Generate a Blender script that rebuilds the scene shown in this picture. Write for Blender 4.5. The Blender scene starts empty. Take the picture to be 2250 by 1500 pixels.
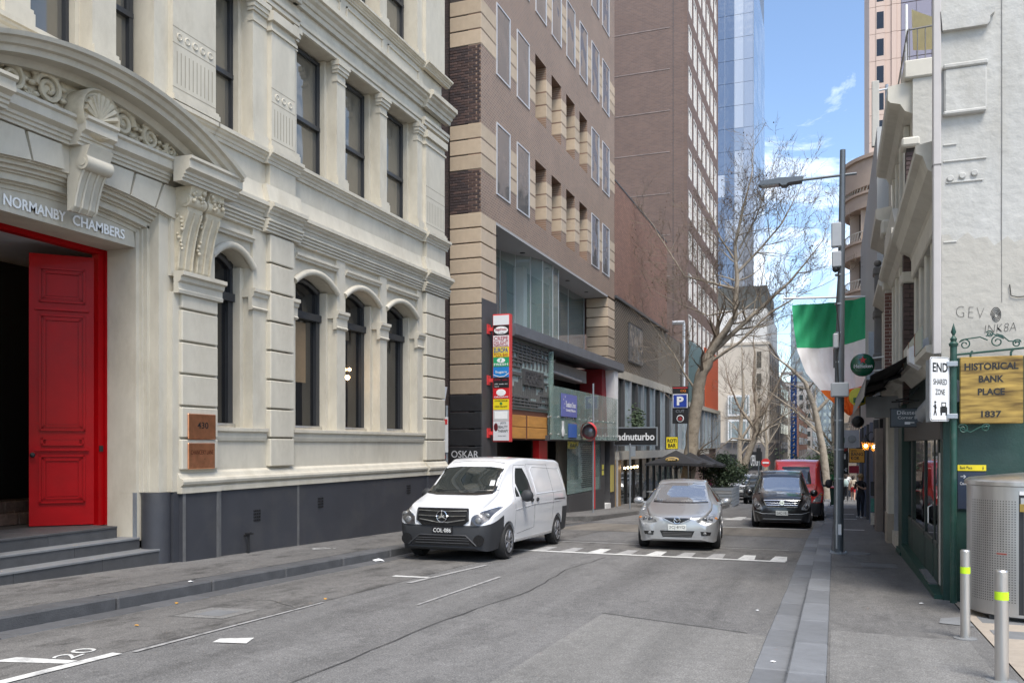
import bpy, bmesh, math, random
from mathutils import Vector, Matrix
from mathutils.bvhtree import BVHTree
random.seed(7)
S = bpy.context.scene
C = S.collection
R = math.radians
# ---------------------------------------------------------------- camera
cam = bpy.data.cameras.new('camera'); camo = bpy.data.objects.new('camera', cam); C.objects.link(camo)
camo.location = (0, 0, 1.65); camo.rotation_euler = (R(90), 0, R(20.49))
cam.sensor_width = 36; cam.lens = 30.4; cam.shift_y = 0.1009; cam.clip_start = .1; cam.clip_end = 3000
S.camera = camo
# ---------------------------------------------------------------- sky and sun
SUN_EL, SUN_AZ = 60, 215          # the sun stands high behind the camera, veiled by cloud
w = bpy.data.worlds.new('World'); S.world = w; w.use_nodes = True
N = w.node_tree.nodes; Lk = w.node_tree.links
N.clear()
out = N.new('ShaderNodeOutputWorld'); bg = N.new('ShaderNodeBackground')
sky = N.new('ShaderNodeTexSky'); sky.sky_type = 'NISHITA'; sky.sun_disc = False
sky.sun_elevation = R(SUN_EL); sky.sun_rotation = R(360 - SUN_AZ); sky.air_density = 1.0; sky.dust_density = .6; sky.ozone_density = 2.2
tc = N.new('ShaderNodeTexCoord'); mp = N.new('ShaderNodeMapping'); mp.inputs['Scale'].default_value = (1.6, 1.6, 3.4)
mp.inputs['Rotation'].default_value = (.3, .2, .9); mp.inputs['Location'].default_value = (8.5, 4.5, 2.5)
nz = N.new('ShaderNodeTexNoise'); nz.inputs['Scale'].default_value = 2.3; nz.inputs['Detail'].default_value = 9; nz.inputs['Roughness'].default_value = .62; nz.inputs['Distortion'].default_value = .7
cr = N.new('ShaderNodeValToRGB'); cr.color_ramp.elements[0].position = .49; cr.color_ramp.elements[1].position = .72
cr.color_ramp.elements[1].color = (.9, .9, .9, 1)
mx = N.new('ShaderNodeMix'); mx.data_type = 'RGBA'; mx.inputs[7].default_value = (11.5, 11.7, 12, 1)
Lk.new(tc.outputs['Generated'], mp.inputs[0]); Lk.new(mp.outputs[0], nz.inputs[0]); Lk.new(nz.outputs[0], cr.inputs[0])
Lk.new(cr.outputs[0], mx.inputs[0]); Lk.new(sky.outputs[0], mx.inputs[6]); Lk.new(mx.outputs[2], bg.inputs[0])
bg.inputs[1].default_value = .085
Lk.new(bg.outputs[0], out.inputs[0])
sl = bpy.data.lights.new('sun', 'SUN'); so = bpy.data.objects.new('sun', sl); C.objects.link(so)
sl.energy = 1.5; sl.angle = R(24); sl.color = (1, .93, .83)
_d = Vector((math.sin(R(SUN_AZ)) * math.cos(R(SUN_EL)), -math.cos(R(SUN_AZ)) * math.cos(R(SUN_EL)), -math.sin(R(SUN_EL))))
so.rotation_euler = _d.to_track_quat('-Z', 'Y').to_euler()
S.view_settings.view_transform = 'Standard'; S.view_settings.look = 'None'; S.view_settings.gamma = 1
S.view_settings.use_curve_mapping = False
S.view_settings.exposure = 1.6
S.cycles.max_bounces = 8; S.cycles.diffuse_bounces = 4; S.cycles.transparent_max_bounces = 12

# ---------------------------------------------------------------- helpers
OFF = {}
def tag(o, label=None, cat=None, group=None, kind=None):
    if label: o['label'] = label
    if cat: o['category'] = cat
    if group: o['group'] = group
    if kind: o['kind'] = kind
    return o
def thing(name, label, cat, loc=(0, 0, 0), group=None, kind=None):
    o = bpy.data.objects.new(name, None); C.objects.link(o); o.location = loc; o.empty_display_size = .2
    OFF[o.name] = Vector(loc)
    return tag(o, label, cat, group, kind)
def off(o): return OFF.get(o.name, Vector((0, 0, 0))) if o else Vector((0, 0, 0))
def link(name, me, parent=None, loc=(0, 0, 0), rot=None, scale=None):
    """one more object on an existing mesh; loc is in the parent's space"""
    o = bpy.data.objects.new(name, me); C.objects.link(o); o.parent = parent; o.location = loc
    if rot: o.rotation_euler = rot
    if scale: o.scale = scale
    OFF[o.name] = off(parent) + Vector(loc)
    return o
def piece(name, me, parent, wloc, rot=None, scale=None):
    return link(name, me, parent, Vector(wloc) - off(parent), rot, scale)
def copy_tree(o, parent=None):
    c = o.copy(); C.objects.link(c); c.parent = parent
    for ch in list(o.children): copy_tree(ch, c)
    return c
class MB:
    def __init__(s): s.v = []; s.f = []; s.mi = []; s.cur = 0
    def add(s, vs, fs):
        n = len(s.v); s.v += [tuple(p) for p in vs]
        for f in fs: s.f.append([n + i for i in f]); s.mi.append(s.cur)
        return s
    def box(s, x0, x1, y0, y1, z0, z1, b=0):
        if x0 > x1: x0, x1 = x1, x0
        if y0 > y1: y0, y1 = y1, y0
        if z0 > z1: z0, z1 = z1, z0
        if not b:
            return s.add([(x, y, z) for x in (x0, x1) for y in (y0, y1) for z in (z0, z1)],
                         [(0, 1, 3, 2), (4, 6, 7, 5), (0, 4, 5, 1), (2, 3, 7, 6), (0, 2, 6, 4), (1, 5, 7, 3)])
        b = min(b, (x1 - x0) * .45, (y1 - y0) * .45, (z1 - z0) * .45)
        V = []; ix = {}
        for i in (0, 1):
            for j in (0, 1):
                for k in (0, 1):
                    X = (x0, x1)[i]; Y = (y0, y1)[j]; Z = (z0, z1)[k]
                    sx, sy, sz = 1 - 2 * i, 1 - 2 * j, 1 - 2 * k
                    ix[i, j, k] = len(V)
                    V += [(X, Y + sy * b, Z + sz * b), (X + sx * b, Y, Z + sz * b), (X + sx * b, Y + sy * b, Z)]
        F = []
        for i in (0, 1):
            F.append([ix[i, j, k] for j, k in ((0, 0), (1, 0), (1, 1), (0, 1))])
            F.append([ix[j, i, k] + 1 for j, k in ((0, 0), (1, 0), (1, 1), (0, 1))])
            F.append([ix[j, k, i] + 2 for j, k in ((0, 0), (1, 0), (1, 1), (0, 1))])
        for i in (0, 1):
            for j in (0, 1):
                F.append([ix[i, j, 0], ix[i, j, 1], ix[i, j, 1] + 1, ix[i, j, 0] + 1])
                F.append([ix[i, 0, j], ix[i, 1, j], ix[i, 1, j] + 2, ix[i, 0, j] + 2])
                F.append([ix[0, i, j] + 1, ix[1, i, j] + 1, ix[1, i, j] + 2, ix[0, i, j] + 2])
                for k in (0, 1): F.append([ix[i, j, k], ix[i, j, k] + 1, ix[i, j, k] + 2])
        return s.add(V, F)
    def prism(s, poly, a, b, ax):
        def P(p, q, t): return {'x': (t, p, q), 'y': (p, t, q), 'z': (p, q, t)}[ax]
        n = len(poly)
        V = [P(p, q, a) for p, q in poly] + [P(p, q, b) for p, q in poly]
        return s.add(V, [list(range(n)), list(range(2 * n - 1, n - 1, -1))] + [(i, (i + 1) % n, n + (i + 1) % n, n + i) for i in range(n)])
    def quad(s, *p): return s.add(p, [list(range(len(p)))])
    def tube(s, pts, r, n=6, caps=True):
        pts = [Vector(p) for p in pts]; m = len(pts); V = []; F = []
        rr = r if isinstance(r, (list, tuple)) else [r] * m
        prev = None
        for i, p in enumerate(pts):
            t = (pts[min(i + 1, m - 1)] - pts[max(i - 1, 0)])
            if t.length < 1e-9: t = Vector((0, 0, 1))
            t.normalize()
            if prev is None:
                a = t.orthogonal().normalized()
            else:
                a = prev - t * prev.dot(t)
                a = a.normalized() if a.length > 1e-6 else t.orthogonal().normalized()
            prev = a; b = t.cross(a)
            for k in range(n):
                g = 2 * math.pi * k / n
                V.append(p + (a * math.cos(g) + b * math.sin(g)) * rr[i])
        for i in range(m - 1):
            for k in range(n): F.append((i * n + k, i * n + (k + 1) % n, (i + 1) * n + (k + 1) % n, (i + 1) * n + k))
        if caps: F += [list(range(n))[::-1], list(range((m - 1) * n, m * n))]
        return s.add(V, F)
    def lathe(s, prof, c=(0, 0, 0), n=24, ax='z', caps=True):
        V = []; F = []; m = len(prof)
        for r, h in prof:
            for k in range(n):
                g = 2 * math.pi * k / n; p, q = r * math.cos(g), r * math.sin(g)
                e = {'z': (p, q, h), 'x': (h, p, q), 'y': (p, h, q)}[ax]
                V.append((c[0] + e[0], c[1] + e[1], c[2] + e[2]))
        for i in range(m - 1):
            for k in range(n): F.append((i * n + k, i * n + (k + 1) % n, (i + 1) * n + (k + 1) % n, (i + 1) * n + k))
        if caps: F += [list(range(n))[::-1], list(range((m - 1) * n, m * n))]
        return s.add(V, F)
    def ball(s, c, r, n=8, sq=(1, 1, 1)):
        m = max(4, n // 2 + 1); V = []; F = []
        for i in range(m + 1):
            t = math.pi * i / m
            for k in range(n):
                g = 2 * math.pi * k / n
                V.append((c[0] + r * sq[0] * math.sin(t) * math.cos(g), c[1] + r * sq[1] * math.sin(t) * math.sin(g), c[2] + r * sq[2] * math.cos(t)))
        for i in range(m):
            for k in range(n): F.append((i * n + k, i * n + (k + 1) % n, (i + 1) * n + (k + 1) % n, (i + 1) * n + k))
        return s.add(V, F)
    def arc(s, yc, zc, rad, a0, a1, prof, X, n=20, caps=True):
        """sweep prof [(dr, d)] along an arc in the Y-Z plane; angles from straight up"""
        V = []; F = []; m = len(prof)
        for i in range(n + 1):
            a = a0 + (a1 - a0) * i / n
            for dr, d in prof: V.append((X + d, yc + (rad + dr) * math.sin(a), zc + (rad + dr) * math.cos(a)))
        for i in range(n):
            for k in range(m): F.append((i * m + k, i * m + (k + 1) % m, (i + 1) * m + (k + 1) % m, (i + 1) * m + k))
        if caps: F += [list(range(m)), list(range(n * m, n * m + m))[::-1]]
        return s.add(V, F)
    def mesh(s, name, mat, o=Vector((0, 0, 0)), smooth=None):
        me = bpy.data.meshes.new(name)
        me.from_pydata([(x - o[0], y - o[1], z - o[2]) for x, y, z in s.v], [], s.f)
        for m in (mat if isinstance(mat, (list, tuple)) else [mat]): me.materials.append(m)
        if any(s.mi): me.polygons.foreach_set('material_index', s.mi)
        if len(s.f) < 60000:
            bm = bmesh.new(); bm.from_mesh(me); bmesh.ops.recalc_face_normals(bm, faces=bm.faces); bm.to_mesh(me); bm.free()
        if smooth:
            me.polygons.foreach_set('use_smooth', [True] * len(me.polygons))
            me.set_sharp_from_angle(angle=R(smooth))
        me.update()
        return me
    def build(s, name, mat, parent=None, smooth=None, label=None):
        o = link(name, s.mesh(name, mat, off(parent), smooth), parent)
        OFF[o.name] = off(parent)
        if label: o['label'] = label
        return o
def bx(name, mat, parent, x0, x1, y0, y1, z0, z1, b=0, label=None):
    return MB().box(x0, x1, y0, y1, z0, z1, b).build(name, mat, parent, label=label)
_tx = {}
def text(name, st, mat, parent, org, xd, yd, w, h, dep=.004, bold=0, spacing=1.0, label=None):
    """raised lettering: org is the lower left corner, xd / yd unit directions, fitted into w x h"""
    key = (st, bold, spacing)
    if key not in _tx:
        cu = bpy.data.curves.new('t', 'FONT'); cu.body = st; cu.align_x = 'CENTER'; cu.space_character = spacing; cu.space_line = .82; cu.offset = bold; cu.resolution_u = 3
        ob = bpy.data.objects.new('t', cu); C.objects.link(ob); dg = bpy.context.evaluated_depsgraph_get(); dg.update()
        me = bpy.data.meshes.new_from_object(ob.evaluated_get(dg))
        vs = [v.co.copy() for v in me.vertices]; fs = [list(p.vertices) for p in me.polygons]
        bpy.data.objects.remove(ob); bpy.data.curves.remove(cu); bpy.data.meshes.remove(me)
        x0 = min(v.x for v in vs); x1 = max(v.x for v in vs); y0 = min(v.y for v in vs); y1 = max(v.y for v in vs)
        _tx[key] = ([((v.x - x0) / (x1 - x0), (v.y - y0) / (y1 - y0)) for v in vs], fs)
    vs, fs = _tx[key]
    org, xd, yd = Vector(org), Vector(xd).normalized(), Vector(yd).normalized(); nd = xd.cross(yd)
    mb = MB(); n = len(vs)
    top = [org + xd * (a * w) + yd * (b * h) + nd * dep for a, b in vs]
    bot = [p - nd * dep for p in top]
    ec = {}
    for f in fs:
        for i in range(len(f)):
            e = tuple(sorted((f[i], f[(i + 1) % len(f)]))); ec[e] = ec.get(e, 0) + 1
    mb.add(top + bot, [list(f) for f in fs] + [(a, b, n + b, n + a) for (a, b), c in ec.items() if c == 1])
    return mb.build(name, mat, parent, label=label)
LX, LZ = (0, 1, 0), (0, 0, 1)       # lettering directions on the left-hand (+X facing) walls
# ground height along the street: it falls away to a dip and climbs again far off
GK = [(-60, 1.7), (0, 0), (22, -.63), (36, -1.25), (65, -2.2), (100, -2.75), (150, -2.9), (250, -2.0), (400, .2), (700, 4)]
def G(y):
    for (a, b), (c, d) in zip(GK, GK[1:]):
        if y <= c: return b + (d - b) * (y - a) / (c - a)
    return GK[-1][1]
def ys(a, b):
    """stations from a to b that include the breaks of the ground profile"""
    return sorted({a, b} | {k for k, _ in GK if a < k < b})
def sheet(name, mat, poly, dz, parent=None, n=None):
    """polygon [(x, y)] laid on the ground, cut at the profile's breaks"""
    bm = bmesh.new(); f = bm.faces.new([bm.verts.new((x, y, 0)) for x, y in poly])
    for k, _ in GK:
        bmesh.ops.bisect_plane(bm, geom=bm.verts[:] + bm.edges[:] + bm.faces[:], plane_co=(0, k, 0), plane_no=(0, 1, 0))
    for v in bm.verts: v.co.z = G(v.co.y) + dz
    bmesh.ops.recalc_face_normals(bm, faces=bm.faces)
    for f in bm.faces:
        if f.normal.z < 0: f.normal_flip()
    if parent:
        for v in bm.verts: v.co -= off(parent)
    me = bpy.data.meshes.new(name); bm.to_mesh(me); bm.free(); me.materials.append(mat)
    o = link(name, me, parent); OFF[o.name] = off(parent)
    return o

# ---------------------------------------------------------------- materials
def nodes(name):
    m = bpy.data.materials.new(name); m.use_nodes = True; t = m.node_tree
    return m, t.nodes, t.links, t.nodes['Principled BSDF']
def setp(b, **k):
    for a, v in k.items(): b.inputs[a.replace('_', ' ')].default_value = v
def mat(name, col, rough=.7, metal=0, var=.12, sc=6, bump=.0, bsc=60, spec=.5, dirt=0, dsc=1.2, dcol=None, coat=0, stretch=(1, 1, 1), rand=0):
    """plain surface with two scales of tone variation, optional grime patches and fine relief"""
    m, n, l, b = nodes(name)
    setp(b, Roughness=rough, Metallic=metal); b.inputs['Specular IOR Level'].default_value = spec
    b.inputs['Coat Weight'].default_value = coat; b.inputs['Coat Roughness'].default_value = .04
    c = tuple(col) + (1,)
    tcn = n.new('ShaderNodeTexCoord'); mpn = n.new('ShaderNodeMapping'); mpn.inputs['Scale'].default_value = stretch
    l.new(tcn.outputs['Object'], mpn.inputs[0])
    last = None
    if var:
        a = n.new('ShaderNodeTexNoise'); a.inputs['Scale'].default_value = sc; a.inputs['Detail'].default_value = 8; a.inputs['Roughness'].default_value = .65
        l.new(mpn.outputs[0], a.inputs[0])
        r = n.new('ShaderNodeMapRange'); r.inputs[1].default_value = .25; r.inputs[2].default_value = .75; r.inputs[3].default_value = 1 - var; r.inputs[4].default_value = 1 + var
        l.new(a.outputs[0], r.inputs[0])
        x = n.new('ShaderNodeMix'); x.data_type = 'RGBA'; x.blend_type = 'MULTIPLY'; x.inputs[0].default_value = 1; x.inputs[6].default_value = c
        l.new(r.outputs[0], x.inputs[7]); last = x.outputs[2]
        rr = n.new('ShaderNodeMapRange'); rr.inputs[3].default_value = max(0, rough - .08); rr.inputs[4].default_value = min(1, rough + .08)
        l.new(a.outputs[0], rr.inputs[0]); l.new(rr.outputs[0], b.inputs['Roughness'])
    if dirt:
        a = n.new('ShaderNodeTexNoise'); a.inputs['Scale'].default_value = dsc; a.inputs['Detail'].default_value = 10; a.inputs['Roughness'].default_value = .7
        l.new(mpn.outputs[0], a.inputs[0])
        r = n.new('ShaderNodeMapRange'); r.inputs[1].default_value = .5; r.inputs[2].default_value = .72; r.inputs[4].default_value = dirt
        l.new(a.outputs[0], r.inputs[0])
        x = n.new('ShaderNodeMix'); x.data_type = 'RGBA'; x.inputs[6].default_value = c
        x.inputs[7].default_value = tuple(dcol or [q * .45 for q in col]) + (1,)
        l.new(r.outputs[0], x.inputs[0])
        if last: l.new(last, x.inputs[6])
        last = x.outputs[2]
    if rand and last:      # each stone, brick or board its own shade
        oi = n.new('ShaderNodeObjectInfo'); r = n.new('ShaderNodeMapRange'); r.inputs[3].default_value = 1 - rand; r.inputs[4].default_value = 1 + rand
        l.new(oi.outputs['Random'], r.inputs[0]); x = n.new('ShaderNodeMix'); x.data_type = 'RGBA'; x.blend_type = 'MULTIPLY'; x.inputs[0].default_value = 1
        l.new(last, x.inputs[6]); l.new(r.outputs[0], x.inputs[7]); last = x.outputs[2]
    if last: l.new(last, b.inputs['Base Color'])
    else: b.inputs['Base Color'].default_value = c
    if bump:
        a = n.new('ShaderNodeTexNoise'); a.inputs['Scale'].default_value = bsc; a.inputs['Detail'].default_value = 5
        l.new(tcn.outputs['Object'], a.inputs[0])
        bp = n.new('ShaderNodeBump'); bp.inputs['Strength'].default_value = bump; bp.inputs['Distance'].default_value = .02
        l.new(a.outputs[0], bp.inputs['Height']); l.new(bp.outputs[0], b.inputs['Normal'])
    return m
def brick(name, c1, c2, mort, ax, bw=.24, rh=.08, ms=.01, bias=0, bump=.5, dirt=.25, rough=.8):
    """coursed brick for walls too far off to tell the bricks apart; ax: the horizontal axis of the wall"""
    m, n, l, b = nodes(name)
    tcn = n.new('ShaderNodeTexCoord'); sp = n.new('ShaderNodeSeparateXYZ'); cb = n.new('ShaderNodeCombineXYZ')
    l.new(tcn.outputs['Object'], sp.inputs[0]); l.new(sp.outputs[ax], cb.inputs[0]); l.new(sp.outputs[2], cb.inputs[1])
    t = n.new('ShaderNodeTexBrick'); t.inputs['Scale'].default_value = 1; t.inputs['Brick Width'].default_value = bw; t.inputs['Row Height'].default_value = rh
    t.inputs['Mortar Size'].default_value = ms; t.inputs['Bias'].default_value = bias; t.inputs['Mortar Smooth'].default_value = .1
    t.inputs['Color1'].default_value = tuple(c1) + (1,); t.inputs['Color2'].default_value = tuple(c2) + (1,); t.inputs['Mortar'].default_value = tuple(mort) + (1,)
    l.new(cb.outputs[0], t.inputs[0])
    a = n.new('ShaderNodeTexNoise'); a.inputs['Scale'].default_value = .5; a.inputs['Detail'].default_value = 8; a.inputs['Roughness'].default_value = .7
    l.new(tcn.outputs['Object'], a.inputs[0])
    r = n.new('ShaderNodeMapRange'); r.inputs[1].default_value = .3; r.inputs[2].default_value = .7; r.inputs[3].default_value = 1 - dirt; r.inputs[4].default_value = 1 + dirt
    l.new(a.outputs[0], r.inputs[0])
    x = n.new('ShaderNodeMix'); x.data_type = 'RGBA'; x.blend_type = 'MULTIPLY'; x.inputs[0].default_value = 1
    l.new(t.outputs[0], x.inputs[6]); l.new(r.outputs[0], x.inputs[7]); l.new(x.outputs[2], b.inputs['Base Color'])
    bp = n.new('ShaderNodeBump'); bp.invert = True; bp.inputs['Strength'].default_value = bump; bp.inputs['Distance'].default_value = .02
    l.new(t.outputs[1], bp.inputs['Height']); l.new(bp.outputs[0], b.inputs['Normal'])
    setp(b, Roughness=rough)
    return m
def glass(name, col, rough=.03, spec=.8, wob=.015, metal=0):
    m, n, l, b = nodes(name)
    setp(b, Base_Color=tuple(col) + (1,), Roughness=rough, Metallic=metal); b.inputs['Specular IOR Level'].default_value = spec
    b.inputs['IOR'].default_value = 1.6
    tcn = n.new('ShaderNodeTexCoord'); a = n.new('ShaderNodeTexNoise'); a.inputs['Scale'].default_value = .9; a.inputs['Detail'].default_value = 1
    l.new(tcn.outputs['Object'], a.inputs[0]); bp = n.new('ShaderNodeBump'); bp.inputs['Strength'].default_value = .5; bp.inputs['Distance'].default_value = wob
    l.new(a.outputs[0], bp.inputs['Height']); l.new(bp.outputs[0], b.inputs['Normal'])
    return m
def clear(name, tint, alpha=.3, rough=.03):
    """thin see-through pane: part reflection, part view through"""
    m, n, l, b = nodes(name)
    setp(b, Base_Color=tuple(tint) + (1,), Roughness=rough, Alpha=alpha); b.inputs['Specular IOR Level'].default_value = 1
    return m
def emis(name, col, st):
    m, n, l, b = nodes(name)
    setp(b, Base_Color=tuple(col) + (1,), Emission_Color=tuple(col) + (1,), Emission_Strength=st)
    return m
def asphalt(name, base, light, fleck=.5, stain=.5, sc=1.0):
    m, n, l, b = nodes(name)
    tcn = n.new('ShaderNodeTexCoord')
    def noise(s, d, rgh, st=(1, 1, 1)):
        mp_ = n.new('ShaderNodeMapping'); mp_.inputs['Scale'].default_value = st; l.new(tcn.outputs['Object'], mp_.inputs[0])
        a = n.new('ShaderNodeTexNoise'); a.inputs['Scale'].default_value = s; a.inputs['Detail'].default_value = d; a.inputs['Roughness'].default_value = rgh
        l.new(mp_.outputs[0], a.inputs[0]); return a
    def rng(i, a0, a1, b0, b1):
        r = n.new('ShaderNodeMapRange'); r.inputs[1].default_value = a0; r.inputs[2].default_value = a1; r.inputs[3].default_value = b0; r.inputs[4].default_value = b1
        l.new(i, r.inputs[0]); return r.outputs[0]
    grain = noise(70, 6, .8); mid = noise(9, 8, .7); big = noise(.8, 7, .62, (1.7, .13, 1)); wet = noise(1.9, 10, .78, (1.5, .6, 1))
    x = n.new('ShaderNodeMix'); x.data_type = 'RGBA'; x.inputs[6].default_value = tuple(base) + (1,); x.inputs[7].default_value = tuple(light) + (1,)
    l.new(rng(grain.outputs[0], .46, .66, 0, fleck), x.inputs[0])
    y = n.new('ShaderNodeMix'); y.data_type = 'RGBA'; y.blend_type = 'MULTIPLY'; y.inputs[0].default_value = 1
    l.new(x.outputs[2], y.inputs[6]); l.new(rng(mid.outputs[0], .3, .7, .84, 1.14), y.inputs[7])
    z = n.new('ShaderNodeMix'); z.data_type = 'RGBA'; z.blend_type = 'MULTIPLY'; z.inputs[0].default_value = 1
    l.new(y.outputs[2], z.inputs[6]); l.new(rng(big.outputs[0], .35, .65, .8, 1.12), z.inputs[7])
    q = n.new('ShaderNodeMix'); q.data_type = 'RGBA'; q.blend_type = 'MULTIPLY'; q.inputs[0].default_value = 1
    l.new(z.outputs[2], q.inputs[6]); l.new(rng(wet.outputs[0], .5, .62, 1, 1 - stain), q.inputs[7])
    l.new(q.outputs[2], b.inputs['Base Color'])
    vo = n.new('ShaderNodeTexVoronoi'); vo.inputs['Scale'].default_value = 110; l.new(tcn.outputs['Object'], vo.inputs[0])
    bp = n.new('ShaderNodeBump'); bp.inputs['Strength'].default_value = .35; bp.inputs['Distance'].default_value = .006
    l.new(vo.outputs[0], bp.inputs['Height']); l.new(bp.outputs[0], b.inputs['Normal'])
    l.new(rng(wet.outputs[0], .5, .7, .88, .7), b.inputs['Roughness'])
    b.inputs['Specular IOR Level'].default_value = .35
    return m
M = {}
M['asphalt'] = asphalt('asphalt', (.115, .113, .112), (.33, .325, .315), .8, .22)
M['asphalt_old'] = asphalt('asphalt_old', (.108, .104, .1), (.29, .28, .265), .75, .5)
M['asphalt_patch'] = asphalt('asphalt_patch', (.145, .142, .137), (.36, .355, .34), .85, .12)
M['concrete_strip'] = asphalt('concrete_strip', (.17, .155, .135), (.26, .24, .21), .5, .3)
M['foot_right'] = asphalt('foot_right', (.118, .115, .112), (.3, .295, .285), .75, .25)
M['bluestone'] = mat('bluestone', (.085, .086, .09), .8, var=.25, sc=5, bump=.4, bsc=70, dirt=.5, dsc=2.2, rand=.16)
M['bluestone_light'] = mat('bluestone_light', (.16, .168, .18), .8, var=.18, sc=4, bump=.3, bsc=70, dirt=.4, dsc=1.8, rand=.17)
M['step'] = mat('step_stone', (.06, .06, .062), .6, var=.25, sc=5, bump=.2, bsc=120, dirt=.4, rand=.1)
M['step_edge'] = mat('step_nosing', (.17, .175, .18), .65, var=.15, sc=6, bump=.2, bsc=120)
M['paver'] = mat('paver_grey', (.16, .165, .17), .85, var=.2, sc=5, bump=.3, bsc=80, dirt=.3, rand=.12)
M['paver_tan'] = mat('paver_tan', (.36, .31, .255), .85, var=.14, sc=8, bump=.3, bsc=120, dirt=.2)
M['line'] = mat('line_paint', (.62, .62, .6), .7, var=.15, sc=20, bump=.2, bsc=150, dirt=.9, dsc=7, dcol=(.2, .2, .2))
M['line_worn'] = mat('line_paint_worn', (.34, .335, .33), .8, var=.2, sc=20, bump=.2, bsc=150, dirt=1, dsc=7, dcol=(.12, .12, .12))
M['crack'] = mat('crack', (.055, .054, .053), .9)
M['cream'] = mat('cream_stucco', (.51, .472, .388), .8, var=.1, sc=4, bump=.2, bsc=90, dirt=.75, dsc=1.5, dcol=(.385, .345, .27), stretch=(1, 1, .45))
M['cream_d'] = mat('cream_ornament', (.54, .48, .36), .8, var=.12, sc=8, bump=.25, bsc=50, dirt=.7, dsc=3.5, dcol=(.33, .27, .18))
M['plinth'] = mat('plinth_paint', (.042, .044, .052), .5, var=.14, sc=2, bump=.06, bsc=60, dirt=.5, dsc=1.3, dcol=(.075, .073, .07))
M['steel'] = mat('brushed_steel', (.66, .65, .64), .35, 1, var=.12, sc=12, stretch=(1, 1, .1))
M['galv'] = mat('galvanised', (.34, .37, .4), .5, .6, var=.15, sc=8, dirt=.3, dsc=4)
M['copper'] = mat('copper', (.62, .27, .14), .3, .85, var=.22, sc=7, dirt=.5, dsc=3, dcol=(.32, .12, .06))
M['red_gloss'] = mat('red_gloss_paint', (.3, .002, .004), .36, var=.15, sc=3, spec=.12, coat=.05, bump=.06, bsc=8)
M['frame_dark'] = mat('dark_frame', (.03, .032, .036), .4, var=.1, sc=6)
M['pane_dark'] = glass('dark_pane', (.012, .012, .013), .03, .55)
M['pane_blind'] = glass('blind_pane', (.2, .185, .155), .03, 1, .05, .4)
M['black'] = mat('black_paint', (.012, .012, .013), .5, var=.1)
M['charcoal'] = mat('charcoal_paint', (.06, .06, .063), .55, var=.15, sc=4, dirt=.3)
M['white'] = mat('white_paint', (.78, .78, .77), .5, var=.04, sc=5, dirt=.2, dsc=3, dcol=(.55, .54, .5))
M['lamp_on'] = emis('lit_lamp', (1, .62, .28), 14)
M['marble'] = mat('brown_marble', (.1, .065, .05), .25, var=.45, sc=9)
# ================================================================ SETTING
sheet('ground', mat('far_ground', (.1, .1, .1), .9), [(-900, -60), (900, -60), (900, 700), (-900, 700)], -.12)['kind'] = 'structure'
road = sheet('road', M['asphalt'], [(-7.6, -12), (-.63, -12), (-.63, 700), (-7.6, 700)], 0); tag(road, kind='structure')
sheet('road_edge', M['asphalt_old'], [(-7.6, -12), (-5.85, -12), (-5.85, 26), (-7.6, 26)], .004, road)
sheet('asphalt_patch', M['asphalt_patch'], [(-2.5, -8), (-.63, -8), (-.63, 8.95), (-2.48, 9.6)], .004, road)
sheet('asphalt_patch', M['asphalt_old'], [(-5.84, 16.6), (-.64, 16.6), (-.64, 18.7), (-5.84, 18.7)], .004, road)
sheet('concrete_strip', M['concrete_strip'], [(-7.6, 22.6), (-.63, 22.6), (-.63, 26.6), (-7.6, 26.6)], .006, road)
# cracks and seams in the asphalt
for pts, wd in (([(-3.9, 3.5), (-3.86, 6), (-3.95, 8.5), (-3.85, 11), (-4.1, 13.5), (-4.0, 16.2)], .009), ([(-2.5, 9.62), (-1.6, 9.3), (-.66, 8.97)], .014),
                ([(-5.9, 8.55), (-6.5, 8.9), (-7.0, 8.4)], .006), ([(-7.1, 18.9), (-5, 19.2), (-3, 18.9), (-.7, 19.1)], .02), ([(-7.5, 27.4), (-4, 27.1), (-.7, 27.3)], .025)):
    mb = MB()
    pp = []
    for (a, b), (c, d) in zip(pts, pts[1:]):
        for k in range(6):
            t = k / 6; pp.append((a + (c - a) * t + random.uniform(-.02, .02), b + (d - b) * t))
    for (a, b), (c, d) in zip(pp, pp[1:]):
        nx, ny = d - b, a - c; L = math.hypot(nx, ny) or 1; nx, ny = nx / L * wd * random.uniform(.5, 1), ny / L * wd
        mb.quad((a - nx, b - ny, G(b) + .008), (c - nx, d - ny, G(d) + .008), (c + nx, d + ny, G(d) + .008), (a + nx, b + ny, G(b) + .008))
    mb.build('crack', M['crack'], road)
# pavements
pl = sheet('pavement_left', M['asphalt_old'], [(-10.4, -12), (-7.92, -12), (-7.92, 20.6), (-10.4, 20.6)], .15); tag(pl, kind='structure')
def raised(name, m, pts, dz, depth=.25):
    """pavement block with a kerb face"""
    mb = MB()
    xs = [p[0] for p in pts]
    o = sheet(name, m, pts, dz); me = o.data
    bm = bmesh.new(); bm.from_mesh(me)
    e = [x for x in bm.edges if len(x.link_faces) == 1]
    r = bmesh.ops.extrude_edge_only(bm, edges=e)
    for v in [q for q in r['geom'] if isinstance(q, bmesh.types.BMVert)]: v.co.z -= depth
    bm.to_mesh(me); bm.free()
    return tag(o, kind='structure')
far = raised('pavement_far_left', M['foot_right'], [(-12, 27.2), (-8.6, 27.2), (-8.15, 27.6), (-7.75, 28.6), (-7.6, 30.2), (-7.6, 35), (-6.9, 37), (-5.6, 38.4), (-5.15, 40), (-5.15, 50), (-5.6, 52.5), (-7.6, 54), (-7.6, 400), (-12, 400)], .15)
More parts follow.
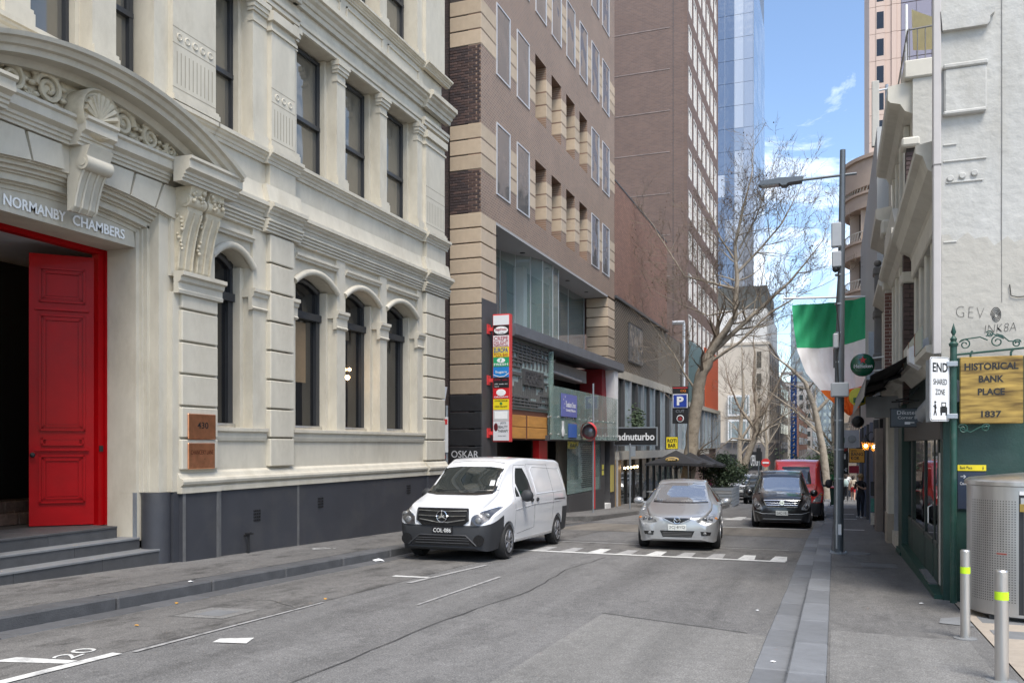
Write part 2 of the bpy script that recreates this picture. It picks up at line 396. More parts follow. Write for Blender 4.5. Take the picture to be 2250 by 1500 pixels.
pr = sheet('pavement_right', M['foot_right'], [(-.06, -12), (1.32, -12), (1.32, 11.6), (1.3, 60), (-.06, 60)], .1); tag(pr, kind='structure')
sheet('asphalt_patch', M['asphalt_patch'], [(-.04, -12), (1.2, -12), (1.15, 8.9), (-.04, 9.0)], .104, pr)
sheet('pavement_far_right', M['foot_right'], [(-.06, 60), (1.3, 60), (1.3, 600), (-.06, 600)], .1)['kind'] = 'structure'
sheet('concrete_patch', M['paver'], [(1.0, 9.85), (1.31, 9.75), (1.31, 10.4), (1.05, 10.2)], .107, pr)
tag(sheet('lane_left', M['asphalt_old'], [(-40, 20.6), (-7.92, 20.6), (-7.6, 27.2), (-40, 27.2)], .02), kind='structure')
# kerbs: single stones
def kerb(name, x0, x1, y0, y1, st, z0, z1, m, gap=.016, b=.014):
    k = tag(thing(name, None, None, ((x0 + x1) / 2, y0, G(y0))), kind='structure')
    mbx = MB().box(-(x1 - x0) / 2, (x1 - x0) / 2, 0, st - gap, z0, z1, b); me = mbx.mesh('kerb_stone', m, smooth=None)
    y = y0
    while y < y1:
        sl_ = (G(y + st) - G(y)) / st
        piece('kerb_stone', me, k, ((x0 + x1) / 2 + random.uniform(-.004, .004), y, G(y) + random.uniform(-.003, .003)), (math.atan(sl_), 0, 0))
        y += st
    return k
kerb('kerb_left', -7.92, -7.6, -2, 20.4, 1.6, -.1, .152, M['bluestone'], b=.02)
kerb('gutter_left', -7.598, -7.3, -2, 27, .9, -.1, .012, M['bluestone'])
kerb('kerb_right', -.35, -.06, -3, 60, 1.25, -.1, .102, M['bluestone_light'])
kerb('gutter_right', -.64, -.352, -3, 60, .95, -.1, .014, M['bluestone_light'])
kerb('kerb_far_right', -.64, -.06, 60, 200, 8, -.1, .1, M['bluestone_light'])
# painted markings
mk = tag(thing('road_markings', None, None, (-4, 12, G(12))), kind='structure')
def paint(name, poly, m='line', dz=.0085): return sheet(name, M[m], poly, dz, mk)
paint('bay_line', [(-5.93, 3.2), (-5.82, 3.2), (-5.8, 5.85), (-5.91, 5.85)])
paint('bay_line', [(-6.55, 5.2), (-5.93, 5.38), (-5.93, 5.5), (-6.5, 5.4)])
sheet('pit_cover', M['asphalt_patch'], [(-6.75, 7.5), (-6.15, 7.6), (-6.15, 8.25), (-6.75, 8.15)], .0086, road)
sheet('pit_cover', M['paver'], [(-6.6, 7.68), (-6.28, 7.7), (-6.28, 8.05), (-6.6, 8.02)], .0105, road)
paint('bay_line', [(-5.79, 5.95), (-5.74, 5.95), (-5.78, 9.0), (-5.82, 9.0)], 'line_worn')
paint('bay_line', [(-6.25, 11.55), (-5.66, 11.6), (-5.66, 11.72), (-6.25, 11.68)])
paint('bay_line', [(-5.72, 11.0), (-5.64, 11.0), (-5.5, 13.6), (-5.58, 13.6)], 'line_worn')
paint('stud_mark', [(-5.42, 6.55), (-5.1, 6.63), (-5.2, 6.88), (-5.47, 6.72)])
paint('bay_line', [(-4.7, 9.3), (-4.66, 9.3), (-4.72, 12.2), (-4.78, 12.2)], 'line_worn')
text('bay_number', '20', M['line'], mk, (-6.02, 5.52, G(5.5) + .01), (-.25, 1, -.03), (-1, -.25, 0), .42, .2, .001)
paint('hump_line', [(-6.4, 16.28), (-.84, 16.28), (-.84, 16.48), (-6.4, 16.48)])
paint('hump_line', [(-6.2, 18.72), (-.9, 18.72), (-.9, 18.8), (-6.2, 18.8)], 'line_worn')
for k in range(9):
    x = -5.72 + k * .575
    paint('hump_tooth', [(x, 16.48), (x + .3, 16.48), (x + .26, 17.35), (x + .04, 17.35)], 'line' if k in (2, 4, 7, 8) else 'line_worn')
paint('stop_line', [(-3.9, 26.75), (-.75, 26.75), (-.75, 26.95), (-3.9, 26.95)])
for xy in ([(-4.2, 33.5), (-3.0, 33.6), (-3.0, 34.3), (-4.2, 33.9)], [(-3.9, 32.2), (-3.2, 32.4), (-3.3, 35.6), (-3.6, 35.6)]): paint('arrow_mark', xy)
paint('bay_line', [(-7.3, 29.2), (-5.4, 29.6), (-5.4, 29.75), (-7.3, 29.35)], 'line_worn')
for y in (25.4, 33.6, 38.5): sheet('tactile_strip', M['line'], [(.0, y), (.75, y), (.75, y + .35), (.0, y + .35)], .106, pr)
sheet('hatch_edge', M['crack'], [(.02, 15.0), (.75, 15.0), (.75, 15.03), (.02, 15.03)], .106, pr)
sheet('hatch_edge', M['crack'], [(.45, 15.9), (1.1, 15.9), (1.1, 15.93), (.45, 15.93)], .106, pr)
sheet('hatch_cover', M['paver'], [(.4, 15.2), (.95, 15.2), (.95, 15.85), (.4, 15.85)], .106, pr)
mb = MB().lathe([(.26, 0), (.26, .012), (.24, .014)], (.36, 17.6, G(17.6) + .1), 24); mb.build('manhole_cover', M['paver'], pr)
# Bank Place: the side lane on the right
lane = tag(thing('side_lane', None, None, (3, 9, G(9))), kind='structure')
sheet('lane_base', M['paver_tan'], [(1.33, -12), (12, -12), (12, 11.6), (1.33, 11.6)], .104, lane)
pm = MB().box(0, .88, 0, .42, -.06, 0.002, .006).mesh('paver', M['paver'])
for r_ in range(4):
    for c_ in range(10):
        y = 9.2 + r_ * .43; x = 1.42 + c_ * .89 - (r_ % 2) * .44
        if x > 1.33: piece('paver', pm, lane, (x, y, G(y) + .106 + random.uniform(-.003, .003)), (math.atan(-.0286), 0, 0))
# ================================================================ CREAM CHAMBERS BUILDING (left)
X0 = -9.6
cb = thing('chambers_building', 'cream stuccoed Victorian building with arched red doorway and dark painted base', 'building', (X0, 15, G(15)))
def W(name, m=None): return (name, m or M['cream'])
def mold(mb, prof, y0, y1, d=0): mb.prism([(X0 + d + p, z) for p, z in prof], y0, y1, 'y')
def cornice(z0, z1, p):
    h = z1 - z0
    return [(-.06, z0), (p * .25, z0), (p * .3, z0 + .22 * h), (p * .42, z0 + .24 * h), (p * .5, z0 + .4 * h), (p * .74, z0 + .5 * h), (p * .8, z0 + .62 * h), (p, z0 + .66 * h), (p, z1 - .1 * h), (p * .9, z1 - .02), (-.06, z1)]
def bands(z0, z1, n, p):
    """stepped fasciae, each a little prouder than the one below"""
    out_ = [(-.06, z0)]; h = (z1 - z0) / n
    for k in range(n): out_ += [(p * (k + 1) / n, z0 + k * h + .012), (p * (k + 1) / n, z0 + (k + 1) * h - .012), (p * (k + .4) / n, z0 + (k + 1) * h)]
    return out_ + [(-.06, z1)]
# --- ground floor wall with arched openings
OPEN0 = [(11.62, 12.66), (13.94, 15.4), (15.73, 17.2), (17.52, 19.06)]
ZS, RISE, ZTOP0 = 4.76, .22, 5.45
def arch_pts(a, b, zs, rise, n=14):
    c = (a + b) / 2; hw = (b - a) / 2
    return [(c + hw * (2 * k / n - 1), zs + rise * (1 - (2 * k / n - 1) ** 2)) for k in range(n + 1)]
mb = MB()
def wbox(y0, y1, z0, z1, d0=-.42, d1=0): mb.box(X0 + d0, X0 + d1, y0, y1, z0, z1)
prev = 10.4
for a, b in OPEN0 + [(20.44, 20.44)]:
    wbox(prev, a, .93, ZTOP0); prev = b
for a, b in OPEN0:
    wbox(a, b, .93, 1.94)
    ap = arch_pts(a, b, ZS, RISE)
    mb.prism([(a, ZTOP0), (a, ZS)] + ap[1:-1] + [(b, ZS), (b, ZTOP0)], X0 - .42, X0 - .05, 'x')
wbox(10.4, 20.44, ZTOP0, 6.9)
OPEN1 = [(8.17, 9.15), (9.57, 10.3), (11.62, 12.66), (13.98, 15.4), (15.73, 17.2), (17.52, 19.06)]
prev = 3.0
for a, b in OPEN1 + [(20.44, 20.44)]:
    wbox(prev, a, 6.9, 9.55); prev = b
wbox(3.0, 20.44, 9.55, 11.1)
prev = 3.0
for a, b in OPEN1 + [(20.44, 20.44)]:
    wbox(prev, a, 11.1, 14.0); prev = b
wbox(3.0, 20.44, 14.0, 22)
wbox(3.0, 10.4, 5.6, 6.9)
wbox(3.0, 7.2, -.3, 5.6)
mb.build('wall', M['cream'], cb)
rw = mat('rear_wall', (.2, .19, .17), .9)
bx('rear_wall', rw, cb, -24, -14, -12, 20.44, -1, 22); bx('rear_wall', rw, cb, -13.998, X0 - .75, 11.02, 20.4, -1, 22); bx('rear_wall', rw, cb, -13.998, X0 - .75, -12, 11.018, 5.22, 22); bx('rear_wall', rw, cb, -13.998, X0 - .75, -12, 5.38, -1, 5.218)
mb = MB().box(X0 - .75, X0 - .42, 20.3, 20.44, -1, 22).box(X0 - .75, X0 + .0, -12, 3.0, -.3, 22); mb.build('side_wall', M['cream'], cb)
mb = MB().box(X0 - .42, X0 + .004, 20.2, 20.446, -1, .93); mb.build('side_plinth', M['plinth'], cb)
# --- dark plinth
mb = MB().box(X0 - .4, X0 + .1, 11.62, 20.44, -1, .9).box(X0 - .4, X0 + .16, 10.72, 11.56, -1, .9)
mb.box(X0 - .4, X0 + .155, 19.36, 20.5, -1, .9); mb.build('plinth', M['plinth'], cb)
mb = MB()
for y, d in ((10.76, .165), (11.54, .165), (11.66, .105), (13.88, .105)): mb.box(X0, X0 + d + .004, y - .03, y + .03, -.6, .9)
mb.build('metal_strip', mat('zinc_strip', (.2, .2, .2), .4, .5, var=.2), cb)
# rounded plinth beside the steps
MB().lathe([(.215, -.5), (.215, .925)], (X0 - .14, 10.5, 0), 28).build('round_plinth', M['plinth'], cb, smooth=50)
bx('plinth_return', M['plinth'], cb, X0 - .4, X0 + .1, 10.6, 10.72, -1, .92)
plm = [(-.06, .9), (.13, .9), (.13, .985), (.1, 1.0), (.155, 1.04), (.165, 1.08), (.15, 1.12), (.09, 1.135), (.06, 1.2), (.0, 1.24), (-.06, 1.24)]
mb = MB(); mold(mb, plm, 11.6, 20.46); mold(mb, plm, 10.68, 11.6, .06); mold(mb, plm, 19.34, 20.52, .06); mb.build('plinth_moulding', M['cream'], cb)
# --- sill bands under the windows
sb_ = [(-.06, 1.72), (.03, 1.72), (.045, 1.78), (.045, 1.86), (.085, 1.885), (.085, 1.94), (-.06, 1.95)]
for a, b in ((11.58, 13.0), (13.78, 19.36)):
    mb = MB(); mold(mb, sb_, a, b); mb.build('sill', M['cream'], cb)
# --- rusticated pilasters: single blocks
def rust(y0, y1, z0, z1, st, d):
    z = z0; mes = {}
    while z < z1 - .05:
        h = min(st, z1 - z) - .03
        me = mes.get(round(h, 3)) or mes.setdefault(round(h, 3), MB().box(-.04, d, 0, y1 - y0, 0, h, .014).mesh('stone_block', M['cream']))
        piece('stone_block', me, cb, (X0, y0, z + .015)); z += st
rust(13.04, 13.76, 1.25, 5.45, .525, .1)
rust(19.37, 20.46, 1.25, 5.45, .525, .1)
rust(10.72, 11.55, 1.25, 4.0, .5, .16)
# --- imposts, hood moulds, labels, piers
imp = [(-.06, 4.02), (.02, 4.03), (.045, 4.06), (.02, 4.09), (.02, 4.24), (.05, 4.27), (.06, 4.33), (.09, 4.34), (.09, 4.4), (-.06, 4.41)]
for a, b in ((12.66, 13.0), (13.78, 13.94), (15.4, 15.73), (17.2, 17.52), (19.06, 19.34)):
    mb = MB(); mold(mb, imp, a - .05, b + .05)
    if a > 12.7 or True:
        mb.box(X0 - .2, X0 + .03, a - .045, a, 4.25, 4.4) if a > 13.9 or a < 13 else None
    mb.build('impost', M['cream'], cb)
for a, b in OPEN0:
    ap = arch_pts(a - .03, b + .03, ZS, RISE + .06)
    mb = MB(); mb.tube([(X0 + .0, y, z) for y, z in ap], .065, 8); mb.build('hood_mould', M['cream'], cb, smooth=60)
    mb = MB(); mold(mb, [(-.05, 5.2), (.02, 5.2), (.03, 5.24), (.06, 5.26), (.06, 5.31), (-.05, 5.31)], a + .0, b - .0); mb.build('label_mould', M['cream'], cb)
    # stepped inner reveal
    for p, q in ((a - .001, a + .1), (b - .1, b + .001)): bx('reveal', M['cream'], cb, X0 - .42, X0 - .2, p, q, 1.95, ZS)
# --- windows
BLD = mat('roller_blind', (.05, .047, .042), .5, var=.1)
def sash(y0, y1, z0, z1, arched, blind):
    fr = MB(); x = X0 - .4; t = .075
    fr.box(x - .05, x + .05, y0, y0 + t, z0, z1).box(x - .05, x + .05, y1 - t, y1, z0, z1).box(x - .05, x + .05, y0, y1, z0, z0 + t)
    fr.box(x - .05, x + .05, y0, y1, z1 - t, z1)
    if arched:
        zt = z1 - .08; fr.box(x - .05, x + .1, y0, y1, 4.16, 4.3)
        fr.box(x - .03, x + .05, y0 + t, y0 + t + .06, z0, 4.16).box(x - .03, x + .05, y1 - t - .06, y1 - t, z0, 4.16)
        ap = arch_pts(y0 + .04, y1 - .04, ZS, RISE - .05); fr.tube([(x + .02, y, z) for y, z in ap], .055, 6)
        fr.box(x - .05, x + .05, y0, y1, ZS + RISE - .06, ZS + RISE + .12)
    else:
        zm = (z0 + z1) / 2 - .1; fr.box(x - .05, x + .06, y0, y1, zm - .04, zm + .04)
        fr.box(x - .03, x + .045, y0 + t, y0 + t + .05, zm, z1).box(x - .03, x + .045, y1 - t - .05, y1 - t, zm, z1)
    f = fr.build('window', M['frame_dark'], cb)
    if arched:
        bx('pane', M['pane_dark'], f, x - .035, x - .02, y0 + t, y1 - t, z0 + t, 4.17)
        bx('pane', M['pane_dark'], f, x - .035, x - .02, y0 + t, y1 - t, 4.29, z1)
        s_ = MB().tube([(X0 - .33, y0 + .02, 1.99), (X0 - .33, y1 - .02, 1.99)], .045, 8).build('sill_roll', M['steel'], f, smooth=60)
    else:
        bx('pane', M['pane_blind'], f, x - .025, x - .01, y0 + t, y1 - t, zm + .03, z1 - t)
        bx('pane', M['pane_blind'], f, x - .04, x - .025, y0 + t, y1 - t, z0 + t, zm - .03)
        bx('blind', BLD, f, x - .0245, x - .0215 + .002, y0 + t + .05, y1 - t - .05, z1 - t - (.35 + .3 * ((y0 * 7) % 1)), z1 - t)
    return f
for a, b in OPEN0: sash(a + .09, b - .09, 1.96, 5.0, True, False)
for a, b in OPEN1:
    sash(a + .05, b - .05, 6.94, 9.5, False, True); sash(a + .05, b - .05, 11.15, 13.9, False, True)
# warm pendant lamp and ochre wall seen in two ground floor windows
pen = MB().ball((X0 - .37, 16.42, 3.12), .05, 10).ball((X0 - .37, 16.5, 3.3), .035, 10); pen.build('pendant_bulb', M['lamp_on'], cb)
bx('blind', mat('ochre_blind', (.2, .14, .08), .7), cb, X0 - .418, X0 - .4175, 14.1, 14.9, 2.9, 4.1)
# --- entablature between the floors, breaking forward over the pilasters
e1 = bands(5.45, 5.68, 4, .1); e2 = cornice(5.7, 5.98, .2); e3 = [(-.06, 5.98), (.09, 5.98), (.02, 6.3), (-.06, 6.3)]; e4 = cornice(6.68, 6.94, .16)
for a, b, d in ((11.58, 13.0, 0), (12.98, 13.84, .1), (13.8, 19.38, 0), (19.33, 20.52, .1)):
    mb = MB()
    for e in (e1, e2, e3): mold(mb, e, a - (.1 if d else 0), b + (.1 if d else 0), d)
    mb.build('cornice', M['cream'], cb)
    mb = MB(); mold(mb, e4, a - (.06 if d else 0), b + (.06 if d else 0), d * .8); mb.build('sill_cornice', M['cream'], cb)
    if d: bx('pilaster_die', M['cream'], cb, X0 - .05, X0 + d, a + .04, b - .04, 6.2, 6.7)
mb = MB(); mold(mb, e4, 3.2, 11.6); mb.build('sill_cornice', M['cream'], cb)
# --- first floor piers with capitals and bases
for a, b in ((9.17, 9.55), (12.66, 13.02), (13.84, 13.98), (15.4, 15.73), (17.2, 17.52), (19.06, 19.32), (7.8, 8.15)):
    mb = MB()
    for z0, z1, d in ((6.94, 7.12, .06), (7.12, 7.17, .045), (9.12, 9.15, .02), (9.3, 9.36, .04), (9.36, 9.44, .065), (9.44, 9.54, .09)):
        mb.box(X0 - .1, X0 + d, a - d * .7, b + d * .7, z0, z1)
    for y_ in (a, b): mb.box(X0 - .42, X0 - .24, y_ - .09, y_ + .09, 6.94, 9.54)
    mb.build('pier_capital', M['cream'], cb)
# big first floor pilasters with incised bands
def pilaster(y0, y1, nd):
    mb = MB().box(X0 - .05, X0 + .09, y0, y1, 6.94, 9.4)
    for z0, z1, d in ((6.94, 7.02, .15), (7.02, 7.07, .12), (9.1, 9.15, .12), (9.28, 9.45, .16)): mb.box(X0 - .05, X0 + d, y0 - .04, y1 + .04, z0, z1)
    p = mb.build('pilaster', M['cream'], cb)
    g = MB(); k = int((y1 - y0) / .095)
    for i in range(k):
        y = y0 + (y1 - y0) * (i + 1) / (k + 1); g.box(X0 + .085, X0 + .0915, y - .009, y + .009, 7.22, 7.72)
    for z in (7.15, 7.83, 8.08): g.box(X0 + .085, X0 + .0915, y0, y1, z - .008, z + .008)
    g.build('groove', mat('groove_shade', (.3, .27, .21), .9), p)
    for i in range(nd):
        y = y0 + (y1 - y0) * (i + .8) / (nd + .6)
        MB().lathe([(.06, X0 + .089), (.06, X0 + .1), (.045, X0 + .106), (.04, X0 + .098)], (0, y, 7.955), 14, 'x').build('roundel', M['cream'], p)
pilaster(10.6, 11.58, 5); pilaster(13.08, 13.8, 3); pilaster(19.36, 20.45, 0)
# --- second entablature
f1 = cornice(9.98, 10.4, .28); f2 = bands(9.55, 9.75, 2, .05); f3 = cornice(10.95, 11.12, .16)
for a, b, d in ((3.2, 13.05, 0), (13.03, 13.86, .07), (13.83, 19.36, 0), (19.3, 20.54, .1)):
    mb = MB()
    for e in (f1, f2, f3): mold(mb, e, a - (.09 if d else 0), b + (.09 if d else 0), d)
    mb.build('cornice', M['cream'], cb)
for a, b in ((14.0, 15.5), (15.75, 17.3), (17.55, 19.1), (11.7, 12.9)):
    mb = MB(); y0, y1, z0, z1 = a, b, 10.52, 10.82
    for q in ((y0, y1, z0, z0 + .03), (y0, y1, z1 - .03, z1), (y0, y0 + .03, z0, z1), (y1 - .03, y1, z0, z1)): mb.box(X0 - .02, X0 + .03, *q)
    mb.build('panel_mould', M['cream'], cb)
for a, b in ((12.66, 13.02), (15.4, 15.73), (17.2, 17.52), (19.06, 19.32)):
    mb = MB()
    for z0, z1, d in ((11.12, 11.3, .06), (11.3, 11.36, .045)): mb.box(X0 - .1, X0 + d, a - .03, b + .03, z0, z1)
    mb.build('pier_base', M['cream'], cb)
for p, q in ((13.08, 13.8), (19.36, 20.45), (10.6, 11.55)): bx('pilaster', M['cream'], cb, X0 - .05, X0 + .09, p, q, 11.12, 14)
# ================================================================ THE ENTRANCE
YC = 8.95
# wall above the doorway, cut by a flat segmental arch, then its voussoirs
RA = 9.2; ZA = 5.27 - RA
mb = MB(); ap = [(YC + RA * math.sin(a), ZA + RA * math.cos(a)) for a in [(-1.62 + 3.24 * k / 16) / RA for k in range(17)]]
mb.prism([(7.2, 5.62)] + [(7.2, ap[0][1])] + ap + [(10.62, ap[-1][1]), (10.62, 5.62)], X0 - .42, X0 + .02, 'x'); mb.build('arch_wall', M['cream'], cb)
for k in range(-3, 4):
    if k == 0: continue
    c = k * .5 + (.06 if k > 0 else -.06) * 1; a0, a1 = (c - .235) / RA, (c + .235) / RA
    if abs(k) == 3: a1 = a0 + .4 / RA if k > 0 else a1
    MB().prism([(YC + (RA + .02) * math.sin(a0), ZA + (RA + .02) * math.cos(a0)), (YC + (RA + .02) * math.sin(a1), ZA + (RA + .02) * math.cos(a1)),
                (YC + c * 1.12 + .255, 5.6), (YC + c * 1.12 - .255, 5.6)], X0, X0 + .075, 'x').build('voussoir', M['cream'], cb)
# moulded architrave stepping in to the door, round the arch and down the right jamb
def jamb(dy, dz_, d0, d1, t):
    """one ring of the architrave: inset dy from the outer opening, depth d0..d1, thickness t"""
    mb = MB(); r = RA - dz_; hw = 1.62 - dy; a = hw / RA
    mb.arc(YC, ZA, r, -a, a, [(-t, d0), (-t, d1), (0, d1), (0, d0)], X0, 20)
    zt = ZA + r * math.cos(a)
    for s_ in (-1, 1):
        y = YC + s_ * hw; mb.box(X0 + d0, X0 + d1, min(y, y - s_ * t), max(y, y - s_ * t), .93 if s_ > 0 else .4, zt - t * .5)
    mb.build('architrave', M['cream'], cb)
jamb(.0, .0, -.4, -.03, .05); jamb(.05, .05, -.4, -.09, .05); jamb(.1, .1, -.42, -.14, .03); jamb(.13, .13, -.42, -.18, .09); jamb(.22, .22, -.42, -.25, .03); jamb(.25, .25, -.42, -.3, .06)
# lettered fascia and soffit over the door
XF = X0 - .32
mb = MB(); ap = [(YC + (RA - .3) * math.sin(a), ZA + (RA - .3) * math.cos(a)) for a in [(-1.32 + 2.64 * k / 12) / RA for k in range(13)]]
mb.prism([(YC - 1.32, 4.63)] + ap + [(YC + 1.32, 4.63)], XF - .6, XF, 'x'); mb.build('fascia', M['cream'], cb)
bx('door_reveal', M['cream'], cb, X0 - .95, X0 - .301, YC + 1.305, YC + 1.75, .92, 5.2); bx('door_reveal', M['cream'], cb, X0 - .95, X0 - .301, YC + 1.305, YC + 1.44, .2, .919); bx('metal_strip', M['galv'], cb, X0 - .36, X0 - .297, YC + 1.3, YC + 1.32, .25, .93); bx('door_reveal', M['cream'], cb, X0 - .95, X0 - .301, YC - 1.75, YC - 1.305, .2, 5.2)
nl = mat('letter_white', (.88, .88, .86), .4, var=0)
text('lettering', 'NORMANBY', nl, cb, (XF + .012, 8.03, 4.7), (0, 1, 0), (0, 0, 1), .95, .145, .012, .016)
text('lettering', 'CHAMBERS', nl, cb, (XF + .012, 9.1, 4.7), (0, 1, 0), (0, 0, 1), .93, .145, .012, .016)
# entablature of the portal and the segmental pediment
XP = X0 + .0
en = [(-.06, 5.62), (.1, 5.62), (.1, 5.66), (.13, 5.67), (.13, 5.71), (.16, 5.72), (.16, 5.76), (.2, 5.78), (.24, 5.8), (.24, 5.92), (.28, 5.94), (.28, 5.98), (-.06, 5.99)]
mb = MB(); mold(mb, en, 7.0, 10.5); mold(mb, en, 10.42, 11.66, .32); mold(mb, en, YC - .27, YC + .27, .14); mold(mb, en, 6.3, 7.5, .32); mb.build('portal_entablature', M['cream'], cb)
HW = 2.66; RISEP = .72; RP = (HW * HW + RISEP * RISEP) / (2 * RISEP); ZP = 5.99 + RISEP - RP; AP = math.asin(HW / RP)
mb = MB(); mb.arc(YC, ZP, RP, -AP, AP, [(-.28, -.05), (-.28, .22), (-.2, .28), (-.2, .48), (-.13, .5), (-.12, .56), (-.06, .6), (-.05, .66), (0, .68), (.015, .6), (.02, -.05)], XP, 40); mb.build('pediment', M['cream'], cb, smooth=30)
mb = MB(); pts = [(YC + (RP - .28) * math.sin(a), ZP + (RP - .28) * math.cos(a)) for a in [(-.82 + 1.64 * k / 20) * AP for k in range(21)]]
mb.prism([(pts[0][0], 5.98)] + pts + [(pts[-1][0], 5.98)], X0 - .05, X0 + .06, 'x'); mb.build('tympanum', M['cream_d'], cb)
# carved tympanum: scallop shell on the keystone, acanthus scrolls both sides
def spiral(mb, y, z, r0, turns, d, rad, flip=1, a0=0):
    n_ = int(turns * 14); mb.tube([(X0 + d, y + flip * r0 * (1 - k / n_ * .8) * math.cos(a0 + k / n_ * turns * 6.283), z + r0 * (1 - k / n_ * .8) * math.sin(a0 + k / n_ * turns * 6.283)) for k in range(n_ + 1)], [rad * (1 - .4 * k / n_) for k in range(n_ + 1)], 6)
mb = MB(); zs = 6.0
mb.lathe([(.34, X0 + .05), (.34, X0 + .34), (.31, X0 + .38), (.28, X0 + .33)], (0, YC, zs + .08), 28, 'x')
for k in range(9):
    a = math.pi * (k + .5) / 9; mb.tube([(X0 + .34, YC, zs), (X0 + .37, YC + .26 * math.cos(a), zs + .05 + .28 * math.sin(a))], [.012, .045], 5)
spiral(mb, YC + .09, zs + .02, .06, 1.5, .33, .02); spiral(mb, YC - .09, zs + .02, .06, 1.5, .33, .02, -1)
mb.ball((X0 + .3, YC, zs + .36), .05, 8); mb.build('scallop_shell', M['cream_d'], cb, smooth=50)
for s_ in (1, -1):
    mb = MB(); rnd = random.Random(5)
    for q, (dy, dz_, r0) in enumerate(((.62, .22, .2), (1.14, .17, .16), (1.56, .11, .11), (1.88, .07, .07))):
        spiral(mb, YC + s_ * dy, zs + dz_, r0, 1.8, .12, .05 - q * .008, s_, q)
        mb.lathe([(r0 * .5, X0 + .05), (r0 * .45, X0 + .1), (.01, X0 + .12)], (0, YC + s_ * dy, zs + dz_), 10, 'x')
        for k in range(9):
            a = k * .7; rr = r0 * 1.05
            mb.ball((X0 + .11, YC + s_ * (dy + rr * 1.15 * math.cos(a)), max(zs + .02, zs + dz_ + rr * math.sin(a))), .045 - q * .006, 6, (1.2, 1.3, .8))
        for k in range(5):
            mb.tube([(X0 + .07, YC + s_ * (dy + r0 * 1.2), zs + .01), (X0 + .12, YC + s_ * (dy + r0 * 1.2 + .03 * (k - 2)), zs + .06), (X0 + .09, YC + s_ * (dy + r0 * 1.2 + .06 * (k - 2)), zs + .14 - .02 * abs(k - 2) - q * .02)], [.008, .02, .008], 5)
    mb.build('acanthus_scroll', M['cream_d'], cb, smooth=60)
# keystone console and the pair of consoles on the right pilaster
def console(name, y0, y1, ztop, zbot, d, m, flutes=2):
    mb = MB(); h = ztop - zbot; pr_ = []
    for k in range(15):
        t = k / 14; pr_.append((X0 + .03 + d * (1 - t) ** 1.5 + d * .28 * math.exp(-((t - .3) / .12) ** 2) * .35 + .05 * (t < .97), ztop - h * t))
    mb.prism([(X0 - .02, ztop)] + pr_ + [(X0 - .02, zbot)], y0, y1, 'y'); c = mb.build(name, m, cb)
    g = MB(); wd = (y1 - y0) / flutes
    for i in range(flutes + 1):
        y = y0 + wd * i; g.tube([(p + .008, min(max(y, y0 + .02), y1 - .02), z) for p, z in pr_[4:]], .02, 5)
    g.build('fillet', m, c)
    g = MB().lathe([(.1, y0 - .02), (.1, y1 + .02)], (X0 + d * .9, 0, ztop - .22), 14, 'y').lathe([(.055, y0 - .03), (.055, y1 + .03)], (X0 + d * .9, 0, ztop - .22), 12, 'y')
    g.build('scroll', m, c, smooth=40)
    return c
console('keystone', YC - .2, YC + .2, 5.62, 4.78, .3, M['cream'], 3)
g = MB()
for k in range(5): g.box(X0 + .42, X0 + .425, YC - .14 + k * .065, YC - .12 + k * .065, 5.3, 5.5)
for y0 in (10.68, 11.1):
    c = console('console', y0, y0 + .34, 5.62, 4.3, .3, M['cream_d'])
    g = MB(); rnd = random.Random(int(y0 * 10))
    for k in range(16): g.ball((X0 + .36 + rnd.uniform(-.03, .04), y0 + .17 + rnd.uniform(-.14, .14), 5.56 - rnd.uniform(0, .2)), rnd.uniform(.02, .042), 6)
    for k in range(10): g.ball((X0 + .1 + rnd.uniform(0, .12), y0 - .01, 5.2 - k * .06), rnd.uniform(.02, .035), 6)
    g.build('carving', M['cream_d'], c, smooth=60)['kind'] = 'stuff'
mb = MB().box(X0 - .05, X0 + .05, 10.6, 11.6, 4.25, 5.62); mb.build('pilaster', M['cream'], cb)
cp = [(-.06, 3.98), (.04, 3.98), (.05, 4.03), (.03, 4.05), (.03, 4.14), (.07, 4.17), (.08, 4.23), (.13, 4.25), (.13, 4.31), (-.06, 4.32)]
mb = MB(); mold(mb, cp, 10.6, 11.62, .16); mb.build('pilaster_cap', M['cream'], cb)
bx('pilaster_core', M['cream'], cb, X0 - .1, X0 + .1, 10.58, 11.6, .93, 4.0)
# steps
st = tag(thing('entrance_steps', 'three dark bluestone steps up to the red door', 'steps', (X0 - .1, YC, G(9)+.1)))
for k, (x, z0, z1, y1) in enumerate(((-9.56, -.4, .08, 10.66), (-9.86, .08, .255, 10.3), (-10.12, .255, .43, 10.12))):
    yy = 6.2
    for j, yn in enumerate((7.9, 9.3 - .2 * k, y1)):
        MB().box(-11.2, x - .012, yy + .003, yn - .003, z0, z1 - .035).build('riser', M['step'], st)
        MB().box(-11.2, x, yy + .002, yn - .002, z1 - .034, z1, .006).build('tread', M['step_edge'] if k < 2 else M['step'], st); yy = yn
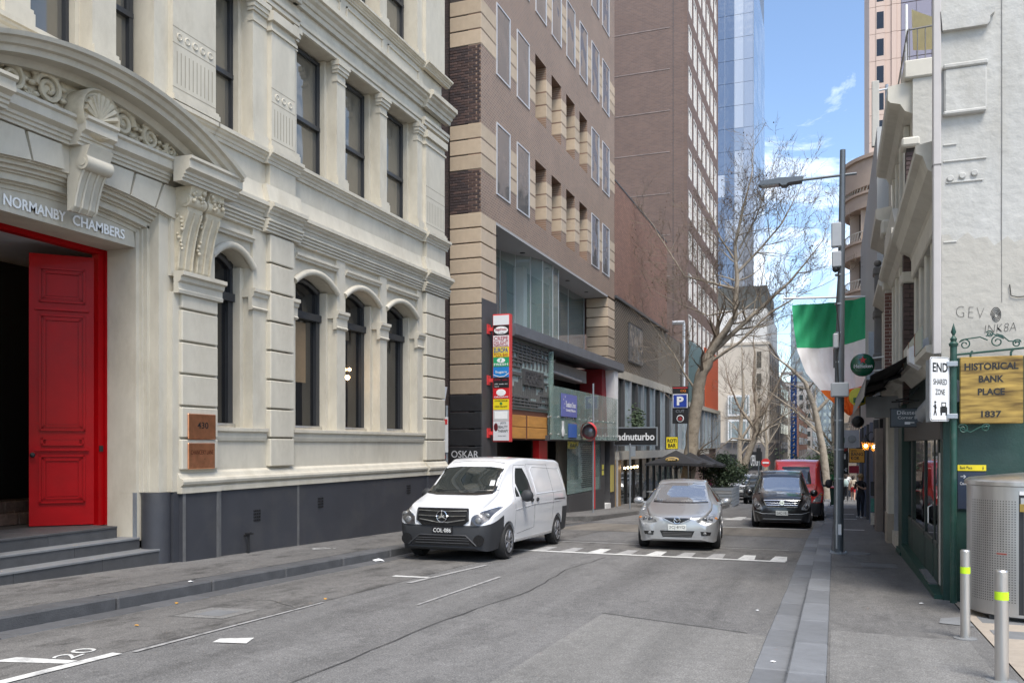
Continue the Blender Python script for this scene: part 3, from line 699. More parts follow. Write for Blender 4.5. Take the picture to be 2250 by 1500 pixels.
# red door frame, leaf standing open, lobby
dr = thing('entrance_door', 'tall red panelled door leaf standing open in its red frame', 'door', (-10.5, 10.2, .43))
mb = MB().box(-10.62, -10.5, 10.12, 10.26, .43, 4.62).box(-10.62, -10.49, 7.4, 10.26, 4.55, 4.66).box(-10.6, -10.46, 10.22, 10.27, .43, 4.62); mb.build('door_frame', M['red_gloss'], dr)
mb = MB(); a = Vector((-10.58, 10.13, 0)); dvec = Vector((-.70, -.71, 0)).normalized(); nv = Vector((dvec.y, -dvec.x, 0)); nv = nv if nv.x > 0 else -nv
Lf = .88
def leafbox(mb, u0, u1, z0, z1, t0, t1, b=0):
    P = [a + dvec * u + nv * t + Vector((0, 0, z)) for u in (u0, u1) for t in (t0, t1) for z in (z0, z1)]
    mb.add(P, [(0, 1, 3, 2), (4, 6, 7, 5), (0, 4, 5, 1), (2, 3, 7, 6), (0, 2, 6, 4), (1, 5, 7, 3)])
leafbox(mb, 0, Lf, .445, 4.5, -.06, 0); lf = mb.build('door_leaf', M['red_gloss'], dr)
def raised_panel(z0, z1, u0=.13, u1=.75):
    mb = MB()
    for i, (q, t) in enumerate(((0, .035), (.035, .02), (.06, .03))):
        for (p0, p1, r0, r1) in ((u0 + q, u1 - q, z0 + q, z0 + q + .03), (u0 + q, u1 - q, z1 - q - .03, z1 - q), (u0 + q, u0 + q + .03, z0 + q, z1 - q), (u1 - q - .03, u1 - q, z0 + q, z1 - q)):
            leafbox(mb, p0, p1, r0, r1, 0, t)
    leafbox(mb, u0 + .1, u1 - .1, z0 + .1, z1 - .1, 0, .012)
    mb.build('door_panel', M['red_gloss'], lf)
raised_panel(.78, 1.5); raised_panel(1.86, 3.6); raised_panel(1.64, 1.76, .15, .72); raised_panel(3.78, 4.3)
mb = MB(); leafbox(mb, .08, .8, 1.56, 1.6, 0, .04); leafbox(mb, .08, .8, 3.66, 3.7, 0, .045); mb.build('rail_mould', M['red_gloss'], lf)
p = a + dvec * .83 + nv * .06 + Vector((0, 0, 1.5)); MB().ball(p, .04, 10).build('handle', M['black'], lf)
MB().box(-10.5, -10.485, 10.13, 10.2, 1.55, 1.64).build('lock', M['black'], dr)
lob = MB().box(-13.9, -13.8, 5.5, 12, 0, 5.2).box(-13.9, -10.64, 10.9, 11, 0, 5.2).box(-13.9, -10.64, 5.4, 5.5, 0, 5.2).box(-13.9, -10.64, 5.4, 11, .2, .425)
lob.build('lobby_wall', mat('lobby_dark', (.045, .042, .04), .35, var=.3, sc=2), cb)
bx('lobby_ceiling', mat('lobby_ceiling', (.55, .55, .58), .6), cb, -13.8, -10.62, 5.5, 10.9, 4.68, 4.75)
for k in range(2):
    x1 = -11.75 - .3 * k
    for j in range(6): bx('lobby_step', M['marble'], cb, x1 - .6, x1, 6.2 + j * .72, 6.9 + j * .72, .43 + .17 * k, .6 + .17 * k, .006)
for k, (x, y) in enumerate(((-11.5, 8.3), (-12.2, 9.0), (-12.9, 9.7), (-13.2, 9.4), (-11.5, 7.4))):
    MB().lathe([(.05, 4.678), (.05, 4.66)], (x, y, 0), 12).build('downlight', emis('downlight_glow', (1, .7, .42), 60), cb)
bx('glass_screen', glass('lobby_glass', (.01, .01, .01), .04), cb, -12.6, -12.57, 6, 10.8, .77, 4.6)
# copper plaques
pq = tag(MB().box(X0 + .16, X0 + .185, 10.83, 11.47, 1.74, 2.14, .01).build('plaque', M['copper']), 'copper plaque numbered 430 on the cream pilaster', 'plaque')
text('lettering', '430', M['black'], pq, (X0 + .188, 11.03, 1.91), (0, 1, 0), (0, 0, 1), .25, .1, .002, .005)
pq2 = tag(MB().box(X0 + .16, X0 + .185, 10.83, 11.45, 1.27, 1.68, .01).build('plaque', M['copper']), 'lower copper plaque with faint engraved name below the number', 'plaque')
text('lettering', 'CHANCERY LANE', mat('engraving', (.16, .06, .03), .5, .5), pq2, (X0 + .188, 10.88, 1.5), (0, 1, 0), (0, 0, 1), .52, .07, .002)
# vents and tap in the plinth
vm = MB()
for i in range(4):
    for j in range(4): vm.box(.0, .012, i * .05, i * .05 + .035, j * .055, j * .055 + .03)
vme = vm.mesh('vent', M['black'])
for y, z in ((12.55, .32), (14.55, .42), (18.3, .5)): piece('vent', vme, cb, (X0 + .1, y, z))
tp = MB().tube([(X0 + .18, 12.3, G(12.3) + .15), (X0 + .18, 12.3, .12), (X0 + .24, 12.3, .14)], .022, 8).tube([(X0 + .1, 12.3, .1), (X0 + .2, 12.3, .1)], .018, 6).box(X0 + .15, X0 + .25, 12.25, 12.35, .12, .145)
tag(tp.build('tap', M['black']), 'small black standpipe tap against the dark plinth', 'tap')
# ================================================================ BROWN BRICK BUILDING WITH TAN BANDS
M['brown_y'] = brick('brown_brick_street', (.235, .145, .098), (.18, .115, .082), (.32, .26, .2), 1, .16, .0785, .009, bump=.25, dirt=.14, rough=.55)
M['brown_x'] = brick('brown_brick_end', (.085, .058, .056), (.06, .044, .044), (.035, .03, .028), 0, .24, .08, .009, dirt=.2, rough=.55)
M['brown_b'] = mat('brown_brick_unit', (.095, .062, .056), .5, rand=.2, var=.3, sc=3, bump=.15, bsc=60)
M['brown_b2'] = mat('dark_brown_brick_unit', (.06, .044, .044), .5, var=.3, sc=3, bump=.15, bsc=60)
M['mortar_d'] = mat('dark_mortar', (.05, .042, .038), .9)
M['tan'] = mat('tan_block', (.46, .365, .265), .85, rand=.09, var=.1, sc=5, bump=.3, bsc=170, dirt=.3, dsc=1.2, dcol=(.32, .25, .18))
M['tan_low'] = mat('tan_block_grimy', (.3, .235, .17), .85, var=.14, sc=5, bump=.3, bsc=170, dirt=.4, dsc=1.2, dcol=(.2, .16, .13))
M['blk_paint'] = mat('black_block_paint', (.02, .02, .022), .45, var=.3, sc=3, dirt=.8, dsc=.9, dcol=(.075, .075, .08))
M['pane_mirror'] = glass('mirror_pane', (.13, .135, .14), .05, .6, .12, .3)
M['pane_green'] = clear('green_glass', (.3, .4, .37), .42)
M['alu'] = mat('silver_frame', (.62, .63, .64), .35, .5, var=.05)
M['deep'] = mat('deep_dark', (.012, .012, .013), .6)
Y0, Y1 = 23.12, 39.27
bb = thing('brick_office', 'brown brick office building with tan block bands and deep square openings', 'building', (X0, 31, G(31)))
COLS = [(24.31, 25.49), (26.11, 27.32), (27.96, 29.15), (29.77, 30.94), (31.59, 32.75), (33.4, 34.56), (35.2, 36.44), (37.01, 38.24)]
ROWS = [(9.22, 11.4), (12.84, 15.02), (16.46, 18.64), (20.08, 22.26)]
def is_void(r, c): return r < 2 and 2 <= c <= 5
mb = MB()
zz = [8.38] + [q for r in ROWS for q in r] + [34]
for k in range(0, len(zz), 2): mb.box(X0 - .4, X0, Y0 + .0, Y1, zz[k], zz[k + 1])
for r, (a, b) in enumerate(ROWS):
    prev = Y0
    for c, (p, q) in enumerate(COLS + [(Y1, Y1)]):
        mb.box(X0 - .4, X0, prev, p, a, b); prev = q
mb.box(X0 - .4, X0 - .0, Y0 + .9, 24.31, -1.5, 8.38)
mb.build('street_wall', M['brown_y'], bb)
# end wall: recessed plain strip, and a 1 m pier of banded blocks and bricks
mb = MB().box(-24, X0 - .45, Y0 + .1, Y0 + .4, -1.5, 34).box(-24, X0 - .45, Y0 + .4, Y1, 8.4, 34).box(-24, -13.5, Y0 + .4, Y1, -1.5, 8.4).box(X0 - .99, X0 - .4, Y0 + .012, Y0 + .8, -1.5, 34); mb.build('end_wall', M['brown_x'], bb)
BANDS = [(9.63 + 3.62 * k, 10.98 + 3.62 * k) for k in range(4)]
bm_c = {}
def block(y0, y1, z0, z1, m, x=X0, d=.012, x0=None):
    x0 = x - .3 if x0 is None else x0
    key = (round(y1 - y0, 3), round(z1 - z0, 3), m, round(x - x0, 3))
    me = bm_c.get(key) or bm_c.setdefault(key, MB().box(x0 - x, d, 0, y1 - y0, 0, z1 - z0 - .035, .012).mesh('band_block', M[m]))
    return piece('band_block', me, bb, (x, y0, z0 + .0175))
for z0, z1 in BANDS:
    for k in range(3):
        a, b = z0 + .45 * k, z0 + .45 * (k + 1)
        block(Y0 - .012, 24.3, a, b, 'tan', x0=X0 - .985)
        if a < 19:
            for (p, q), (r_, s_) in zip(COLS, COLS[1:]): block(q - .004, r_ + .004, a, b, 'tan', x0=X0 - .43)
            block(38.25, Y1, a, b, 'tan')
for k in range(12):
    a = 8.39 - .44 * (k + 1); block(Y0 - .012, 24.3, a, a + .44, 'tan' if k < 7 else 'tan_low', x0=X0 - .985)
for k in range(9):
    a = 3.11 - .5 * (k + 1); block(Y0 - .012, 24.3, a, a + .5, 'blk_paint', x0=X0 - .985)
for k in range(12): block(38.02, Y1, 8.3 - .44 * (k + 1), 8.3 - .44 * k, 'tan' if k < 3 else 'tan_low', x0=X0 - 1.0)
bx('shop_pier', M['charcoal'], bb, X0 - .2, X0 + .03, 23.14, 24.32, -1.5, 5.9); bx('shop_pier', M['charcoal'], bb, X0 - 1, X0 + .03, 38.0, Y1, -1.5, 3.0)
bx('mortar_bed', M['mortar_d'], bb, X0 - .985, X0 - .002, Y0 + .006, Y0 + .3, 8.4, 15)
bme = [MB().box(0, .228, -.01, .1, 0, .07, .006).mesh('brick', M[m]) for m in ('brown_b', 'brown_b2')]
bmh = MB().box(0, .11, -.01, .1, 0, .07, .006).mesh('brick', M['brown_b2'])
for za, zb in ((8.4, 9.62), (10.99, 13.24)):
    n_ = int(round((zb - za) / .08)); h = (zb - za) / n_
    for r in range(n_):
        x = X0 - .983
        o_ = r % 2
        if o_: piece('brick', bmh, bb, (x, Y0, za + r * h + .004)); x += .119
        while x < X0 - .1:
            if x + .23 > X0 + .01: piece('brick', bmh, bb, (X0 - .115, Y0, za + r * h + .004)); break
            piece('brick', bme[random.random() < .4], bb, (x, Y0 + random.uniform(-.002, .002), za + r * h + .004)); x += .2385
# windows: flush silver framed ones, and dark panes deep in the square openings
wf = {}
for r, (a, b) in enumerate(ROWS):
    for c, (p, q) in enumerate(COLS):
        if r == 2 and c == 1: pass
        wd, h = q - p, b - a
        if is_void(r, c):
            mb = MB()
            for k in range(3): mb.box(X0 - 1.0, X0 - .41, q, q + .3, a + .43 + .45 * k, a + .43 + .45 * (k + 1) - .03)
            mb.build('reveal_block', M['tan'], bb)['kind'] = 'stuff'
            mb = MB().box(X0 - 1.0, X0 - .402, q + .01, q + .3, a, b).box(X0 - 1.0, X0 - .4, p - .2, q + .2, a - .2, a).box(X0 - 1.0, X0 - .4, p - .3, p, a, b)
            mb.build('reveal', M['brown_x'], bb)
            bx('soffit', mat('soffit_grey', (.42, .42, .42), .8) if 'soffit' not in M else M['soffit'], bb, X0 - 1.0, X0 - .4, p - .2, q + .2, b, b + .1)
            f = bx('window', M['frame_dark'], bb, X0 - 1.05, X0 - 1.0, p, q, a, b)
            bx('pane', M['pane_dark'], f, X0 - 1.0, X0 - .99, p + .06, q - .06, a + .06, b - .06)
        else:
            key = (round(wd, 2), round(h, 2))
            if key not in wf:
                mb = MB(); t = .045
                mb.box(-.1, .03, 0, wd, 0, t).box(-.1, .03, 0, wd, h - t, h).box(-.1, .03, 0, t, t, h - t).box(-.1, .03, wd - t, wd, t, h - t)
                wf[key] = (mb.mesh('window', M['alu']), MB().box(-.02, .01, t, wd - t, t, h - t).mesh('pane', M['pane_mirror']))
            f = piece('window', wf[key][0], bb, (X0, p, a)); link('pane', wf[key][1], f, (0, 0, 0))
# soffit of the big first floor opening, downlights, recessed glass wall with its bowed bay
M['soffit'] = mat('soffit_render', (.36, .35, .34), .8, var=.06)
bx('soffit', M['soffit'], bb, X0 - 1.6, X0 - .002, 24.32, 38.0, 8.3, 8.379)
for y in (25.6, 28.2, 31, 33.6, 36.4): MB().lathe([(.09, 8.3), (.09, 8.28)], (X0 - .55, y, 0), 12).build('downlight', M['frame_dark'], bb)
prof = [(X0 - 1.15, 24.3), (X0 - 1.15, 27.6), (X0 - .9, 28.4), (X0 - .5, 28.9), (X0 - .28, 29.6), (X0 - .22, 30.6), (X0 - .28, 31.5), (X0 - .5, 32.2), (X0 - 1.0, 32.6), (X0 - 1.1, 33.0), (X0 - 1.1, 35.5), (X0 - 1.1, 38.0)]
for (xa, ya), (xb, yb) in zip(prof, prof[1:]):
    MB().quad((xa, ya, 5.3), (xb, yb, 5.3), (xb, yb, 8.3), (xa, ya, 8.3)).build('glass_panel', M['pane_green'], bb)
    MB().tube([(xb, yb, 5.3), (xb, yb, 8.3)], .02, 4).build('glazing_bar', M['alu'], bb)
MB().tube([(x + .03, y, 5.33) for x, y in prof], .06, 6).build('bay_sill', M['white'], bb)
mb = MB().box(-13.5, -13.4, 24, Y1, 5, 8.3).box(-13.4, -12, 28, 28.2, 5.2, 8.3).box(-13.5, X0 - 1.2, 24, 38, 5.15, 5.28); mb.build('room_wall', mat('room_grey', (.3, .29, .28), .8), bb)
bx('room_column', M['white'], bb, -11.3, -10.9, 30.4, 30.8, 5.3, 8.3); bx('room_brickwork', mat('red_interior', (.4, .12, .06), .8), bb, -11.9, -11.8, 28.6, 31, 5.3, 8.3)
# grey canopy ledge
mb = MB().prism([(X0 - .8, 5.0), (X0 + .55, 4.92), (X0 + .62, 4.98), (X0 + .62, 5.3), (X0 - 1.1, 5.36)], 24.32, 38.6, 'y'); mb.build('canopy', mat('lead_grey', (.17, .18, .2), .5, .4, var=.2, sc=3, dirt=.3), bb)
# fretted "POCKET" panel
XP_ = X0 + .38
bx('panel_back', mat('verdigris', (.36, .43, .4), .6, var=.25, sc=2, dirt=.4), bb, XP_ - .2, XP_ - .03, 24.5, 28.3, 2.75, 4.93)
mb = MB(); rnd = random.Random(3)
z = 2.86
rows_ = [(2.82, 24.5, 28.2), (2.92, 24.5, 27.2), (3.02, 24.5, 28.2), (3.12, 24.6, 26.2), (4.2, 24.5, 25.6), (4.3, 24.5, 26.6), (4.4, 25.2, 28.1), (4.5, 24.5, 28.2), (4.6, 24.5, 27.5), (4.7, 24.5, 28.2), (4.8, 24.5, 28.2), (3.95, 27.6, 28.2), (3.8, 24.5, 25.5), (3.7, 27.6, 28.2), (3.85, 24.5, 25.5), (3.25, 27.3, 28.2), (4.05, 24.5, 25.5)]
for zz_, a, b in rows_: mb.box(XP_ - .04, XP_ + .03, a, b, zz_, zz_ + .05)
for k in range(20):
    y = 24.55 + k * .19; a = 2.85 + rnd.choice((0, .1, .3)); b = a + rnd.choice((.45, .6, .8, .5)); mb.box(XP_ - .04, XP_ + .025, y, y + .05, a, b)
    if k % 2: mb.box(XP_ - .04, XP_ + .025, y, y + .05, 4.12, 4.82)
mb.build('fretwork', mat('fret_grey', (.1, .1, .098), .6, var=.15), bb)['kind'] = 'stuff'
bx('name_plate', mat('plate_grey', (.12, .12, .12), .5, .5), bb, XP_ - .03, XP_ + .05, 25.6, 27.6, 3.55, 4.05)
text('lettering', 'POCKET', M['charcoal'], bb, (XP_ + .052, 25.8, 3.62), LX, LZ, 1.6, .24, .012)
text('lettering', 'SECRET BAR', M['charcoal'], bb, (XP_ + .052, 25.8, 3.9), LX, LZ, 1.5, .09, .012)
# boarded boxes under it
M['ply'] = mat('orange_ply', (.52, .25, .06), .6, var=.2, sc=3, dirt=.5, dsc=2, dcol=(.25, .1, .03), stretch=(1, .3, 2))
bx('board_frame', mat('rust_brown', (.15, .06, .035), .6, var=.2), bb, XP_ - .6, XP_ - .03, 24.34, 28.25, 1.82, 2.74)
for a, b in ((24.4, 25.95), (26.15, 28.1)):
    for z0, z1 in ((1.85, 2.2), (2.22, 2.58)): bx('board', M['ply'], bb, XP_ - .03, XP_ + .0, a, b, z0, z1, .008)
# glass balustrade with its two printed panels
XG = X0 + .55
M['bal'] = clear('balustrade_glass', (.32, .45, .41), .38, .03)
y = 27.9
while y < 37.4:
    bx('glass_panel', M['bal'], bb, XG, XG + .015, y + .01, y + .87, 1.84, 3.68)
    for z in (2.02, 2.62): MB().lathe([(.03, XG - .03), (.03, XG + .04)], (0, y + .05, z), 8, 'x').build('glass_fixing', M['steel'], bb, smooth=40)
    y += .88
bx('balustrade_rail', M['galv'], bb, XG - .1, XG - .04, 27.9, 37.5, 2.58, 2.64)
bx('terrace_slab', M['charcoal'], bb, X0 - 1.5, XG - .03, 27.9, 38, 1.8, 1.98)
bx('glass_fin', M['bal'], bb, X0 - .2, XG, 28.27, 28.29, 1.84, 4.85)
bx('terrace_wall', mat('dark_red_wall', (.28, .012, .018), .6, var=.1), bb, X0 - .9, X0 + .1, 36.6, 37.9, 1.98, 4.95); MB().prism([(37.2, 4.95), (37.9, 4.95), (37.9, 2), (37.6, 2)], X0 + .1, X0 + .5, 'x').build('white_post', M['white'], bb)
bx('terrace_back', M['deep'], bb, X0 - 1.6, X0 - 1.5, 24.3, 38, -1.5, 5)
bx('fan_unit', mat('fan_unit', (.35, .34, .32), .7, dirt=.4), bb, X0 - .6, X0 - .1, 29.4, 34.8, 4.2, 4.7)
MB().tube([(X0 - .05, 30.2, 4.72), (X0 + 0, 29.7, 4.65), (X0, 29.7, 4.3), (X0, 33.6, 4.2)], .06, 8).build('pipe', M['alu'], bb, smooth=50)
# ground floor shopfront
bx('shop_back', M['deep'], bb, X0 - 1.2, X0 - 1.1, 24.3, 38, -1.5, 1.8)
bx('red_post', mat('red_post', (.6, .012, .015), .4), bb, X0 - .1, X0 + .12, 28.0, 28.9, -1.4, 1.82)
bx('brown_panel', mat('brown_panel', (.1, .08, .06), .6), bb, X0 - .5, X0 - .4, 29.0, 30.6, -1.4, 1.8); bx('brown_panel', mat('khaki_panel', (.15, .13, .1), .6), bb, X0 - .2, X0 - .1, 30.9, 32, -1.4, 1.8)
bx('shop_plinth', M['charcoal'], bb, X0 - .15, X0 + .22, 31.2, 36, -1.6, -.25)
bx('shop_window', M['pane_green'], bb, X0 + .15, X0 + .17, 31.2, 36, -.22, 1.8)
bx('frosted_pane', mat('frosted_green', (.38, .5, .47), .35), bb, X0 + .13, X0 + .145, 31.3, 35.9, -.22, .3)
M['bw'] = mat('notice_board', (.72, .74, .73), .5)
bx('notice_board', M['bw'], bb, X0 + .1, X0 + .125, 32.9, 35.2, -.1, 1.75)
mb = MB(); rnd = random.Random(9)
for k in range(22):
    z = -.05 + k * .08; mb.box(X0 + .174, X0 + .178, 33 + rnd.uniform(0, .3), 35.1 - rnd.uniform(0, .5), z, z + .032)
mb.build('notice_print', M['black'], bb)['kind'] = 'stuff'
bx('door_jamb', M['charcoal'], bb, X0 - .1, X0 + .2, 36, 36.7, -1.6, 1.8); bx('door_jamb', M['charcoal'], bb, X0 - .1, X0 + .2, 37.6, 38.4, -1.6, 1.8)
bx('door_step', M['white'], bb, X0 - .3, X0 + .25, 36.72, 37.58, -1.2, -.92)
bx('menu_sign', mat('menu_gold', (.5, .42, .12), .4), bb, X0 + .2, X0 + .23, 37.7, 38.25, -.45, .75)
for z in (.9, 1.15): bx('notice', mat('notice_yellow', (.6, .55, .1), .5), bb, X0 + .2, X0 + .21, 36.2, 36.5, z - .9 + .35, z - .9 + .55)
text('graffiti', 'OSKAR', mat('spray_white', (.5, .5, .52), .7), bb, (X0 - .93, Y0 - .016, 1.28), (1, 0, 0), LZ, .86, .2, .001)
# printed university signs on the balustrade
us = tag(bx('university_sign', mat('sign_violet', (.13, .15, .42), .4), None, XG + .03, XG + .05, 29.05, 31.0, 2.66, 3.47), 'violet blue sign with white university lettering on the glass balustrade', 'sign')
text('lettering', 'Southern Cross', M['white'], us, (XG + .052, 29.6, 3.0), LX, LZ, 1.2, .2, .003, .01)
text('lettering', 'University Melbourne', M['white'], us, (XG + .052, 29.6, 2.82), LX, LZ, 1.2, .13, .003)
for dy, dz in ((.25, .6), (.45, .7), (.3, .3), (.55, .55), (.4, .45)): MB().ball((XG + .052, 29.05 + dy, 2.66 + dz), .03, 6, (.2, 1, 1)).build('star', M['white'], us)
u2 = tag(bx('university_sign', mat('sign_blue', (.05, .13, .42), .4), None, XG + .03, XG + .045, 29.95, 31.0, 1.92, 2.42), 'small blue print on the lower part of the glass balustrade', 'sign')
u3 = tag(bx('crest_sign', mat('crest_white', (.7, .72, .72), .4), None, XG + .03, XG + .04, 29.15, 29.4, 1.98, 2.5), 'white crest printed low on the glass balustrade', 'sign')
MB().ball((XG + .04, 29.275, 2.12), .18, 10, (.1, 1, 1)).build('crest', M['white'], u3)
# ---------------------------------------------------------------- sign tower on the pier
tw = thing('shop_directory', 'tall red framed projecting sign listing cafes and shops', 'sign', (X0 + .4, 23.6, 1.74))
sx0, sx1, sy0, sy1 = -9.43, -8.89, 23.6, 23.82
RED = mat('sign_red', (.6, .05, .05), .4, var=.05)
bx('frame', RED, tw, sx0, sx1, sy0 + .01, sy1, 1.74, 5.48, .01)
def pan(z0, z1, col, nm='sign_panel'):
    return bx(nm, mat('panel_%s' % nm, col, .35, var=.03), tw, sx0 + .025, sx1 - .025, sy0 - .006, sy0 + .01, z0, z1)
def tx(st, z, h, m, p, x0=None, w_=.44, bold=.008):
    text('lettering', st, m, p, ((sx0 + sx1) / 2 - w_ / 2 if x0 is None else x0, sy0 - .009, z), (1, 0, 0), LZ, w_, h, .002, bold)
WH, BK = M['white'], M['black']; DR = mat('print_red', (.35, .01, .03), .4); BL = mat('print_blue', (.01, .05, .3), .4); YL = mat('print_yellow', (.75, .6, .02), .4); OR = mat('print_orange', (.7, .2, .01), .4)
def disc(x, z, rx, rz, m, p, y=sy0 - .008, nm='roundel'): MB().ball((x, y, z), 1, 20, (rx, .004, rz)).build(nm, m, p, smooth=60)
CX = (sx0 + sx1) / 2
pan(5.16, 5.44, (.72, .73, .74)); p = pan(4.86, 5.14, (.015, .015, .016)); disc(CX, 5.0, .22, .115, WH, p); text('lettering', 'Segafredo', DR, p, (CX - .18, sy0 - .014, 4.97), (1, 0, 0), LZ, .36, .1, .002, .01)
tx('Cafe', 4.9, .05, BK, p, CX - .08, .16)
p = pan(4.52, 4.85, (.72, .68, .68)); tx('CREPE', 4.71, .11, DR, p); tx('DELIGHT', 4.58, .11, DR, p); tx('CREPE+PANCAKES', 4.53, .04, DR, p)
p = pan(4.22, 4.51, (.75, .6, .05)); tx('EUROPA', 4.35, .14, BL, p, bold=.02); tx('PIZZA BAR', 4.24, .09, DR, p)
p = pan(3.94, 4.21, (.02, .3, .13)); disc(CX, 4.12, .13, .07, WH, p); text('lettering', 'F', p.data.materials[0], p, (CX - .03, sy0 - .014, 4.075), (1, 0, 0), LZ, .06, .09, .002, .02); tx('FRESH', 3.97, .07, WH, p)
p = pan(3.63, 3.93, (.02, .2, .52)); tx('Sugars', 3.73, .09, WH, p, w_=.36); MB().tube([(sx0 + .03, sy0 - .008, 3.7), (CX - .05, sy0 - .008, 3.64), (CX + .1, sy0 - .008, 3.65), (sx1 - .03, sy0 - .008, 3.74)], .012, 4).build('swoosh', WH, p)
p = pan(3.32, 3.62, (.018, .018, .02)); tx('KOI  asia', 3.53, .05, DR, p, w_=.4); tx('sushi  noodle  rice', 3.42, .03, WH, p, w_=.4); tx('express', 3.34, .03, WH, p, CX - .2, .14)
p = pan(3.0, 3.31, (.55, .02, .025)); disc(CX, 3.18, .15, .1, WH, p); tx('ORIGAMI', 3.03, .045, WH, p)
p = pan(2.68, 2.99, (.72, .58, .02)); tx('DIVINE REALM', 2.92, .045, BK, p, w_=.4); tx('VEGIE DELIGHT', 2.75, .045, BK, p, w_=.4); disc(CX, 2.86, .045, .045, mat('print_leaf', (.05, .2, .05), .5), p)
p = pan(2.36, 2.67, (.5, .5, .5)); bx('blank_plate', M['white'], p, CX - .2, CX + .2, sy0 - .01, sy0 - .006, 2.41, 2.63)
p = pan(1.78, 2.35, (.6, .6, .62)); disc(CX - .16, 2.17, .065, .12, mat('print_maroon', (.1, .01, .015), .4), p); tx('JOYS', 2.25, .07, BK, p, CX - .02, .17, .004); tx('BEAUTY', 2.14, .075, BK, p, CX - .08, .29, .004); tx('THERAPY', 2.02, .075, BK, p, CX - .1, .33, .004); tx('waxing  facials', 1.9, .03, BK, p, CX - .1, .25, 0)
for z in (5.05, 3.55, 2.0):
    MB().box(X0 + .03, X0 + .06, 23.5, 23.75, z - .14, z + .14).box(X0 + .05, sx0 + .02, 23.62, 23.7, z - .05, z + .05).build('bracket', RED, tw)
# ================================================================ ORANGE BRICK BLOCK WITH PERFORATED SCREEN
M['orange_y'] = brick('orange_brick', (.27, .14, .095), (.2, .105, .075), (.14, .085, .065), 1, .3, .1, .014, bump=.4, dirt=.12)
ob = thing('orange_block', 'windowless orange brick block above a perforated metal screen', 'building', (X0, 46, G(46)))
bx('brick_box', M['orange_y'], ob, -20, X0, Y1 + .02, 52.6, 8.6, 13.92)
bx('parapet', M['charcoal'], ob, -20, X0 + .02, Y1 + .02, 52.62, 13.92, 14.0)
bx('ledge', M['charcoal'], ob, X0 - .4, X0 + .1, Y1 + .02, 52.6, 8.48, 8.6)
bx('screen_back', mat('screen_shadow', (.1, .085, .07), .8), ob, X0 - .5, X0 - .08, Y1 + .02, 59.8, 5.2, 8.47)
bx('core', M['charcoal'], ob, -20, X0 - 1.6, Y1 + .02, 59.8, -2, 5.2)
mb = MB(); k = 0; z = 5.2
while z < 8.4:
    y = Y1 + .1 + (.18 if k % 2 else 0)
    while y < 57.4:
        if not (42.2 < y < 45.5 and 5.75 < z < 7.75) and (y < 50.2 or z < 8.25):
            mb.add([(X0 - .05, y, z + .085), (X0 + .0, y + .13, z + .0), (X0 - .05, y + .26, z + .085), (X0 - .02, y + .13, z + .17)], [(0, 1, 2, 3)])
        y += .36
    z += .092; k += 1
sc_ = mb.build('perforated_screen', mat('bronze_screen', (.3, .25, .19), .45, .3, var=.2, sc=1), ob); sc_['kind'] = 'stuff'
bx('side_screen', mat('pale_mesh', (.38, .34, .28), .6, .2, var=.15, sc=30), ob, X0 - .07, X0 - .06, 50.3, 57.5, 5.2, 8.2)
f = bx('screen_window', M['charcoal'], ob, X0 - .1, X0 + .03, 42.25, 45.45, 5.78, 7.72)
for a, b in ((42.3, 43.8), (43.85, 45.4)): bx('pane', M['pane_mirror'], f, X0 + .03, X0 + .04, a, b, 5.84, 7.66)
bx('beam', mat('pale_beam', (.4, .37, .31), .7, dirt=.4), ob, X0 - .3, X0 + .12, Y1 + .05, 57.5, 4.8, 5.19); bx('beam', mat('pale_beam2', (.36, .34, .3), .7, dirt=.4), ob, X0 - .3, X0 + .2, Y1 + .05, 70, .95, 1.35)
y = Y1 + .1; k = 0
gd = glass('shop_glass', (.05, .06, .06), .03, 1, .03); gl = glass('pale_shop_glass', (.3, .36, .37), .06, 1, .02)
while y < 57.3:
    bx('shop_pane', (gd, gl, gd, gd, gl, gl)[k % 6], ob, X0 - .05, X0 - .03, y, y + 1.35, 1.36, 4.8); bx('mullion', M['galv'] if k % 2 else M['charcoal'], ob, X0 - .1, X0 + .12, y + 1.35, y + 1.5, 1.36, 4.8)
    y += 1.5; k += 1
bx('shop_back', M['deep'], ob, X0 - 1.5, X0 - 1.4, Y1, 59, -2, 1)
y = Y1 + .3; k = 0
while y < 57:
    bx('shop_pane', gd, ob, X0 - .4, X0 - .38, y, y + 1.7, -1.3, .95); bx('mullion', M['black'], ob, X0 - .45, X0 - .3, y + 1.7, y + 1.84, -1.6, .95)
    y += 1.84
bx('timber_post', mat('timber', (.3, .2, .1), .6, var=.3), ob, X0 - .3, X0 + .1, Y1 + .06, Y1 + .9, -1.5, .95)
for k in range(5): MB().ball((X0 + .2, 40.5 + k * .7, .55), .05, 8).build('shop_lamp', M['lamp_on'], ob)
MB().tube([(X0 + .1, Y1 + .1, -1.2), (X0 + .1, Y1 + .1, 5.1)], .06, 6).build('downpipe', M['alu'], ob)
mb = MB(); rnd = random.Random(2)
for k in range(420):
    mb.ball((X0 - .0 + rnd.uniform(-.02, .25), 43.6 + rnd.gauss(0, .7), 2.2 + abs(rnd.gauss(0, .55))), rnd.uniform(.05, .1), 4, (1, 1, .5))
M['leaf'] = mat('shrub_leaf', (.055, .085, .04), .6, var=.4, sc=2)
tag(mb.build('window_plant', M['leaf']), 'bushy green plant in the glazed upper shopfront', 'plant')
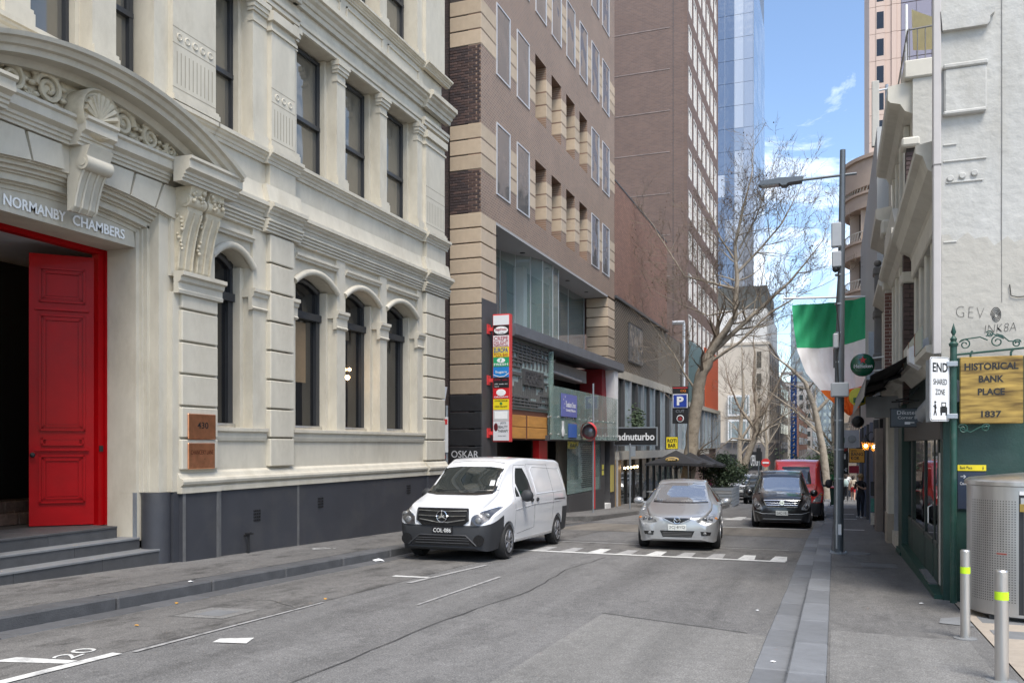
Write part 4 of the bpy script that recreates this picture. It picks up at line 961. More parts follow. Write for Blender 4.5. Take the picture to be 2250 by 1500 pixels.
# ================================================================ TALL BRICK TOWER WITH WHITE FRAMED WINDOWS
M['tower_x'] = brick('tower_brick_end', (.185, .12, .095), (.14, .095, .08), (.17, .13, .115), 0, .32, .1, .014, bump=.3, dirt=.1)
M['tower_y'] = brick('tower_brick_street', (.18, .115, .09), (.14, .095, .078), (.14, .105, .095), 1, .3, .1, .012, bump=.2, dirt=.1)
TY0, TY1 = 60.4, 77.2
tb = thing('brick_tower', 'very tall brown brick tower with narrow white framed windows', 'building', (X0, 68, G(68)))
bx('tower_wall', M['tower_x'], tb, -26, X0 - .2, TY0, TY1, -3, 62)
wins = []
z = 6.0
rowz = []
while z < 52: rowz.append((z, z + 1.92)); z += 2.89
colw = [(60.95 + k * 2.28, 60.95 + k * 2.28 + 1.46) for k in range(7)]
mb = MB()
pz = 4.6
for a, b in rowz + [(60, 60)]: mb.box(X0 - .2, X0, TY0, TY1, pz, a); pz = b
for a, b in rowz:
    py = TY0
    for p, q in colw + [(TY1, TY1)]: mb.box(X0 - .2, X0, py, p, a, b); py = q
mb.build('street_wall', M['tower_y'], tb)
wf_ = MB().box(-.12, .0, 0, .1, 0, 1.92).box(-.12, .0, 1.36, 1.46, 0, 1.92).box(-.12, 0, .1, 1.36, 0, .1).box(-.12, 0, .1, 1.36, 1.82, 1.92).box(-.1, -.02, .66, .76, .1, 1.82).mesh('window', mat('white_frame', (.72, .7, .66), .6))
wp_ = MB().box(-.1, -.06, .1, 1.36, .1, 1.82).mesh('pane', glass('tower_pane', (.26, .26, .27), .08, 1, .02))
for a, b in rowz:
    for p, q in colw:
        f = piece('window', wf_, tb, (X0, p, a)); link('pane', wp_, f)
for k in range(10): bx('string_course', mat('pale_course', (.25, .2, .18), .8, var=.4, sc=2), tb, -26, X0 - 1.2, TY0 - .02, TY0, 13.4 + k * 2.89 * 1.0, 13.46 + k * 2.89) if k < 10 else None
bx('expansion_joint', M['charcoal'], tb, X0 - 1.0, X0 - .96, TY0 - .006, TY0, 4, 62)
# lower glazed front of the tower with orange panels
bx('podium', M['charcoal'], tb, -20, X0 - .3, 59.8, TY1, -3, 4.6)
y = 57.7; k = 0
while y < 76.5:
    bx('podium_pane', (gl, gd, gl)[k % 3], tb, X0 - .02, X0, y, y + 1.9, 1.36, 4.3); bx('mullion', M['galv'], tb, X0 - .05, X0 + .1, y + 1.9, y + 2.05, 1.3, 4.3); y += 2.05; k += 1
bx('podium_beam', mat('podium_beam', (.35, .33, .28), .7), tb, X0 - .2, X0 + .2, 57.6, 77.4, 4.3, 4.6)
OP = mat('orange_panel', (.5, .08, .02), .5, var=.12)
bx('orange_panel', OP, tb, X0 - .05, X0 + .05, 69, 76.9, 4.62, 9.3); bx('green_panel', mat('teal_panel', (.05, .12, .13), .3), tb, X0 - .05, X0 + .04, 61, 67, 4.62, 9.0)
y = 58.2
while y < 76: bx('podium_pane', gd, tb, X0 - .3, X0 - .28, y, y + 1.9, -2, .95); y += 2.05
MB().tube([(X0 + .15, 58, 4.6), (X0 + .15, 58, 9.8)], .1, 6).tube([(X0 + .2, 58, 9.8), (X0 - .6, 58, 9.8)], .14, 6).build('flue', M['alu'], tb)
# ================================================================ BLUE GLASS TOWER
gt = thing('glass_tower', 'blue mirrored glass skyscraper behind the brick tower', 'building', (-20, 170, G(170)))
bx('core', mat('glass_core', (.12, .15, .2), .4), gt, -40, -13.75, 160.2, 185.4, -3, 110)
gm = [glass('blue_glass_%d' % k, c, .06, 1, .05, mt) for k, (c, mt) in enumerate((((.3, .34, .4), .35), ((.5, .52, .55), .3), ((.16, .2, .27), .4), ((.38, .41, .46), .35)))]
pmz = [MB().box(0, 1.62, -.1, .0, 0, 4.02).mesh('glass_panel', m) for m in gm]
pmy = [MB().box(-.1, 0, 0, 3.15, 0, 4.02).mesh('glass_panel', m) for m in gm]
pat = [3, 1, 2, 2, 1, 1, 0, 0]
k = 0; z = 26
while z < 84:
    for c in range(10):
        rnd_ = pat[c % 8] if random.random() < .8 else random.randrange(4)
        piece('glass_panel', pmz[rnd_], gt, (-13.7 - 1.66 * (c + 1), 160.1, z))
    for c in range(8): piece('glass_panel', pmy[random.choice((0, 1, 1, 3, 0))], gt, (-13.64, 160.12 + c * 3.18, z))
    z += 4.08; k += 1
mb = MB()
for c in range(11): mb.box(-13.74 - 1.66 * c, -13.66 - 1.66 * c, 159.95, 160.1, 26, 84)
mb.build('mullion', mat('tower_mullion', (.3, .33, .38), .4, .6), gt)['kind'] = 'stuff'
# ================================================================ FAR LEFT: pale corner building and beyond
pb = thing('corner_hotel', 'pale rendered corner building with white box windows and grey ground floor', 'building', (X0, 140, G(139)))
PB = mat('pale_render', (.6, .53, .44), .85, var=.06, sc=1, dirt=.2, dsc=.3)
bx('wall', PB, pb, -30, -9.6, 139, 165, 2.0, 17.5); bx('wall', mat('grey_base', (.17, .155, .15), .8), pb, -30, -9.58, 138.97, 165, -3.5, 2.0)
bx('wall', mat('white_cladding', (.72, .7, .66), .7, var=.06, stretch=(6, 1, .1), sc=3), pb, -30, -9.9, 139.3, 165, 17.5, 22.8); bx('roof_box', mat('dark_roof', (.09, .095, .09), .8), pb, -18, -10.2, 143, 160, 22.8, 27)
bx('cornice', PB, pb, -30, -9.45, 138.85, 165, 17.2, 17.6)
WF = M['white']
for zi, z in enumerate((2.6, 6.4, 10.2, 13.6)):
    for x in ((-15.4, -20.5) if zi in (0, 1) else ()):
        f = bx('window', WF, pb, x - .3, x + 3.0, 138.2, 139, z - .25, z + 3.0); bx('pane', gl, f, x + .3, x + 2.4, 138.15, 138.2, z + .1, z + 2.7)
        for s_ in (x - .1, x + 2.6): bx('pane', gl, f, s_, s_ + .25, 138.16, 138.2, z + .1, z + 2.7)
    f = bx('window', M['pane_blind'], pb, -11.4, -10.7, 138.95, 139, z, z + 2.5)
    for y in range(142, 164, 4): bx('window', M['frame_dark'], pb, -9.6, -9.55, y, y + 1.4, z, z + 2.4)
bx('shop_opening', M['deep'], pb, -17.5, -13.5, 138.9, 138.97, -3.0, 0.2); bx('poster', M['black'], pb, -12.6, -10.6, 138.9, 138.96, -2.2, .6)
text('lettering', 'OPEN BAR', WF, pb, (-12.3, 138.88, -1.6), (1, 0, 0), LZ, 1.4, 1.7, .01)
def block_b(name, label, x0, x1, y0, y1, h, col, rows=0, ncol=3, wm=None, z0=-3.5, fl=3.6):
    """plain distant building: wall, roof and its windows on the faces that show"""
    b = thing(name, label, 'building', ((x0 + x1) / 2, (y0 + y1) / 2, z0))
    bx('wall', mat('wall_%s' % name, col, .85, var=.08, sc=.4, dirt=.2, dsc=.2), b, x0, x1, y0, y1, z0, h)
    bx('roof', mat('roof_%s' % name, [c * .5 for c in col], .9), b, x0 + .3, x1 - .3, y0 + .3, y1 - .3, h, h + .6)
    wm = wm or gd
    sx = x1 if x0 < -3 else x0
    d = .06 if x0 < -3 else -.06
    wme = MB().box(min(0, d), max(0, d), 0, (y1 - y0) / 8, 0, fl * .55).mesh('window', wm); wmf = MB().box(0, (x1 - x0) / ncol * .55, -.06, 0, 0, fl * .55).mesh('window', wm)
    for r in range(rows):
        z = h - fl * (r + 1) + .6
        if z < z0: break
        for c in range(5): piece('window', wme, b, (sx, y0 + (y1 - y0) * (c + .25) / 5, z))
        for c in range(ncol): piece('window', wmf, b, (x0 + (x1 - x0) * (c + .22) / ncol, y0, z))
    return b
block_b('laneway_building', 'narrow grey building with dark balconies past the pale corner hotel', -24, -9.6, 168, 196, 14, (.3, .28, .25), 4, 5)
block_b('slim_block', 'pale concrete block with small square windows beyond the blue mast', -26, -9.6, 205, 240, 11.5, (.45, .43, .39), 4, 8)
block_b('far_brick_block', 'distant reddish building low beside the far end of the street', -30, -9.4, 250, 330, 12, (.3, .16, .12), 4, 8)
block_b('far_end_block', 'hazy pale building closing the far end of the street on the left', -30, -8.5, 360, 470, 26, (.4, .38, .36), 7, 8)
block_b('far_dark_tower', 'dark gridded office tower far behind the flag', -22, 1.5, 480, 520, 70, (.2, .25, .28), 18, 9, gl)
block_b('far_right_block', 'far beige building on the right side of the street', .9, 20, 110, 200, 19, (.45, .37, .29), 5, 5)
block_b('far_right_block', 'distant pale building on the right beyond the beige one', 1.0, 20, 210, 380, 24, (.42, .4, .37), 7, 5)
block_b('far_glass_tower', 'pale blue grey tower low behind the corner hotel roof', -60, -28, 330, 360, 110, (.36, .4, .45), 24, 14, gl)
# blue crane mast
cm = thing('crane_mast', 'bright blue site mast standing by the far left kerb', 'mast', (-11.5, 172, G(172)))
BM = mat('mast_blue', (.01, .11, .42), .5)
mx0 = -7.9
for a in (0, .75):
    for b in (0, 1.0): bx('mast_post', BM, cm, mx0 + a, mx0 + a + .32, 172 + b, 172.45 + b, -3, 15)
for k in range(13): MB().tube([(mx0, 172.1, -2.6 + k * 1.35), (mx0 + 1.05, 172.1, -1.3 + k * 1.35)], .16, 5).tube([(mx0, 172.1, -2.6 + k * 1.35), (mx0 + 1.05, 172.1, -2.6 + k * 1.35)], .16, 5).build('mast_brace', BM, cm)
bx('mast_head', M['white'], cm, mx0 - 1.8, mx0 + 2.2, 172, 173.2, 15, 15.5)
# ================================================================ RIGHT SIDE: WHITE CORNER BUILDING WITH GREEN BAR FRONT
M['wall_white'] = mat('white_render', (.47, .47, .45), .85, var=.12, sc=5, bump=.8, bsc=9, dirt=.75, dsc=1.4, dcol=(.39, .38, .345), stretch=(1, 1, .35))
M['wall_grey'] = mat('repainted_grey', (.44, .425, .385), .85, var=.06, sc=4, bump=.7, bsc=9, dirt=.3, dsc=1)
M['green'] = mat('bar_green', (.008, .04, .032), .5, var=.2, sc=4, bump=.2, bsc=40, dirt=.25, dsc=3, dcol=(.05, .08, .075))
M['green_post'] = mat('post_green', (.012, .06, .045), .45, var=.2, sc=6, dirt=.4, dsc=8, dcol=(.12, .13, .12))
M['trim'] = mat('cream_trim', (.56, .53, .46), .8, var=.08, sc=4, dirt=.4, dsc=1.5, dcol=(.33, .29, .23))
M['trim_dark'] = mat('grey_trim', (.17, .165, .16), .8, var=.1, sc=4, dirt=.3)
M['wire'] = mat('ink_black', (.02, .02, .02), .7)
kb = thing('corner_bar', 'white rendered corner building with dark green bar front at street level', 'building', (2.5, 12, G(12)))
YW = 11.7
cv = [(1.76 + .55 * k / 10, 7.32 - .42 * math.sin(k / 10 * math.pi / 2)) for k in range(11)]
MB().prism([(1.21, 2.7), (1.21, 7.6), (1.7, 7.6), (1.72, 7.35)] + cv + [(2.9, 6.98), (12, 7.6), (12, 2.7)], YW, YW + .35, 'y').build('end_wall', M['wall_white'], kb)
MB().prism([(1.215, 2.7), (1.215, 4.2)] + [(1.22 + .07 * k, 4.2 - .04 * k * .3 + .05 * math.sin(k * 2.1) + .03 * math.sin(k * 5.3)) for k in range(1, 20)] + [(8, 4.0), (8, 2.7)], YW - .004, YW + .01, 'y').build('repainted_wall', M['wall_grey'], kb)
bx('green_wall', M['green'], kb, 1.23, 12, YW - .02, YW + .3, -.6, 2.7)
bx('body', M['wall_white'], kb, 1.39, 12, YW + .35, 17.2, 2.6, 5.6); bx('roof', M['trim_dark'], kb, 1.39, 12, YW + .35, 17.2, 5.6, 5.7)
mb = MB().prism([(1.22, 6.66), (1.7, 6.66), (1.73, 6.7), (1.73, 6.76), (1.78, 6.8), (1.78, 6.9), (1.2, 6.9)], YW - .07, YW + .0, 'y'); mb.build('top_moulding', M['wall_white'], kb)
bx('wall_panel', M['wall_white'], kb, 1.235, 1.7, YW - .06, YW + .02, 5.66, 6.2, .02); bx('wall_panel_lip', M['wall_white'], kb, 1.225, 1.69, YW - .085, YW + .02, 5.63, 5.68, .015); bx('wall_panel_lip', M['wall_white'], kb, 1.225, 1.71, YW - .08, YW + .02, 6.19, 6.25, .015)
for x, z in ((1.31, 4.88), (1.44, 4.9), (1.57, 4.92)): MB().lathe([(.038, YW + .0), (.038, YW - .02), (.03, YW - .028)], (x, 0, z), 14, 'y').build('wall_boss', M['wall_white'], kb, smooth=40)
for x0, x1, z in ((1.23, 1.7, 5.08), (1.26, 1.66, 4.82), (1.23, 1.38, 5.28), (1.23, 1.38, 4.1)): bx('wall_ridge', M['wall_white'], kb, x0, x1, YW - .015, YW + .01, z, z + .022, .006)
MB().tube([(1.86, YW - .006, 7.0), (1.862, YW - .006, 5.5), (1.858, YW - .006, 4.2), (1.86, YW - .006, 3.35)], .004, 4).build('wall_cable', M['trim_dark'], kb)
MB().tube([(1.94, YW - .02, 3.55), (1.955, YW - .02, 3.42), (2.02, YW - .02, 3.4), (2.3, YW - .02, 3.41)], .006, 5).build('wall_cable', M['wire'], kb)
bx('downpipe', mat('pink_grey_pipe', (.47, .45, .44), .6, var=.05), kb, 1.115, 1.205, YW - .06, YW + .06, 2.75, 8.2, .012); bx('downpipe_joint', M['trim_dark'], kb, 1.112, 1.207, YW - .062, YW + .06, 5.04, 5.06)
# graffiti on the wall
wr = M['wire']
text('graffiti', 'GEV', wr, kb, (1.37, YW - .008, 3.2), (1, 0, -.12), (.05, 0, 1), .3, .13, .0015, -.035, 1.2)
n_ = 60; MB().tube([(1.8 + (.012 + .045 * k / n_) * math.cos(k / n_ * 22), YW - .008, 3.2 + (.02 + .075 * k / n_) * math.sin(k / n_ * 22)) for k in range(n_ + 1)], .0035, 4).build('graffiti', wr, kb)
text('graffiti', 'INK8A', wr, kb, (1.68, YW - .008, 2.985), (1, 0, .06), (.1, 0, 1), .33, .1, .0015, -.03)
# street side above the bar: cornice, pilasters, window frames, planter rail
XS = 1.37
bx('facade_wall', M['trim'], kb, XS, XS + .06, YW + .3, 17.05, 2.6, 5.7)
cpr = [(XS, 4.85), (XS - .08, 4.88), (XS - .12, 5.0), (XS - .28, 5.1), (XS - .34, 5.28), (XS - .42, 5.32), (XS - .42, 5.42), (XS, 5.5)]
MB().prism(cpr, 12.0, 17.1, 'y').build('cornice', M['trim'], kb)
MB().prism([(XS, 2.62), (XS - .1, 2.66), (XS - .2, 2.78), (XS - .3, 2.82), (XS - .3, 2.9), (XS, 2.95)], 12.0, 17.1, 'y').build('shop_cornice', M['trim'], kb)
for y in (12.6, 13.5, 14.4, 15.3, 16.2): bx('window_post', M['trim'], kb, XS - .1, XS, y, y + .16, 2.95, 4.85, .02)
for y in (12.8, 13.7, 14.6, 15.5): bx('pane', M['pane_dark'], kb, XS - .03, XS - .005, y, y + .66, 3.0, 4.8)
bx('window_head', M['trim'], kb, XS - .14, XS, 12.5, 16.4, 4.5, 4.85, .02)
for k in range(3): bx('planter_panel', mat('planter_glass_%d' % k, (.3, .33, .28), .3, var=.2), kb, XS - .3, XS - .285, 12.6 + k * 1.1, 13.62 + k * 1.1, 2.92, 3.22); bx('planter_post', mat('rust_post_%d' % k, (.25, .13, .08), .7, var=.3), kb, XS - .305, XS - .28, 13.62 + k * 1.1, 13.7 + k * 1.1, 2.92, 3.24)
# green bar front at street level
XB = 1.26
g0 = G(14)
GM, GD = M['green'], mat('green_black', (.006, .018, .016), .45, var=.2)
bx('bar_back', M['deep'], kb, XB + .6, XB + .7, YW + .3, 19.2, -.8, 2.6); bx('bar_fascia', mat('fascia_brown', (.06, .055, .05), .6, var=.2), kb, XB - .06, XB + .1, 11.72, 18.6, 1.72, 2.0); bx('bar_fascia', GD, kb, XB - .02, XB + .1, 11.72, 18.6, 2.0, 2.62)
bx('threshold', M['green_post'], kb, XB - .12, XB + .1, 11.74, 17.6, -.6, G(12.0) + .16); bx('threshold_stone', M['paver'], kb, XB - .1, XB + .1, 12.6, 14.0, -.6, G(12) + .18)
for y0, y1, d in ((11.7, 11.95, .02), (12.5, 12.62, .0), (13.1, 13.2, -.01), (14.3, 14.42, 0), (16.6, 16.75, 0)): bx('bar_post', GD, kb, XB - d, XB + .1, y0, y1, -.6, 1.72, .008)
bx('bar_pillar', GM, kb, XB - .1, XB + .12, 17.6, 18.5, -.8, 2.4, .01); bx('pillar_foot', M['green_post'], kb, XB - .14, XB + .12, 17.5, 18.6, -.9, G(18) + .18)
bx('white_strip', mat('tagged_white', (.5, .48, .45), .7, var=.25, sc=14), kb, XB - .035, XB - .018, 11.97, 12.12, -.1, 1.55)
bg_ = glass('bar_glass', (.01, .012, .012), .02, 1, .004)
for y0, y1 in ((11.97, 12.48), (12.64, 13.08), (13.22, 14.28), (14.44, 16.58), (16.77, 17.58)):
    bx('bar_pane', bg_, kb, XB + .02, XB + .035, y0, y1, .32, 1.72); bx('bar_panel', GM, kb, XB + .0, XB + .06, y0, y1, -.6, .3, .01); bx('bar_rail', GD, kb, XB - .005, XB + .06, y0, y1, .28, .36, .01)
MB().tube([(XB - .01, 13.15, .55), (XB - .06, 13.15, .58), (XB - .06, 13.15, .8), (XB - .01, 13.15, .83)], .01, 6).build('door_handle', M['steel'], kb)
MB().tube([(XB + .1, YW - .09, 2.3), (XB + .02, 13, 2.2), (XB - .02, 14, 2.1)], .14, 8).build('vent_duct', M['galv'], kb, smooth=50)
# ================================================================ BRICK PUB (second building on the right)
M['pub_brick'] = mat('pub_brick', (.08, .05, .045), .7, rand=.25, var=.4, sc=9, bump=.2, bsc=70)
M['pub_brick2'] = mat('pub_brick_red', (.14, .065, .052), .7, rand=.22, var=.35, sc=9, bump=.2, bsc=70)
M['mortar_w'] = mat('white_mortar', (.5, .47, .43), .9)
def brick_pier(parent, x0, x1, y, z0, z1, m, mort, h=.082):
    bx('pier_core', mort, parent, x0 + .006, x1, y + .01, y + .35, z0, z1)
    w_ = x1 - x0
    a = MB().box(0, .205 if w_ > .2 else w_, -.004, .1, 0, h - .013, .004).mesh('brick', m); b = MB().box(0, .1, -.004, .1, 0, h - .013, .004).mesh('brick', m)
    n = int((z1 - z0) / h)
    for r in range(n):
        z = z0 + r * h; x = x0
        if r % 2: piece('brick', b, parent, (x, y, z)); x += .112; piece('brick', b, parent, (x, y, z))
        else: piece('brick', a, parent, (x, y + random.uniform(-.003, .003), z))
pub = thing('brick_pub', 'dark brick pub with white window mouldings beyond the white corner building', 'building', (2.5, 19.5, G(19)))
bx('wall', M['trim'], pub, 1.33, 10, 17.3, 22.2, -.8, 8.3); bx('end_wall', M['wall_grey'], pub, 1.32, 10, 17.25, 17.3, 5.5, 8.3)
bx('parapet', M['trim'], pub, 1.18, 10, 17.2, 22.3, 8.3, 8.62, .02)
brick_pier(pub, 1.15, 1.37, 17.0, 2.4, 4.55, M['pub_brick'], M['mortar_d']); brick_pier(pub, 1.15, 1.37, 17.0, 4.75, 5.5, M['pub_brick'], M['mortar_d']); brick_pier(pub, 1.2, 1.42, 17.12, 6.2, 7.0, M['pub_brick'], M['mortar_d'])
bx('pier_band', M['trim'], pub, 1.12, 1.4, 16.97, 17.36, 4.55, 4.75, .02); bx('pier_cap', M['trim'], pub, 1.08, 1.42, 16.92, 17.4, 5.5, 5.66, .03); bx('pier_cap', M['trim'], pub, 1.12, 1.42, 16.98, 17.4, 7.0, 7.16, .03)
for z0, z1, d in ((5.25, 5.7, .36), (7.7, 8.3, .42), (2.55, 2.95, .34)):
    MB().prism([(1.33, z0), (1.33 - d * .3, z0 + .06), (1.33 - d * .5, z0 + .2), (1.33 - d * .9, z0 + .25), (1.33 - d, z0 + .3), (1.33 - d, z1 - .05), (1.33, z1)], 17.37, 22.15, 'y').build('cornice', M['trim'] if z0 < 7 else M['trim'], pub)
for y in (18.0, 19.2, 20.4, 21.5):
    bx('window_post', M['trim'], pub, 1.22, 1.33, y, y + .2, 2.95, 5.25, .02); bx('window_post', M['trim'], pub, 1.22, 1.33, y, y + .2, 5.8, 7.7, .02)
for y in (18.25, 19.45, 20.65):
    bx('pane', M['pane_dark'], pub, 1.3, 1.325, y, y + .9, 3.1, 4.9); bx('pane', M['pane_dark'], pub, 1.3, 1.325, y, y + .9, 5.9, 7.4)
MB().prism([(17.6, 5.75), (22.0, 5.75), (21.0, 6.3), (18.6, 6.3)], 1.05, 1.3, 'x').build('gable_mould', M['trim'], pub)
# white pier down to the pavement, and its skirting
bx('cream_pier', M['trim'], pub, 1.08, 1.36, 20.6, 21.4, -.9, 2.5, .01); bx('pier_skirting', mat('tan_skirting', (.36, .31, .25), .85, dirt=.4), pub, 1.06, 1.37, 20.58, 21.42, -.95, G(21) + .75, .01)
bx('shop_glass', bg_, pub, 1.27, 1.3, 18.6, 20.55, -.1, 2.4); bx('shop_frame', mat('grey_steel_frame', (.3, .31, .34), .4), pub, 1.2, 1.28, 20.4, 20.58, -.8, 2.4); bx('shop_sill', M['trim'], pub, 1.16, 1.3, 18.6, 20.5, -.9, -.2)
# roof terrace: railing and sail shade
rl = thing('terrace_railing', 'thin metal railing round the pub roof terrace', 'railing', (1.3, 17.4, 8.62))
for k in range(7): MB().tube([(1.28 + k * .13, 17.4, 8.62), (1.28 + k * .13, 17.4, 9.25)], .01, 5).build('rail_post', M['trim_dark'], rl)
MB().tube([(1.28, 17.4, 9.25), (2.2, 17.4, 9.28)], .018, 5).build('rail', M['trim_dark'], rl)
for k in range(5): MB().tube([(1.25, 17.5 + k * .8, 8.62), (1.25, 17.5 + k * .8, 9.25)], .012, 5).build('rail_post', M['trim_dark'], rl)
MB().tube([(1.25, 17.4, 9.25), (1.25, 21.5, 9.25)], .018, 5).build('rail', M['trim_dark'], rl)
ss = thing('sail_shade', 'pale yellow sail shade on a white mast over the roof terrace', 'shade sail', (1.3, 17.8, 8.62))
MB().tube([(1.27, 17.9, 8.62), (1.26, 17.9, 9.95)], .025, 8).build('mast', M['white'], ss)
mb = MB(); P = [Vector((1.35, 17.9, 9.85)), Vector((2.6, 17.4, 9.1)), Vector((1.4, 18.2, 9.2))]; n = 8
vs = []; fs = []
for i in range(n + 1):
    for j in range(n + 1 - i):
        a, b = i / n, j / n; c = 1 - a - b; p = P[0] * c + P[1] * a + P[2] * b; p.z -= .5 * a * b + .3 * b * c + .3 * a * c; vs.append(p)
ix = lambda i, j: sum(n + 1 - q for q in range(i)) + j
for i in range(n):
    for j in range(n - i):
        fs.append((ix(i, j), ix(i + 1, j), ix(i, j + 1)))
        if j < n - i - 1: fs.append((ix(i + 1, j), ix(i + 1, j + 1), ix(i, j + 1)))
mb.add(vs, fs); mb.build('canvas', mat('sail_yellow', (.62, .53, .3), .8), ss, smooth=80)
# ================================================================ third and fourth buildings
gb = thing('grey_terrace', 'narrow dark grey painted terrace building beyond the brick pub', 'building', (2.5, 24, G(24)))
bx('wall', M['trim_dark'], gb, 1.28, 10, 22.3, 26.6, -1, 7.4)
brick_pier(gb, 1.1, 1.31, 22.2, 2.7, 5.3, M['pub_brick2'], M['mortar_w']); brick_pier(gb, 1.1, 1.31, 22.2, 5.5, 6.6, M['pub_brick'], M['mortar_w'])
bx('pier_band', M['trim'], gb, 1.06, 1.33, 22.17, 22.6, 5.3, 5.5, .02); bx('pier_cap', M['trim'], gb, 1.02, 1.36, 22.1, 22.7, 6.6, 6.95, .05)
bx('grey_pier', M['trim_dark'], gb, 1.04, 1.3, 26.2, 26.7, 2.4, 6.5, .01)
for z in (4.0, 5.2, 6.4): bx('pier_cap', M['trim_dark'], gb, 1.0, 1.32, 26.15, 26.75, z, z + .22, .04)
MB().ball((1.12, 26.4, 6.75), .1, 10).build('finial', M['trim_dark'], gb, smooth=60)
for z0, z1, d in ((5.3, 5.7, .3), (6.9, 7.4, .36)): MB().prism([(1.28, z0), (1.28 - d * .6, z0 + .15), (1.28 - d, z0 + .22), (1.28 - d, z1 - .05), (1.28, z1)], 22.7, 26.1, 'y').build('cornice', M['trim'], gb)
for y in (23, 24.1, 25.2): bx('window_post', M['trim'], gb, 1.18, 1.28, y, y + .2, 2.9, 5.2, .02); bx('pane', M['pane_dark'], gb, 1.25, 1.275, y + .22, y + 1.05, 3.0, 4.9)
bx('stucco_pier', mat('brown_stucco', (.24, .2, .175), .9, var=.15, bump=.4, bsc=50), gb, 1.03, 1.28, 25.2, 26.2, -1.3, 2.1, .01)
bx('steel_panel', M['galv'], gb, .9, 1.24, 26.9, 26.94, 3.0, 4.9)
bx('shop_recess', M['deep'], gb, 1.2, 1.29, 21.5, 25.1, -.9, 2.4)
wb = thing('grey_panel_building', 'plain pale grey building with a flat blank street front on the right', 'building', (2.5, 36, G(36)))
bx('wall', mat('pale_grey_panel', (.42, .43, .43), .7, var=.05, sc=.8, dirt=.2, dsc=.5, stretch=(1, 1, .15)), wb, 1.18, 10, 28.2, 46, 2.4, 11.2); bx('side_wall', M['trim'], wb, 1.5, 10, 26.8, 28.2, 2.4, 10.6)
bx('shop_wall', M['black'], wb, 1.2, 10, 27, 46, -2.2, 2.4)
for k in range(6): bx('shop_pier', (M['charcoal'], mat('blue_grey_pier', (.12, .14, .2), .6))[k % 2], wb, 1.08, 1.2, 28 + k * 3, 28.5 + k * 3, -2.2, 2.4)
for z, c, h in ((.15, (.02, .02, .02), .42), (-.32, (.05, .2, .16), .4), (-.7, (.55, .5, .42), .35)): bx('poster', mat('poster', c, .4, var=.4, sc=14), wb, .98, 1.1, 27.6, 27.62, z, z + h)
# antennas on the roof
at = thing('phone_antenna', 'pale rooftop phone antenna panels on the grey panel building', 'antenna', (1.3, 30, 10.8))
bx('antenna_panel', M['wall_grey'], at, 1.1, 1.32, 30, 30.15, 11.2, 13.3, .02); MB().tube([(1.55, 30.2, 10.6), (1.55, 30.2, 13.2)], .05, 6).tube([(1.3, 30.1, 13), (1.9, 30.1, 13.05)], .03, 5).build('mast', M['galv'], at)
# ================================================================ curved balcony building
M['deco'] = mat('pink_stone', (.48, .37, .29), .8, var=.08, sc=1, dirt=.2, dsc=.4)
db = thing('curved_balcony_block', 'pinkish tan apartment block with a rounded corner and curved balconies', 'building', (6, 70, G(68)))
cx, cy, rr = 5.2, 69.5, 4.6
def cyl(name, r, z0, z1, m, n=40): return MB().lathe([(r, z0), (r, z1)], (cx, cy, 0), n).build(name, m, db, smooth=40)
cyl('core', rr - .9, -3, 20, M['pane_dark'])
for k in range(6):
    z = 1.5 + k * 3.4; cyl('balcony_slab', rr, z, z + 1.0, M['deco']); cyl('balcony_lip', rr + .15, z + .95, z + 1.12, M['deco'])
    mb = MB()
    for q in range(40):
        a = R(150 + q * 4); mb.tube([(cx + (rr - .05) * math.cos(a), cy + (rr - .05) * math.sin(a), z + 1.1), (cx + (rr - .05) * math.cos(a + .06), cy + (rr - .05) * math.sin(a + .06), z + 1.75)], .03, 4)
    mb.tube([(cx + (rr - .05) * math.cos(R(150 + q * 4)), cy + (rr - .05) * math.sin(R(150 + q * 4)), z + 1.76) for q in range(42)], .04, 4)
    mb.build('balcony_rail', M['trim'], db)['kind'] = 'stuff'
    for q in range(6):
        a = R(165 + q * 26); bx('wall_pier', M['deco'], db, cx + (rr - .7) * math.cos(a) - .35, cx + (rr - .7) * math.cos(a) + .35, cy + (rr - .7) * math.sin(a) - .35, cy + (rr - .7) * math.sin(a) + .35, z + 1, z + 3.4)
cyl('parapet', rr, 20.0, 22.0, M['deco']); cyl('parapet_lip', rr + .2, 21.9, 22.15, M['deco'])
bx('rear_wall', M['deco'], db, 4, 24, 70, 100, -3, 20.5)
an = MB()
for x, y, z in ((6.0, 70, 22), (4.6, 71, 22)):
    for k in range(5): an.tube([(x - .25 * (1 - k / 6), y, z + k * .8), (x + .25 * (1 - k / 6), y, z + k * .8 + .4)], .04, 4)
    an.tube([(x - .2, y, z), (x, y, z + 4.2)], .05, 4).tube([(x + .2, y, z), (x, y, z + 4.2)], .05, 4)
tag(an.build('roof_mast', M['galv']), 'small lattice radio mast on the roof of the curved balcony block', 'mast')
